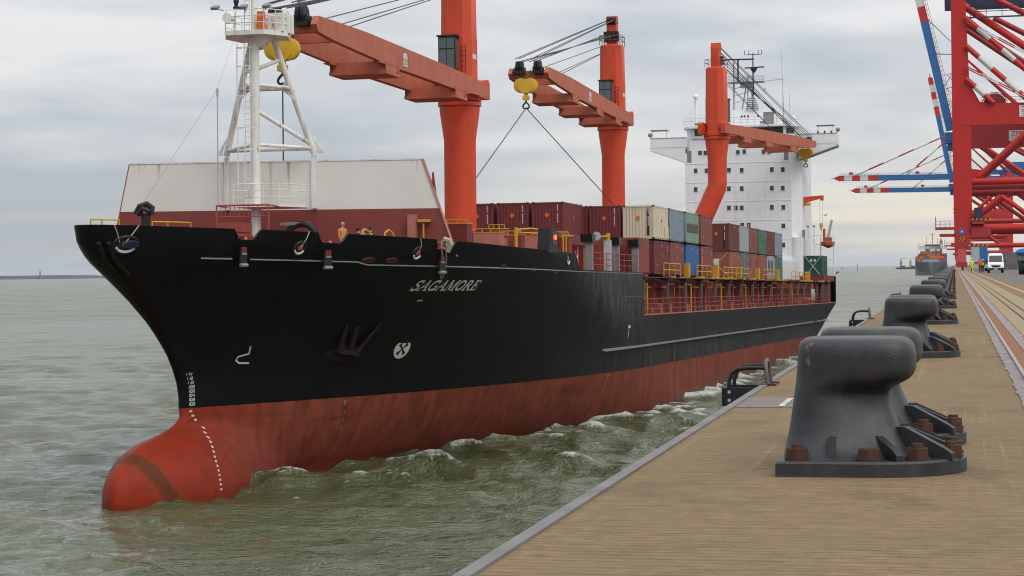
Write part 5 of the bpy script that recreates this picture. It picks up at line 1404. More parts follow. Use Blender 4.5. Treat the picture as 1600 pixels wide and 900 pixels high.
    mb.cyl(J @ Vector((27.0, 1.2, .85)), F @ Vector((.9, .3, 8.0)), .034, n=5)
    mb.build('luffing_wire', M['wire'], root)
    hb_ = tip + Vector((0, 0, -hook_drop))
    mb = MB()
    for a_ in (-.75, -.45, .45, .75): mb.cyl(tip + pv * a_ + Vector((0, 0, .3)), hb_ + pv * a_ * .8, .03, n=5)
    mb.build('hoist_wire', M['wire'], root)
    HB = T(hb_) @ Matrix.Rotation(yaw, 4, 'Z')
    mb = MB(); mb.M = HB
    for y_ in (-.42, .42): mb.lathe((-.22, y_, 0), [(.50, 0), (.62, .05), (.62, .39), (.50, .44)], 20, 'X')
    mb.prism([(-.62, -.30), (-.28, -.64), (.28, -.64), (.62, -.30), (.62, .55), (-.62, .55)], 'x', -.26, .26)
    mb.bb((-.16, -.16, -1.0), (.16, .16, -.6)); mb.bb((-.2, -.26, -1.22), (.2, .26, -.88)); hk = mb.build('hook_block', M['hook'], root)
    mb = MB(); mb.M = HB; mb.cyl((0, 0, -1.45), (0, 0, -1.2), .07, n=7)
    for sg in (-1, 1): mb.tube([(0, .02 * sg, -1.42), (0, .12 * sg, -1.50), (0, .25 * sg, -1.66), (0, .28 * sg, -1.80), (0, .20 * sg, -1.92), (0, .08 * sg, -1.94), (0, .02, -1.90)], .075, 6)
    mb.build('ramshorn_hook', M['black'], root)
    if sling:
        mb = MB(); hp = HB @ Vector((0, 0, -1.9))
        for q_ in sling: mb.cyl(hp, q_, .042, n=5)
        mb.build('wire_sling', M['wire'], root)
    return root
deck_crane((11.3, 0, 22.75), 12.8, 0.0, R(.4), hook_drop=1.4, sling=[(45.6, .0, 11)], ties=(4.4, 19.2))
deck_crane((-47.5, -1.5, 25.55), 15.6, 0.0, R(1.6), hook_drop=1.1, sling=[(4.0, -2.1, 16.2), (-22, 6.6, 13.8)])
deck_crane((-87.6, 2.5, 27.45), 16, R(169), R(0), bent=(0, -6.6, -14.2), hook_drop=.9)

# ------------------------------------------------------------------ containers
CL, CW, CH = 6.06, 2.44, 2.59
def corr(n_, L, d):
    # trapezoid corrugation profile: positions along L and depths
    p = L / n_; out = []
    for i in range(n_):
        out += [(i * p, 0), (i * p + .28 * p, 0), (i * p + .42 * p, -d), (i * p + .86 * p, -d)]
    out.append((L, 0)); return out
def container_meshes():
    mb = MB()
    pr = corr(9, CW - .24, .045)
    vs = [(-.03 + d, -.12 - u, .16) for u, d in pr] + [(-.03 + d, -.12 - u, CH - .12) for u, d in pr]; k = len(pr)
    mb.add(vs, [(i, k + i, k + i + 1, i + 1) for i in range(k - 1)])
    pr = corr(20, CL - .3, .036)
    for y in (-.02, -CW + .02):
        s_ = 1 if y > -1 else -1
        vs = [(-.15 - u, y + d * s_, .16) for u, d in pr] + [(-.15 - u, y + d * s_, CH - .1) for u, d in pr]; k = len(pr)
        mb.add(vs, [((i, i + 1, k + i + 1, k + i) if s_ > 0 else (i, k + i, k + i + 1, i + 1)) for i in range(k - 1)])
    mb.add([(-.1, -.1, CH - .03), (-CL + .1, -.1, CH - .03), (-CL + .1, -CW + .1, CH - .03), (-.1, -CW + .1, CH - .03)], [(0, 1, 2, 3)])
    mb.add([(-.1, -.1, .1), (-CL + .1, -.1, .1), (-CL + .1, -CW + .1, .1), (-.1, -CW + .1, .1)], [(3, 2, 1, 0)])
    mb.add([(-CL + .06, -.1, .1), (-CL + .06, -CW + .1, .1), (-CL + .06, -CW + .1, CH - .1), (-CL + .06, -.1, CH - .1)], [(0, 3, 2, 1)])
    panel = mb.mesh('container_panels', CM['maroon'])
    mb = MB()
    for x0, x1 in ((-.14, 0), (-CL, -CL + .14)):
        for y0, y1 in ((-.13, 0), (-CW, -CW + .13)): mb.bb((x0, y0, .12), (x1, y1, CH - .12))
        mb.bb((x0 + .02, -CW + .13, CH - .13), (x1 - .02, -.13, CH - .02)); mb.bb((x0 + .02, -CW + .13, .02), (x1 - .02, -.13, .17))
    for y0, y1 in ((-.08, -.015), (-CW + .015, -CW + .08)): mb.bb((-CL + .14, y0, CH - .11), (-.14, y1, CH - .02)); mb.bb((-CL + .14, y0, .02), (-.14, y1, .17))
    frame = mb.mesh('container_frame', CM['maroon'])
    mb = MB()
    for x in (-.09, -CL + .09):
        for y in (-.09, -CW + .09):
            for z in (.06, CH - .06): mb.box((x, y, z), (.184, .184, .124))
    cast = mb.mesh('corner_castings', M['black'])
    return panel, frame, cast
C_PAN, C_FRM, C_CAST = container_meshes()
mb = MB(); s_ = .20; mb.add([(.012, -CW * .52, 1.62 - s_), (.012, -CW * .52 - s_, 1.62), (.012, -CW * .52, 1.62 + s_), (.012, -CW * .52 + s_, 1.62)], [(0, 3, 2, 1)]); C_DIA = mb.mesh('diamond', M['orange'])
mb = MB(); s_ = .16; mb.add([(-3.1, .006, 1.5 - s_ * 1.4), (-3.1 - s_, .006, 1.5), (-3.1, .006, 1.5 + s_ * 1.4), (-3.1 + s_, .006, 1.5)], [(0, 1, 2, 3)]); C_DIAS = mb.mesh('diamond', M['orange'])
def codemesh(side):
    mb = MB(); r_ = random.Random(2)
    for i in range(11):
        z = 2.28 - i * .125
        if i in (4,): continue
        w = r_.uniform(.05, .085)
        if side == 'end': mb.bb((.0, -CW + .34 - 0, z), (.006, -CW + .34 + .0 - w, z + .085)) if False else mb.bb((.002, -.42, z), (.008, -.42 - w, z + .09))
        else: mb.bb((-.75, .002, z), (-.75 - w * 1.3, .008, z + .09))
    return mb.mesh('code_marks', M['stripew'])
C_CODE, C_CODES = codemesh('end'), codemesh('side')
mb = MB()
for i in range(6): mb.bb((-.55 - i * .95, -.02, .015), (-.95 - i * .95, -.006, .155))
C_POCK = mb.mesh('rail_pockets', M['cab'])
mb = MB()
for x_, z_ in ((-5.2, 2.1), (-5.2, 1.9), (-2.9, 2.2), (-1.2, .7)): mb.bb((x_, .002, z_), (x_ - .22, .008, z_ + .09))
C_MARKS = mb.mesh('side_marks', M['stripew'])
mb = MB(); mb.bb((.001, -.36, .3), (.007, -.56, 2.4)); C_BAND = mb.mesh('code_band', M['cab'])
def container(col, x, y, z, lab, grp='containers stacked on the ship', dia=True, code=True, band=False, diaside=False, sidecode=False):
    t_ = thing('shipping_container', lab, 'container', SHIP @ T((x, y, z)), grp)
    put('panels', C_PAN, t_, CM[col]); put('frame', C_FRM, t_, CM[col]); put('corner_castings', C_CAST, t_)['kind'] = 'stuff'
    if y > 11: put('rail_pockets', C_POCK, t_)['kind'] = 'stuff'; put('side_marks', C_MARKS, t_)['kind'] = 'stuff'
    if dia: put('hazard_diamond', C_DIA, t_)
    if diaside: put('hazard_diamond', C_DIAS, t_)
    if band: put('code_band', C_BAND, t_)
    if code: put('code_marks', C_CODE, t_)['kind'] = 'stuff'
    if sidecode: put('code_marks', C_CODES, t_)['kind'] = 'stuff'
    return t_
zt1 = 13.06
container('maroon', 6.35, 1.05, zt1, 'maroon container with its front corner hidden behind the tall red crane pedestal', dia=True)
container('maroon', 6.35, 3.78, zt1, 'maroon container with orange diamond, middle of the three beside the first crane pedestal')
container('maroon', 6.35, 6.47, zt1, 'front row maroon container with its long side showing, right of the other three', diaside=True)
container('maroon', .15, 9.42, 12.97, 'maroon container with orange diamond directly left of the cream container')
container('maroon', .15, 6.85, 12.97, 'maroon container mostly hidden behind the front row, its edge showing in the gap', dia=False)
ZT, ZB_ = 12.95, 10.24
xs1 = [0, -6.45, -13.6, -20.65]
top1 = [('cream', 'cream container with a black code band and orange diamond, front of the upper tier'), ('greyblue', 'scuffed grey blue container behind the cream one on the upper tier'), ('palegreen', 'pale green container with a dark central band on the upper tier'), ('maroon2', 'maroon container behind the pale green one, last of the first upper block')]
for (c_, l_), x in zip(top1, xs1):
    t_ = container(c_, x, 12.03, ZT, l_, code=(c_ != 'cream') and False, band=c_ == 'cream', diaside=c_ == 'cream', dia=c_ == 'cream')
    if c_ == 'cream':
        put('code_marks', C_CODE, t_)['kind'] = 'stuff'
        mb = MB(); mb.bb((-4.4, -.03, .15), (-5.9, .006, 1.05)); mb.build('patched_panel', paint('primer patch', (.62, .55, .32), .6, .3, .2, .1), t_)
        mb = MB(); mb.bb((-5.86, .001, .3), (-6.0, .01, 2.4)); mb.build('code_band', M['cab'], t_)
    if c_ == 'palegreen':
        mb = MB(); mb.bb((-.5, -.03, .95), (-5.7, .008, 1.65)); mb.build('dark_band', M['cab'], t_)
bot1 = [('maroon', 'maroon container on the lower tier under the cream one'), ('maroon2', 'brown maroon container on the lower tier beneath the grey blue one'), ('blue', 'bright blue container on the lower tier'), ('maroon2', 'maroon container with white side code beside the blue one on the lower tier')]
for i, ((c_, l_), x) in enumerate(zip(bot1, xs1)): container(c_, x, 12.03, ZB_, l_, dia=False, diaside=i != 3, code=i == 0, sidecode=i == 3)
container('maroon', .2, 9.42, ZB_, 'lower tier maroon container with white code, left of the one under the cream container', dia=False)
xs2 = [-36.35, -42.55, -48.75, -55.3, -61.5, -67.75]
top2 = [('brown', 'dark brown container with orange diamond, front of the rear upper block'), ('grey', 'pale grey container behind the dark brown one on the upper tier'), ('maroon2', 'maroon container between the pale grey and green ones on the upper tier'), ('green', 'green container on the upper tier of the rear block'), ('maroon', 'maroon container behind the green one on the upper tier'), ('greyblue', 'grey blue container, last of the rear upper block')]
bot2 = [('rustbrown', 'rust brown container with a white square placard, front of the rear lower tier'), ('slate', 'dark slate container on the rear lower tier'), ('rustbrown', 'rust brown container with dark vents on the rear lower tier'), ('rustbrown', 'plain rust brown container next to the white cabin container'), ('grey', 'pale grey cabin container with a dark window on the lower tier'), ('green', 'dull green container, last of the rear lower tier')]
for i, ((c_, l_), x) in enumerate(zip(top2, xs2)):
    container(c_, x, 12.03, 12.72, l_, dia=i == 0, code=i == 0, band=i == 0, sidecode=i == 2)
for i, ((c_, l_), x) in enumerate(zip(bot2, xs2)):
    t_ = container(c_, x, 12.03, 10.08, l_, dia=i == 0, code=False, sidecode=i == 0)
    if i == 4:
        mb = MB(); mb.bb((-1.0, .0, .9), (-2.2, .012, 2.1)); mb.bb((-3.0, .0, .9), (-4.6, .012, 2.1)); mb.build('cabin_window', M['glass'], t_)
    if i == 2:
        mb = MB(); mb.bb((-.7, .0, 1.3), (-1.2, .012, 2.1)); mb.bb((-4.8, .0, 1.3), (-5.3, .012, 2.1)); mb.build('vent', M['cab'], t_)
    if i == 0:
        mb = MB(); mb.bb((.010, -.98, 1.3), (.016, -1.52, 1.9)); mb.build('placard', M['stripew'], t_)
container('brown', -36.35, 9.45, 12.72, 'dark brown container inboard of the brown one with the diamond', dia=False)
container('rustbrown', -36.35, 9.45, 10.08, 'rust container inboard on the rear lower tier', dia=False)
tg = container('darkgreen', -113.0, 12.05, 10.92, 'dark green container with a white lashing cross beside the white deckhouse', dia=False, code=False, sidecode=True)
mb = MB()
mb.cyl((.06, -.1, 2.6), (.06, -2.0, .05), .03, n=4); mb.cyl((.06, -2.35, 2.6), (.06, -.3, .05), .03, n=4); mb.build('lashing_rod', M['stripew'], tg)
mb = MB(); mb.bb((.002, -.85, 1.8), (.01, -1.1, 2.1)); mb.bb((.002, -1.3, 1.8), (.01, -1.55, 2.1)); mb.build('placard', M['stripew'], tg)
mb = MB(); mb.bb((-125, 9.2, 10.15), (-112.6, 12.3, 10.9)); mb.bb((-124, 11.4, 7.2), (-112.6, 11.9, 10.2)); mb.build('quarter_platform', M['dkmaroon'], ship)
mb = MB()                                       # hatch supports under the upper tiers inboard
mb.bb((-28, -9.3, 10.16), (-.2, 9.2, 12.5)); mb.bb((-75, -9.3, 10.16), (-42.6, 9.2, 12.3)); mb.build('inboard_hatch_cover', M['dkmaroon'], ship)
mb = MB()
for x0, x1 in ((-29.6, -28.9), (-35.8, -35.2)): mb.bb((x0, -11, 7.2), (x1, 11.0, 10.2))
mb.build('lashing_bridge', M['dkmaroon'], ship)
mb = MB(); mb.cyl((-35.9, 9.6, 10.3), (-35.9, 12.0, 12.6), .03, n=4); mb.cyl((-35.9, 12.0, 10.3), (-35.9, 9.8, 12.4), .03, n=4); mb.build('lashing_rods', M['rope'], ship)
# ------------------------------------------------------------------ people
SKIN_ = paint('skin', (.42, .22, .15), .6, .1, 0)
def cloth(name, col): return paint(name, col, .85, .2, 0, 0, sc=4)
HAIR = cloth('dark hair', (.02, .016, .014))
def skin_body(name, J, E, mats, parent):
    me = bpy.data.meshes.new(name + '_cage'); me.from_pydata([j[0] for j in J], E, [])
    o = bpy.data.objects.new(name, me); COL.objects.link(o)
    sk = o.modifiers.new('skin', 'SKIN'); sk.use_smooth_shade = True
    for v, j in zip(me.skin_vertices[0].data, J): v.radius = j[1]; v.use_root = False
    me.skin_vertices[0].data[0].use_root = True
    o.modifiers.new('sub', 'SUBSURF').levels = 1
    dg = bpy.context.evaluated_depsgraph_get(); dg.update()
    nm = bpy.data.meshes.new_from_object(o.evaluated_get(dg))
    o.modifiers.clear(); o.data = nm; o.parent = parent
    nm.materials.clear()
    for m_ in mats: nm.materials.append(m_)
    return o
def person(mw, label, jacket, trousers, head, pose='stand', group='people', helmet=None, vest=None, h=1.0):
    t_ = thing('person', label, 'person', mw @ Matrix.Scale(h, 4), group)
    st = .0 if pose == 'stand' else .22
    lean = 0.0
    if pose == 'bend': lean = .33
    dz = -.0 if pose != 'crouch' else -.42
    def up(x, y, z):   # upper body leans forward about the pelvis
        a = lean; zz = z - .95; return (x + zz * math.sin(a), y, .95 + zz * math.cos(a) + dz)
    kf = .34 if pose == 'crouch' else .03
    J = [(up(0, 0, .96), (.13, .155)), (up(0, 0, 1.16), (.125, .15)), (up(.0, 0, 1.36), (.135, .18)), (up(0, 0, 1.50), (.065, .07)), (up(.02, 0, 1.58), (.075, .072)), (up(.025, 0, 1.68), (.10, .085)), (up(.015, 0, 1.77), (.07, .06)),
         (up(0, .20, 1.42), (.075, .07)), (up(.02 + st * .4, .27, 1.16), (.055, .055)), (up(.16 + st * .3, .24, .95), (.042, .042)),
         (up(0, -.20, 1.42), (.075, .07)), (up(.02 - st * .4, -.27, 1.16), (.055, .055)), (up(.12 - st * .4, -.25, .92), (.042, .042)),
         ((0, .095, .88 + dz), (.10, .095)), ((kf + st * .6, .10, .50 + dz * .4), (.07, .068)), ((st, .10, .10), (.052, .05)), ((st + .15, .115, .045), (.04, .045)),
         ((0, -.095, .88 + dz), (.10, .095)), ((kf - st * .2, -.10, .50 + dz * .4), (.07, .068)), ((-st * 1.3, -.10, .10 + st * .2), (.052, .05)), ((-st * 1.3 + .14, -.115, .045 + st * .1), (.04, .045))]
    E = [(0, 1), (1, 2), (2, 3), (3, 4), (4, 5), (5, 6), (2, 7), (7, 8), (8, 9), (2, 10), (10, 11), (11, 12), (0, 13), (13, 14), (14, 15), (15, 16), (0, 17), (17, 18), (18, 19), (19, 20)]
    boot = HAIR
    o = skin_body('body', J, E, [jacket, trousers, SKIN_, boot], t_)
    waist = up(0, 0, .93)[2]; neck = Vector(up(0, 0, 1.52)); axis = (Vector(up(0, 0, 1.7)) - neck).normalized()
    for p in o.data.polygons:
        c_ = p.center
        mi = 0
        if c_.z < .13: mi = 3
        elif (Vector(c_) - neck).dot(axis) > 0 and abs(c_.y) < .13: mi = 2
        elif c_.z < waist and abs(c_.y) < .19: mi = 1
        p.material_index = mi
    hc = Vector(up(.022, 0, 1.68))
    mb = MB(); mb.ball(hc + Vector((-.015, 0, .03)), (.118, .105, .115), 10, 7)
    o2 = mb.build({'hood': 'hood', 'hat': 'knitted_hat', 'helmet': 'safety_helmet', 'hair': 'hair'}[helmet or 'hair'], head, t_)
    if helmet == 'helmet':
        mb = MB(); mb.lathe(hc + Vector((.02, 0, .05)), [(.10, 0), (.15, .005), (.15, .015), (.10, .02)], 12); mb.build('helmet_brim', head, o2)
    mb = MB(); mb.ball(hc + Vector((.10, 0, -.015)), (.022, .016, .025), 6, 4)
    for s_ in (-1, 1): mb.ball(hc + Vector((.088, s_ * .034, .012)), (.012, .014, .008), 6, 4); mb.ball(hc + Vector((.0, s_ * .092, -.01)), (.022, .012, .032), 6, 4)
    mb.bar(hc + Vector((.092, -.025, -.052)), hc + Vector((.092, .025, -.052)), .012); mb.build('face', SKIN_, t_)
    for a_, b_ in ((8, 9), (11, 12)):
        w = Vector(J[b_][0]); d = (w - Vector(J[a_][0])).normalized(); s_ = 1 if w.y > 0 else -1
        mb = MB(); mb.bar(w, w + d * .09, .075, .032); pp = w + d * .09
        for i, (oy_, L) in enumerate(((-.03, .065), (-.01, .078), (.01, .072), (.03, .055))):
            q0 = pp + Vector((0, oy_, 0)); q1 = q0 + d * L * .55 + Vector((.008, 0, 0)); mb.tube([q0, q1, q1 + d * L * .4 + Vector((.022, 0, 0))], .0085, 5)
        q0 = w + d * .03 + Vector((.03, -s_ * .02, 0)); mb.tube([q0, q0 + d * .03 + Vector((.03, -s_ * .01, 0)), q0 + d * .06 + Vector((.04, -s_ * .005, 0))], .0095, 5)
        mb.build('hand', SKIN_, t_)
    if vest:
        mb = MB(); pr = []
        for z in (.98, 1.12, 1.28, 1.42):
            c_ = Vector(up(0, 0, z)); pr.append([(c_.x + .165 * math.cos(k * math.pi / 6), .205 * math.sin(k * math.pi / 6), c_.z) for k in range(12)])
        mb.loft(pr, caps=False); mb.build('vest', vest, t_)
    return t_
hiviz = cloth('hi viz yellow', (.60, .80, .02)); navyc = cloth('navy cloth', (.014, .018, .035)); tan = cloth('tan jacket', (.52, .22, .07)); greyh = cloth('grey hood', (.24, .28, .33)); darkc = cloth('dark jacket', (.03, .033, .04))
blueh = cloth('blue grey hat', (.10, .12, .20)); greyj = cloth('grey jacket', (.22, .21, .19)); orangec = cloth('hi viz orange', (.80, .13, .03)); whiteh = paint('helmet white', (.7, .72, .75), .35, .1, 0); blueh2 = paint('helmet blue', (.15, .25, .45), .35, .1, 0)
SD = lambda x, y, z, rz: SHIP @ T((x, y, z)) @ Matrix.Rotation(R(rz), 4, 'Z')
mb = MB()
mb.bb((47.5, 5.4, 10.36), (54.2, 6.6, 10.95)); mb.build('mooring_platform', M['dkmaroon'], ship)
person(SD(53.3, 6.3, 10.80, 60), 'person in tan jacket and grey hood standing tallest behind the ship bulwark', tan, darkc, greyh, group='crew behind the bow bulwark', helmet='hood')
person(SD(51.2, 6.4, 10.62, 150), 'person in dark clothes and black knitted hat behind the ship bulwark', darkc, darkc, HAIR, group='crew behind the bow bulwark', helmet='hat', h=.99)
person(SD(50.7, 6.5, 10.62, 200), 'person in pale grey jacket and blue grey hat on the ship bow', greyj, darkc, blueh, group='crew behind the bow bulwark', helmet='hat', h=.96)
person(SD(49.1, 6.5, 10.85, -30), 'person bending low in dark jacket and yellow vest behind the ship bulwark', darkc, darkc, HAIR, 'bend', 'crew behind the bow bulwark', 'hat', hiviz, h=.93)
person(qm(2.22, 272, 0, R(100)), 'person in full yellow hi-viz workwear walking by the red gantry leg', hiviz, hiviz, whiteh, 'walk', 'dock workers on the quay', 'helmet', h=1.08)
person(qm(3.25, 268, 0, R(-80)), 'person in orange hi-viz jacket and dark trousers beside the white van', orangec, navyc, blueh2, 'stand', 'dock workers on the quay', 'helmet', h=1.1)
person(qm(3.62, 268.5, 0, R(-100)), 'person in dark clothes with yellow vest between the orange jacket and the white van', navyc, navyc, whiteh, 'stand', 'dock workers on the quay', 'helmet', hiviz, h=1.0)

# ------------------------------------------------------------------ vehicles on the yard
def wheel(t_, x, y, r_, w, name='wheel'):
    mb = MB(); mb.lathe((x - w / 2, y, r_), [(r_ * .6, 0), (r_ * .95, 0), (r_, w * .15), (r_, w * .85), (r_ * .95, w), (r_ * .6, w)], 18, 'X'); o_ = mb.build(name, M['rubber'], t_)
    mb = MB(); mb.lathe((x - w / 2 + .02, y, r_), [(.05, 0), (r_ * .6, 0), (r_ * .6, w - .04), (.05, w - .04)], 14, 'X'); mb.build('rim', M['lgrey'], o_)
    return o_
vw = paint('van white', (.78, .79, .80), .3, .06, 0)
van = thing('white_van', 'white high panel van facing the camera on the quay', 'van', qm(5.15, 262, 0))
# local: x across, y away from the camera; nose at y = 0
mb = MB()
secs = [(-.02, .55, 1.02, .92), (.0, .42, 1.12, .97), (.35, .40, 1.18, 1.0), (.85, .40, 1.30, 1.0), (1.55, .40, 2.25, .93), (1.9, .40, 2.50, .90), (6.0, .40, 2.55, .90)]
rg = []
for y, z0, z1, hw in secs:
    tw_ = hw * (.86 if z1 > 2 else .97)
    rg.append([(-hw, y, z0), (hw, y, z0), (hw, y, min(1.15, z1 - .1)), (hw * .99, y, z1 - .2 if z1 > 1.5 else z1 - .06), (tw_, y, z1), (-tw_, y, z1), (-hw * .99, y, z1 - .2 if z1 > 1.5 else z1 - .06), (-hw, y, min(1.15, z1 - .1))])
mb.loft(rg); mb.build('van_body', vw, van, sharp=30)
mb = MB(); mb.add([(-.86, .93, 1.36), (.86, .93, 1.36), (.78, 1.56, 2.2), (-.78, 1.56, 2.2)], [(0, 1, 2, 3)]); 
for i, p in enumerate(mb.v): mb.v[i] = (p[0], p[1] - .03, p[2] + .03)
mb.build('windscreen', M['glass'], van)
mb = MB(); mb.bb((-.98, -.06, .36), (.98, .3, .62)); mb.build('bumper', M['black'], van)
mb = MB(); mb.prism([(-.62, .98), (.62, .98), (.40, .72), (-.40, .72)], 'y', -.035, .05); mb.build('grille', M['black'], van)
for s_ in (-1, 1):
    mb = MB(); mb.prism([(s_ * .62, 1.02), (s_ * .96, 1.06), (s_ * .96, .86), (s_ * .68, .84)], 'y', -.04, .1); mb.build('headlight', paint('headlight', (.8, .85, .9), .15, 0, 0, 0, emit=((1, 1, 1), .6)), van)
    mb = MB(); mb.bar((s_ * .95, 1.2, 1.45), (s_ * 1.16, 1.15, 1.48), .05); mb.box((s_ * 1.18, 1.15, 1.5), (.17, .12, .34)); mb.build('door_mirror', M['black'], van)
    for y in (1.0, 4.9): wheel(van, s_ * .86, y, .36, .24)
mb = MB(); mb.bb((-.27, -.07, .42), (.27, -.062, .54)); mb.build('number_plate', M['stripew'], van)
mb = MB()
for s_ in (-.3, .35): mb.bar((s_ - .3, .95, 1.36), (s_ + .1, 1.05, 1.52), .02)
mb.build('wiper', M['black'], van)

trc = thing('terminal_tractor', 'teal tractor with big black tyre and red white striped board at right edge', 'tractor', qm(7.9, 215, 0))
teal = paint('teal green', (.02, .30, .24), .45, .2, .1)
for s_ in (-1, 1): wheel(trc, s_ * .95, .8, .70, .46); wheel(trc, s_ * 1.0, 3.4, .85, .5)
mb = MB(); mb.loft([[(-.35, y, .55), (.35, y, .55), (.42, y, 1.0), (.36, y, z1), (-.36, y, z1), (-.42, y, 1.0)] for y, z1 in ((-.5, 1.2), (-.3, 1.38), (1.6, 1.5))]); mb.build('bonnet', teal, trc)
mb = MB(); mb.loft([[(-.7, y, .7), (.7, y, .7), (.72, y, 1.5), (-.72, y, 1.5)] for y in (1.6, 3.6)]); cb = mb.build('cab_base', teal, trc)
mb = MB()
for x in (-.68, .68):
    for y in (1.65, 3.5): mb.bar((x, y, 1.5), (x * .92, y, 2.5), .09)
mb.bb((-.75, 1.5, 2.5), (.75, 3.65, 2.62)); mb.build('cab_frame', M['black'], trc)
mb = MB(); mb.bb((-.62, 1.62, 1.52), (.62, 1.66, 2.48)); mb.build('cab_glass', M['glass'], trc)
for s_ in (-1, 1):
    mb = MB(); mb.prism([(.9 * s_ - .45 * s_, 1.62), (.9 * s_ + .3 * s_, 1.62), (.9 * s_ + .3 * s_, 1.50), (.9 * s_ - .45 * s_, 1.50)], 'y', .1, 1.6); mb.build('mudguard', teal, trc)
mb = MB()
for i in range(5): mb.cur = i % 2; mb.add([(-.75 + .3 * i, -.52, 1.15), (-.45 + .3 * i, -.52, 1.15), (-.25 + .3 * i, -.52, 1.55), (-.55 + .3 * i, -.52, 1.55)], [(0, 1, 2, 3)])
mb.build('striped_board', [M['orange'], M['stripew']], trc); trc.children[-1]
mb = MB(); mb.bb((-.4, -.7, .4), (.4, -.45, .8)); mb.build('front_weight', M['black'], trc)
tk = thing('blue_truck', 'blue box truck with grey rear doors parked behind the workers', 'truck', qm(3.9, 330, 0))
mb = MB(); mb.bb((-1.3, 0, 1.15), (1.3, 7, 4.0)); mb.build('box_body', M['blue'], tk)
mb = MB(); mb.bb((-1.25, -.04, 1.5), (.0, -.002, 3.9)); mb.bb((.04, -.04, 1.5), (.1, -.002, 3.9)); mb.build('rear_door', paint('grey door', (.38, .42, .45), .5, .2, .1), tk)
mb = MB(); mb.bb((-1.1, 7.1, .8), (1.1, 9.3, 3.2)); mb.build('truck_cab', M['blue'], tk)
mb = MB(); mb.bb((-1.2, .1, .75), (1.2, 9, 1.12)); mb.bb((-1.3, -.06, .55), (1.3, .05, 1.13)); mb.build('chassis', M['lgrey'], tk)
for s_ in (-1, 1):
    for y in (1.3, 2.5, 8.2): wheel(tk, s_ * 1.1, y, .5, .35)
dm = thing('blue_canopy', 'small blue domed canopy on posts behind the tractor at the right edge', 'canopy', qm(12.5, 380, 0))
mb = MB(); mb.ball((0, 0, 3.2), (1.5, 1.5, .75), 12, 6); mb.build('canopy_top', M['blue'], dm)
mb = MB()
for x in (-1.2, 1.2): mb.cyl((x, 0, 0), (x, 0, 3.2), .08, n=6)
mb.build('post', M['mgrey'], dm)
# concrete barriers and far rows of stacked boxes beyond the yard
for i in range(12):
    bz = thing('concrete_barrier', 'pale concrete barrier in the row across the yard behind the van', 'barrier', qm(9 + i * 3.1, 420, 0), 'concrete barriers across the yard')
    mb = MB(); mb.prism([(-.3, 0), (.3, 0), (.3, .2), (.12, .5), (.08, 1.0), (-.08, 1.0), (-.12, .5), (-.3, .2)], 'x', -1.5, 1.5); mb.build('barrier_block', M['coping'], bz)
r_ = random.Random(8)
mb = MB(); cols = ['slate', 'brown', 'navyc', 'maroon', 'greyblue']
mats = [CM['slate'], CM['brown'], M['navy'], CM['maroon']]
for i in range(40):
    for k in range(2 if r_.random() < .75 else 1):
        mb.cur = r_.choice([0, 0, 1, 2, 2, 3]); mb.bb((9 + i * 6.3, 720, .01 + k * 2.6), (9 + i * 6.3 + 6.06, 722.4, .01 + k * 2.6 + 2.58))
yd = mb.build('yard_stack', mats); yd.matrix_world = QM; yd['kind'] = 'stuff'; tag(yd, 'long far row of dark stacked containers across the yard behind the van', 'containers')

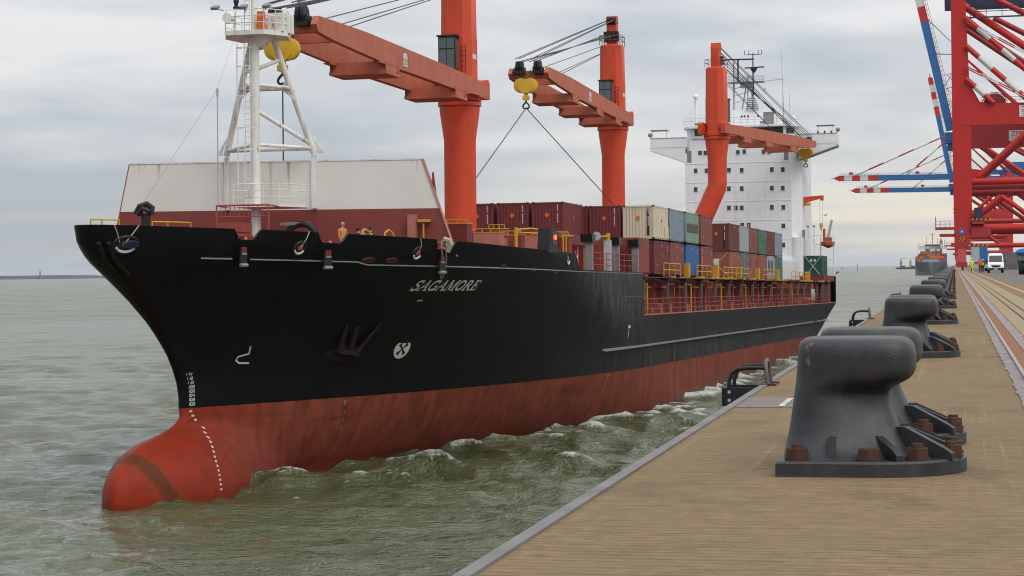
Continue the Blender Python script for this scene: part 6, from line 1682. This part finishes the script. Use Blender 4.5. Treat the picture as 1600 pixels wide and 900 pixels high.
# ------------------------------------------------------------------ quay gantry cranes
def text_mesh(txt, size):
    cu_ = bpy.data.curves.new('lettering', 'FONT'); cu_.body = txt; cu_.size = size; cu_.extrude = .01
    o = bpy.data.objects.new('lettering', cu_); COL.objects.link(o)
    dg = bpy.context.evaluated_depsgraph_get(); dg.update()
    me_ = bpy.data.meshes.new_from_object(o.evaluated_get(dg)); bpy.data.objects.remove(o); return me_
def striped(mb, p, q_, r_, n_, first=0, nn_=8, mats=2):
    p, q_ = Vector(p), Vector(q_)
    for i in range(n_):
        mb.cur = (i + first) % mats; mb.cyl(p.lerp(q_, i / n_), p.lerp(q_, (i + 1) / n_), r_, n=nn_)
    mb.cur = 0
def gantry(d, label, boom, signs=(), full=True, boom_ang=77, stays=False, red=None, DP=19.):
    g = thing('gantry_crane', label, 'gantry crane', qm(0, d), 'ship to shore gantry cranes along the quay')
    red = red or M['ggred']; red2 = M['ggred2']
    LX, BX = 1.55, 31.5
    for yy, rm_ in ((0, red), (DP, red2)):
        mb = MB()
        mb.loft([[(LX - 1.25, yy - .9, 4.2), (LX + 1.15, yy - .9, 4.2), (LX + 1.15, yy + .9, 4.2), (LX - 1.25, yy + .9, 4.2)], [(LX - 1.45, yy - .9, 12), (LX + 1.9, yy - .9, 12), (LX + 1.9, yy + .9, 12), (LX - 1.45, yy + .9, 12)], [(LX - 1.75, yy - .9, 30), (LX + 1.9, yy - .9, 30), (LX + 1.9, yy + .9, 30), (LX - 1.75, yy + .9, 30)], [(LX - 1.75, yy - .9, 54), (LX + 1.0, yy - .9, 54), (LX + 1.0, yy + .9, 54), (LX - 1.75, yy + .9, 54)]])
        lg = mb.build('waterside_leg', rm_, g)
        for z in (12, 22.4, 28.4): mb = MB(); mb.bb((LX - 1.80, yy - .95, z), (LX + 1.95, yy + .95, z + .12)); mb.build('splice_flange', red2, lg)
        mb = MB(); mb.loft([[(BX - 1.5, yy - .9, 4), (BX + 1.5, yy - .9, 4), (BX + 1.5, yy + .9, 4), (BX - 1.5, yy + .9, 4)], [(BX - 1.9, yy - .9, 54), (BX + 1.9, yy - .9, 54), (BX + 1.9, yy + .9, 54), (BX - 1.9, yy + .9, 54)]]); mb.build('landside_leg', rm_, g)
        # portal beam with haunches
        mb = MB(); zb_ = 25.6 if (yy > 0 and full and not boom) else 28.4
        mb.prism([(LX + .9, zb_), (BX - 1.5, zb_), (BX - 1.5, 32.6), (LX + 5.6, 32.6), (LX + 3.6, 33.0), (LX + 1.2, 37.5), (LX + .9, 37.5)], 'y', yy - .8, yy + .8)
        mb.build('portal_beam', rm_, g)
        # tube bracing
        for p, q_, r0_ in (((LX + 3.2, yy, 18.3), (16, yy, 28.8), .55), ((16, yy, 28.8), (BX - 3, yy, 18.3), .55), ((LX + 1.0, yy, 17.4), (BX - 1, yy, 17.4), .72), ((LX + 1.5, yy, 9.4), (9.0, yy, 14.5), .5), ((9.0, yy, 14.5), (17, yy, 8.6), .45),
                        ((LX + .8, yy, 8.2), (BX - 1, yy, 8.2), .85), ((LX, yy, 52.5), (BX - 1, yy, 31.5), .75), ((LX + 7, yy, 53), (BX, yy, 40), .6)):
            if not full and r0_ < .5: continue
            mb = MB(); mb.cyl(p, q_, r0_, n=10); mb.build('brace_tube', rm_, g)
        mb = MB(); mb.prism([(LX + 1.0, 16.2), (LX + 3.4, 17.0), (LX + 4.2, 19.6), (LX + 1.0, 20)], 'y', yy - .3, yy + .3); mb.build('gusset', rm_, g)
    if full and not boom:
        for yy in (9.5, 20.5):
            for p, q_, r0_ in (((LX + 3.2, yy, 18.0), (16, yy, 28.4), .42), ((LX + 1.0, yy, 15.6), (BX - 1, yy, 15.6), .5), ((LX + 1.5, yy, 9.4), (12.0, yy, 16.0), .36), ((12.0, yy, 16.0), (22, yy, 8.4), .36), ((LX, yy, 50.5), (BX - 1, yy, 29.5), .5)):
                mb = MB(); mb.cyl(p, q_, r0_, n=10); mb.build('brace_tube', red2, g)
    for lat in (LX, BX):
        for z, h_ in ((4.4, 1.6), (20, 1.8), (49, 2)):
            mb = MB(); mb.bb((lat - .8, .9, z), (lat + .8, DP - .9, z + h_)); mb.build('sill_beam', red2, g)
        for yy in (0, DP):
            mb = MB(); mb.prism([(yy - 3.2, 1.2), (yy + 3.2, 1.2), (yy + 1.0, 4.2), (yy - 1.0, 4.2)], 'x', lat - .9, lat + .7)
            mb.bb((lat - 1.1, yy - 3.3, .55), (lat + .9, yy - .4, 1.6)); mb.bb((lat - 1.1, yy + .4, .55), (lat + .9, yy + 3.3, 1.6))
            bg_ = mb.build('bogie', red2, g)
            mb = MB()
            for k in (-2.8, -1.9, -1.0, 1.0, 1.9, 2.8): mb.cyl((lat - .15, yy + k, .36), (lat + .15, yy + k, .36), .34, n=10)
            mb.build('rail_wheel', M['black'], bg_)
    # top girders, apex frame
    for yy in (DP / 2 - 3.2, DP / 2 + 3.2):
        mb = MB(); mb.bb((LX - 3, yy - .7, 53.4), (BX + 20, yy + .7, 55.8)); mb.build('main_girder', M['blue'] if boom else M['navy'], g)
    AP = (LX + 3, DP / 2, 80)
    for yy in (2.0, DP - 2.0):
        mb = MB(); mb.cyl((LX, yy, 54), AP, .7, .5, 8); mb.cyl((BX, yy, 54), AP, .5, .4, 8); mb.build('apex_frame', red, g)
    mb = MB(); mb.bb((BX - 2, 3, 54.6), (BX + 16, DP - 3, 60)); mb.build('machinery_house', M['blue'], g)
    if full:
        mb = MB()
        for z in (50.6, 51.6): mb.bar((LX + 1.5, -1.2, z), (BX, -1.2, z), .14)
        mb.bb((LX + 1.5, -1.6, 49.3), (BX, -1.1, 49.55))
        for x in np.arange(LX + 2, BX, 3.): mb.bar((x, -1.2, 49.5), (x, -1.2, 52), .12)
        mb.build('girder_walkway', M['navy'], g)
        mb = MB(); mb.bb((LX - 5.2, -1, 8.0), (LX - 1.3, 2.2, 8.5)); mb.bb((LX - 4.4, -.6, 6.6), (LX - 1.3, 1.5, 7.2)); mb.bb((LX - 5.2, -.9, 8.5), (LX - 5.05, -.8, 10.6))
        wk = mb.build('side_platform', red2, g)
        mb = MB()
        for z in (9.1, 9.7): mb.bar((LX - 5.2, -1, z), (LX - 1.4, -1, z), .08)
        for x in np.arange(LX - 5.1, LX - 1.4, .9): mb.bar((x, -1, 8.5), (x, -1, 9.7), .08)
        mb.build('platform_railing', M['mgrey'], wk)
        mb = MB(); mb.bb((LX + 1.8, -1.8, 9.0), (LX + 4.2, .5, 9.8)); mb.bb((LX + 1.7, -1.2, 6.5), (LX + 5.5, .8, 8.4)); mb.bb((LX - 2.2, -1, 4.6), (LX + 2, 1.4, 5.4)); mb.build('equipment_platform', red2, g)
        mb = MB(); mb.bb((LX + 2.3, -1.9, 10.2), (LX + 3.9, -.4, 12.2)); mb.build('electric_cabinet', M['navy'], g)
        mb = MB()
        for i in range(9): mb.cur = i % 2; mb.add([(LX + 1.6 + .42 * i, -1.95, 9.75), (LX + 2.02 + .42 * i, -1.95, 9.75), (LX + 2.3 + .42 * i, -1.95, 10.1), (LX + 1.88 + .42 * i, -1.95, 10.1)], [(0, 1, 2, 3)])
        mb.build('hazard_edge', [M['yellow'], M['black']], g); mb = MB()
        for i in range(9): mb.cur = i % 2; mb.add([(LX + 1.0 + .42 * i, -1.95, 4.65), (LX + 1.42 + .42 * i, -1.95, 4.65), (LX + 1.7 + .42 * i, -1.95, 5.0), (LX + 1.28 + .42 * i, -1.95, 5.0)], [(0, 1, 2, 3)])
        mb.build('hazard_edge', [M['yellow'], M['black']], g)
        mb = MB(); mb.cyl((LX - .1, -.93, 7.6), (LX - .1, -.98, 7.6), .62, n=18); mb.build('round_sign', M['blue'], g)
        mb = MB(); mb.prism([(LX - .4, 7.45), (LX + .2, 7.45), (LX - .1, 7.9)], 'y', -1.0, -.985); mb.build('sign_emblem', M['stripew'], g)
        mb = MB(); mb.prism([(LX - .5, 4.5), (LX + .3, 4.5), (LX - .1, 5.3)], 'y', -.96, -.93); mb.build('warning_triangle', M['yellow'], g)
        mb = MB()
        for i in range(4):
            for k in range(4): mb.cur = (i + k) % 2; mb.bb((LX - .7 + .3 * i, -.95, 5.7 + .22 * k), (LX - .4 + .3 * i, -.93, 5.92 + .22 * k))
        mb.build('chequer_plate', [M['yellow'], M['black']], g)
        # cable reel on the portal beam
        mb = MB(); mb.cyl((8.0, -.3, 32.4), (8.0, .3, 32.4), 2.2, n=24); rl = mb.build('cable_reel', red2, g)
        mb = MB()
        for k in range(14): a_ = 2 * math.pi * k / 14; mb.bar((8 + .4 * math.cos(a_), -.36, 32.4 + .4 * math.sin(a_)), (8 + 2.35 * math.cos(a_), -.36, 32.4 + 2.35 * math.sin(a_)), .10)
        mb.tube([(8 + 2.4 * math.cos(a_), -.36, 32.4 + 2.4 * math.sin(a_)) for a_ in np.linspace(0, 2 * math.pi, 25)[:-1]], .08, 5, closed=True)
        mb.build('reel_spoke', M['maroon'], rl)
        mb = MB()
        for z in (33.2, 33.8): mb.bar((LX + 3.6, -.7, z), (BX - 2, -.7, z), .06)
        for x in np.arange(LX + 4, BX - 2, .9): mb.bar((x, -.7, 32.6), (x, -.7, 33.8), .06)
        mb.build('beam_railing', M['rail'], g)
    for x0, z0, yS in signs:
        mb = MB(); mb.bb((x0, yS - .92, z0), (x0 + 5.6, yS - .82, z0 + 2.25)); sg_ = mb.build('maker_sign', paint('sign white', (.66, .65, .63), .5, .1, .1), g)
        mt = paint('sign red', (.42, .05, .05), .5, .1, 0)
        for txt, sz, dx_, dz_ in (('ZPMC', 1.55, .42, 1.02), ('上海振华重工', .68, .45, .25)):
            me_ = text_mesh(txt, sz); me_.materials.clear(); me_.materials.append(mt)
            me_.transform(T((x0 + dx_, yS - .935, z0 + dz_)) @ Matrix.Rotation(R(90), 4, 'X'))
            put('sign_lettering', me_, sg_)
    hx, hz = LX - 2.6, 52.5
    LB = 66.
    if boom:
        a_ = R(boom_ang if boom == 'up' else 0.4)
        ux, uz = -math.cos(a_), math.sin(a_)
        def bp_(s_, o=0.): return (hx + ux * s_ + uz * o * 0 + (uz * o), 0, hz + uz * s_ + (-ux * o) * 1)
        mb = MB()
        segs = [(0, .64, 0), (.64, .73, 1), (.73, .80, 2), (.80, .87, 1), (.87, .94, 2), (.94, 1.0, 1)]
        for yy in (DP / 2 - 3.2, DP / 2 + 3.2):
            for s0, s1, ci in segs:
                mb.cur = ci; p, q_ = bp_(s0 * LB), bp_(s1 * LB)
                mb.bar((p[0], yy, p[2]), (q_[0], yy, q_[2]), 1.3, 3.0, up=(uz, 0, -ux))
        mb.cur = 0
        for k in range(9):
            p = bp_(LB * (k + .5) / 9.2); mb.bar((p[0], DP / 2 - 3.2, p[2]), (p[0], DP / 2 + 3.2, p[2]), .5, .8)
        bm = mb.build('boom', [M['blue'], M['ggred'], M['stripew']], g)
        mb = MB(); p = bp_(LB + .2); mb.box((p[0], DP / 2, p[2]), (2.4, 5, 1.6)); q_ = bp_(LB + 4); mb.bar(p[:1] + (DP / 2,) + p[2:], (q_[0], DP / 2, q_[2]), .8, .8, .2, .2); mb.build('boom_tip', M['ggred'], bm)
        mb = MB()
        for off in (1.9, 2.6):
            p, q_ = bp_(2, off), bp_(LB * .98, off); mb.bar((p[0], DP / 2 - 4.2, p[2]), (q_[0], DP / 2 - 4.2, q_[2]), .14)
        for k in range(34): p, q_ = bp_(2 + k * 1.85, 1.2), bp_(2 + k * 1.85, 2.6); mb.bar((p[0], DP / 2 - 4.2, p[2]), (q_[0], DP / 2 - 4.2, q_[2]), .12)
        mb.build('boom_walkway', M['blue'] if boom == 'down' else M['rail'], bm)
        mb = MB()
        if boom == 'down':
            for s_, nb in ((.86, 7), (.40, 5)):
                for yy in (DP / 2 - 3.2, DP / 2 + 3.2):
                    p = bp_(s_ * LB, 1.2); striped(mb, (p[0], yy, p[2]), (AP[0] - 1, AP[1], AP[2]), .34, nb, 1)
            for s_ in (.88, .30): p = bp_(s_ * LB, 2.); mb.cur = 0; mb.box((p[0], DP / 2 - 3, p[2] + .6), (2.2, 1, 1.6))
            mb.build('forestay', [M['ggred'], M['stripew']], g)
        else:
            for i, s_ in enumerate((.25, .45, .66)):
                p = bp_(s_ * LB, 1.2); mb.cur = 0
                for k in range(3): mb.cyl((p[0], DP / 2 - 2 + k * 2, p[2]), (AP[0], AP[1], AP[2] + 1), .10, n=5)
            mb.build('hoist_wire', M['lgrey'], g)
            mb = MB(); mb.bb((hx - 2.2, DP / 2 - 3, hz - 5.2), (hx + 1.6, DP / 2 + 3, hz - 1.0)); mb.bb((hx - 1.2, DP / 2 - 2, hz - 8), (hx + .9, DP / 2 + 2, hz - 5.2)); mb.build('trolley_cab', M['blue'], g)
            mb = MB()
            for k in range(4): z = hz + 4 + k * 5.2; mb.bar((hx - 1.6, DP / 2 - 5, z + 1), (LX - 1.5, DP / 2 - 5, z + 1.6), .22); mb.bar((hx - 1.2, DP / 2 - 5, z + 1.2), (LX - 1.5, DP / 2 - 5, z - 1.4), .18)
            mb.build('latch_frame', M['rail'], g)
    if stays:
        mb = MB()
        for z0, z1, x1 in ((49.5, 36.5, 16.5), (44.0, 30, 17.5), (37.5, 32.6, 7.8)): striped(mb, (LX + 1, -1.2, z0), (x1, -1.2, z1), .55, 6 if x1 > 10 else 3, 0)
        for z0, z1 in ((49, 45), (48.6, 44.6), (40, 36.5), (39.6, 36.1)):
            striped(mb, (LX + 1, -1.6, z0), (18, -1.6, z1 - 5.0), .13, 5, 0, 5)
        mb.build('folded_stay', [M['ggred'], M['stripew']], g)
    return g
gantry(402, 'nearest tall red gantry crane, its leg filling the right side and boom out of view', None, signs=((12.6, 29.8, 0), (11.4, 26.9, 30)), stays=True, DP=30.)
gantry(770, 'gantry crane with thick blue boom raised steeply left of the nearest red leg', 'up', boom_ang=77.5)
gantry(1185, 'far gantry crane with lowered blue boom, higher of the two lowered booms', 'down', full=False)
gantry(1265, 'far gantry crane with thin raised blue boom, tip banded red and white', 'up', full=False, boom_ang=79)
gantry(1385, 'farthest gantry crane with lowered blue boom, lower of the two lowered booms', 'down', full=False, red=M['ggred2'])

# ------------------------------------------------------------------ far shipping and marks
FS = QM @ T((-24.0, 2090, WZ))
fs_ = thing('container_ship', 'grey container ship stacked with orange boxes far down the quay', 'ship', FS)
mb = MB(); rg = []
for y, hw0, hw1, z0 in ((-2, .4, 2.5, 1), (3, 3, 8, -1), (10, 7.5, 14.2, -1), (22, 13, 16.2, -1), (45, 16, 16.2, -1), (260, 16, 16.2, -1)):
    zt_ = 13.5 if y < 30 else 12
    rg.append([(-hw0, y, z0), (hw0, y, z0), (hw0 * 1.02 + .2, y, 4), (hw1, y, zt_), (-hw1, y, zt_), (-hw0 * 1.02 - .2, y, 4)])
mb.loft(rg); mb.build('hull', paint('far hull grey', (.13, .15, .18), .5, .2, .1), fs_, sharp=20)
mb = MB(); mb.prism([(-9, 13.4), (9, 13.4), (8, 16.2), (-8, 16.2)], 'y', 22, 22.5); mb.build('breakwater', paint('far grey', (.30, .32, .35), .5, .2, 0), fs_)
mb = MB(); r_ = random.Random(21)
fm_ = [paint('far box orange', (.62, .13, .03), .6, .2, 0), CM['maroon2'], CM['slate'], CM['green'], CM['rustbrown']]
prof_h = [3, 4, 5, 5, 6, 6, 5, 5, 6, 5, 6, 4, 4]
for bay in range(2):
    for i in range(13):
        for k in range(prof_h[i] + (0 if bay else -1)):
            mb.cur = r_.choice([0, 0, 0, 1, 1, 2, 3, 4]) if k > 1 else r_.choice([1, 1, 0, 2, 4]); mb.bb((-16.2 + i * 2.5, 34 + bay * 14, 12.1 + k * 2.6), (-16.2 + i * 2.5 + 2.42, 46 + bay * 14, 12.1 + k * 2.6 + 2.5))
cs_ = mb.build('container_cargo', fm_, fs_); cs_['kind'] = 'stuff'
mb = MB(); mb.bb((-16, 200, 28), (16, 206, 31.6)); mb.bb((-9, 200, 12), (9, 212, 34)); mb.build('bridge', paint('far white', (.6, .62, .63), .5, .1, 0), fs_)
mb = MB(); mb.bb((-8.5, 199.7, 31.8), (8.5, 199.95, 33.4)); mb.bb((-16, 199.8, 31.7), (16, 199.9, 31.9)); mb.build('bridge_windows', M['glass'], fs_)
mb = MB(); mb.bar((0, 205, 33), (0, 205, 46), .9, .9); mb.bar((-6.5, 205, 33), (-6.5, 205, 42.5), .5); mb.bar((5.5, 205, 33), (5.5, 205, 41), .4); mb.bar((-15.5, 203, 31), (-15.5, 203, 36), .4); mb.bar((-3, 205, 45), (3, 205, 45), .4)
mb.build('mast', M['orange'], fs_)
mb = MB(); mb.bb((7.6, 204, 33), (11, 208, 38)); mb.bb((8.4, 204, 38), (10, 208, 40)); mb.build('funnel_top', M['mgrey'], fs_)
mb = MB(); mb.bar((0, 24, 13), (0, 24, 25), .5); mb.build('foremast', M['yellow'], fs_)
for i, (px, lab) in enumerate(((1407.5, 'dark grey floating crane far out on the horizon, left of the two'), (1422.5, 'yellowish floating crane far out on the horizon beside the grey container ship'))):
    D_ = 5200.; p = distant(px, D_)
    fc = thing('floating_crane', lab, 'floating crane', T(p), 'floating cranes on the horizon')
    mb = MB(); mb.bb((-9, -4, -1), (20, 20, 5)); mb.bb((2, 0, 5), (12, 8, 9)); mb.build('barge', M['navy'], fc)
    cm_ = M['mgrey'] if i == 0 else paint('far ochre', (.42, .32, .12), .6, .2, 0)
    mb = MB(); mb.bar((2, 4, 5), (1, 4, 27), 6, 6, 2.4, 2.4); mb.bb((-1, 0, 16), (5, 7, 20)); mb.build('tower', cm_, fc)
    mb = MB(); mb.bar((1, 4, 27), (20, 4, 28), 1.2, 1.2, .7, .7); mb.build('jib', cm_, fc)
def beacon(px, D_, h_, lab):
    p = distant(px, D_); t_ = thing('channel_beacon', lab, 'beacon', T(p))
    mb = MB(); mb.lathe((0, 0, -1), [(2.2, 0), (1.6, 2.5), (.7, 3), (.6, h_), (.1, h_ + .5)], 8); mb.build('tower', M['mgrey'], t_)
    mb = MB(); mb.lathe((0, 0, h_ - 2), [(.1, 0), (1.2, .2), (1.2, 2.2), (.1, 2.4)], 8); mb.build('lantern', M['cab'], t_)
beacon(1340, 4200, 13, 'taller thin dark beacon on the horizon right of the black ship stern')
beacon(1316, 5200, 8, 'shorter beacon on the horizon just right of the black ship stern')
p = distant(63, 6900); lh = thing('lighthouse', 'thin lighthouse standing on the low wooded shore at far left', 'lighthouse', T(p))
mb = MB(); mb.lathe((0, 0, 0), [(3.5, 0), (3.0, 5), (1.8, 28), (.1, 28.2)], 10); mb.build('tower', paint('far brick', (.20, .12, .10), .8, .2, 0), lh)
mb = MB(); mb.lathe((0, 0, 28), [(2.6, 0), (2.6, .6), (1.5, .8), (1.5, 3.5), (.1, 5.5)], 10); mb.build('lantern', M['mgrey'], lh)
gp = cam.matrix_world.translation + (cm.to_3x3() @ Vector(((1289 - 800) / FPX, (450 - 336) / FPX, -1))) * 165
bd = thing('seagull', 'small seagull gliding in the sky right of the deckhouse', 'bird', T(gp) @ Matrix.Rotation(R(40), 4, 'Z'))
mb = MB(); mb.loft([[(x, r_ * math.cos(k * math.pi / 4), r_ * math.sin(k * math.pi / 4)) for k in range(8)] for x, r_ in ((-.24, .005), (-.12, .04), (.0, .055), (.12, .045), (.2, .03), (.26, .004))]); mb.build('body', M['lgrey'], bd)
for s_ in (-1, 1):
    mb = MB(); mb.add([(.10, s_ * .04, .02), (.14, s_ * .30, .10), (.02, s_ * .62, .03), (-.04, s_ * .60, .03), (-.02, s_ * .30, .09), (-.08, s_ * .04, .02)], [(0, 1, 4, 5), (1, 2, 3, 4)]); mb.build('wing', M['lgrey'], bd)
# ------------------------------------------------------------------ haze
m = bpy.data.materials.new('haze air'); m.use_nodes = True; m.node_tree.nodes.clear()
vo = m.node_tree.nodes.new('ShaderNodeVolumePrincipled'); vo.inputs['Color'].default_value = (.80, .86, .93, 1); vo.inputs['Density'].default_value = 2.2e-5
ou = m.node_tree.nodes.new('ShaderNodeOutputMaterial'); m.node_tree.links.new(vo.outputs[0], ou.inputs['Volume'])
mb = MB(); mb.bb((-47000, -6000, WZ - 5.5), (47000, 52000, 125)); hz_ = mb.build('haze', m); hz_['kind'] = 'stuff'
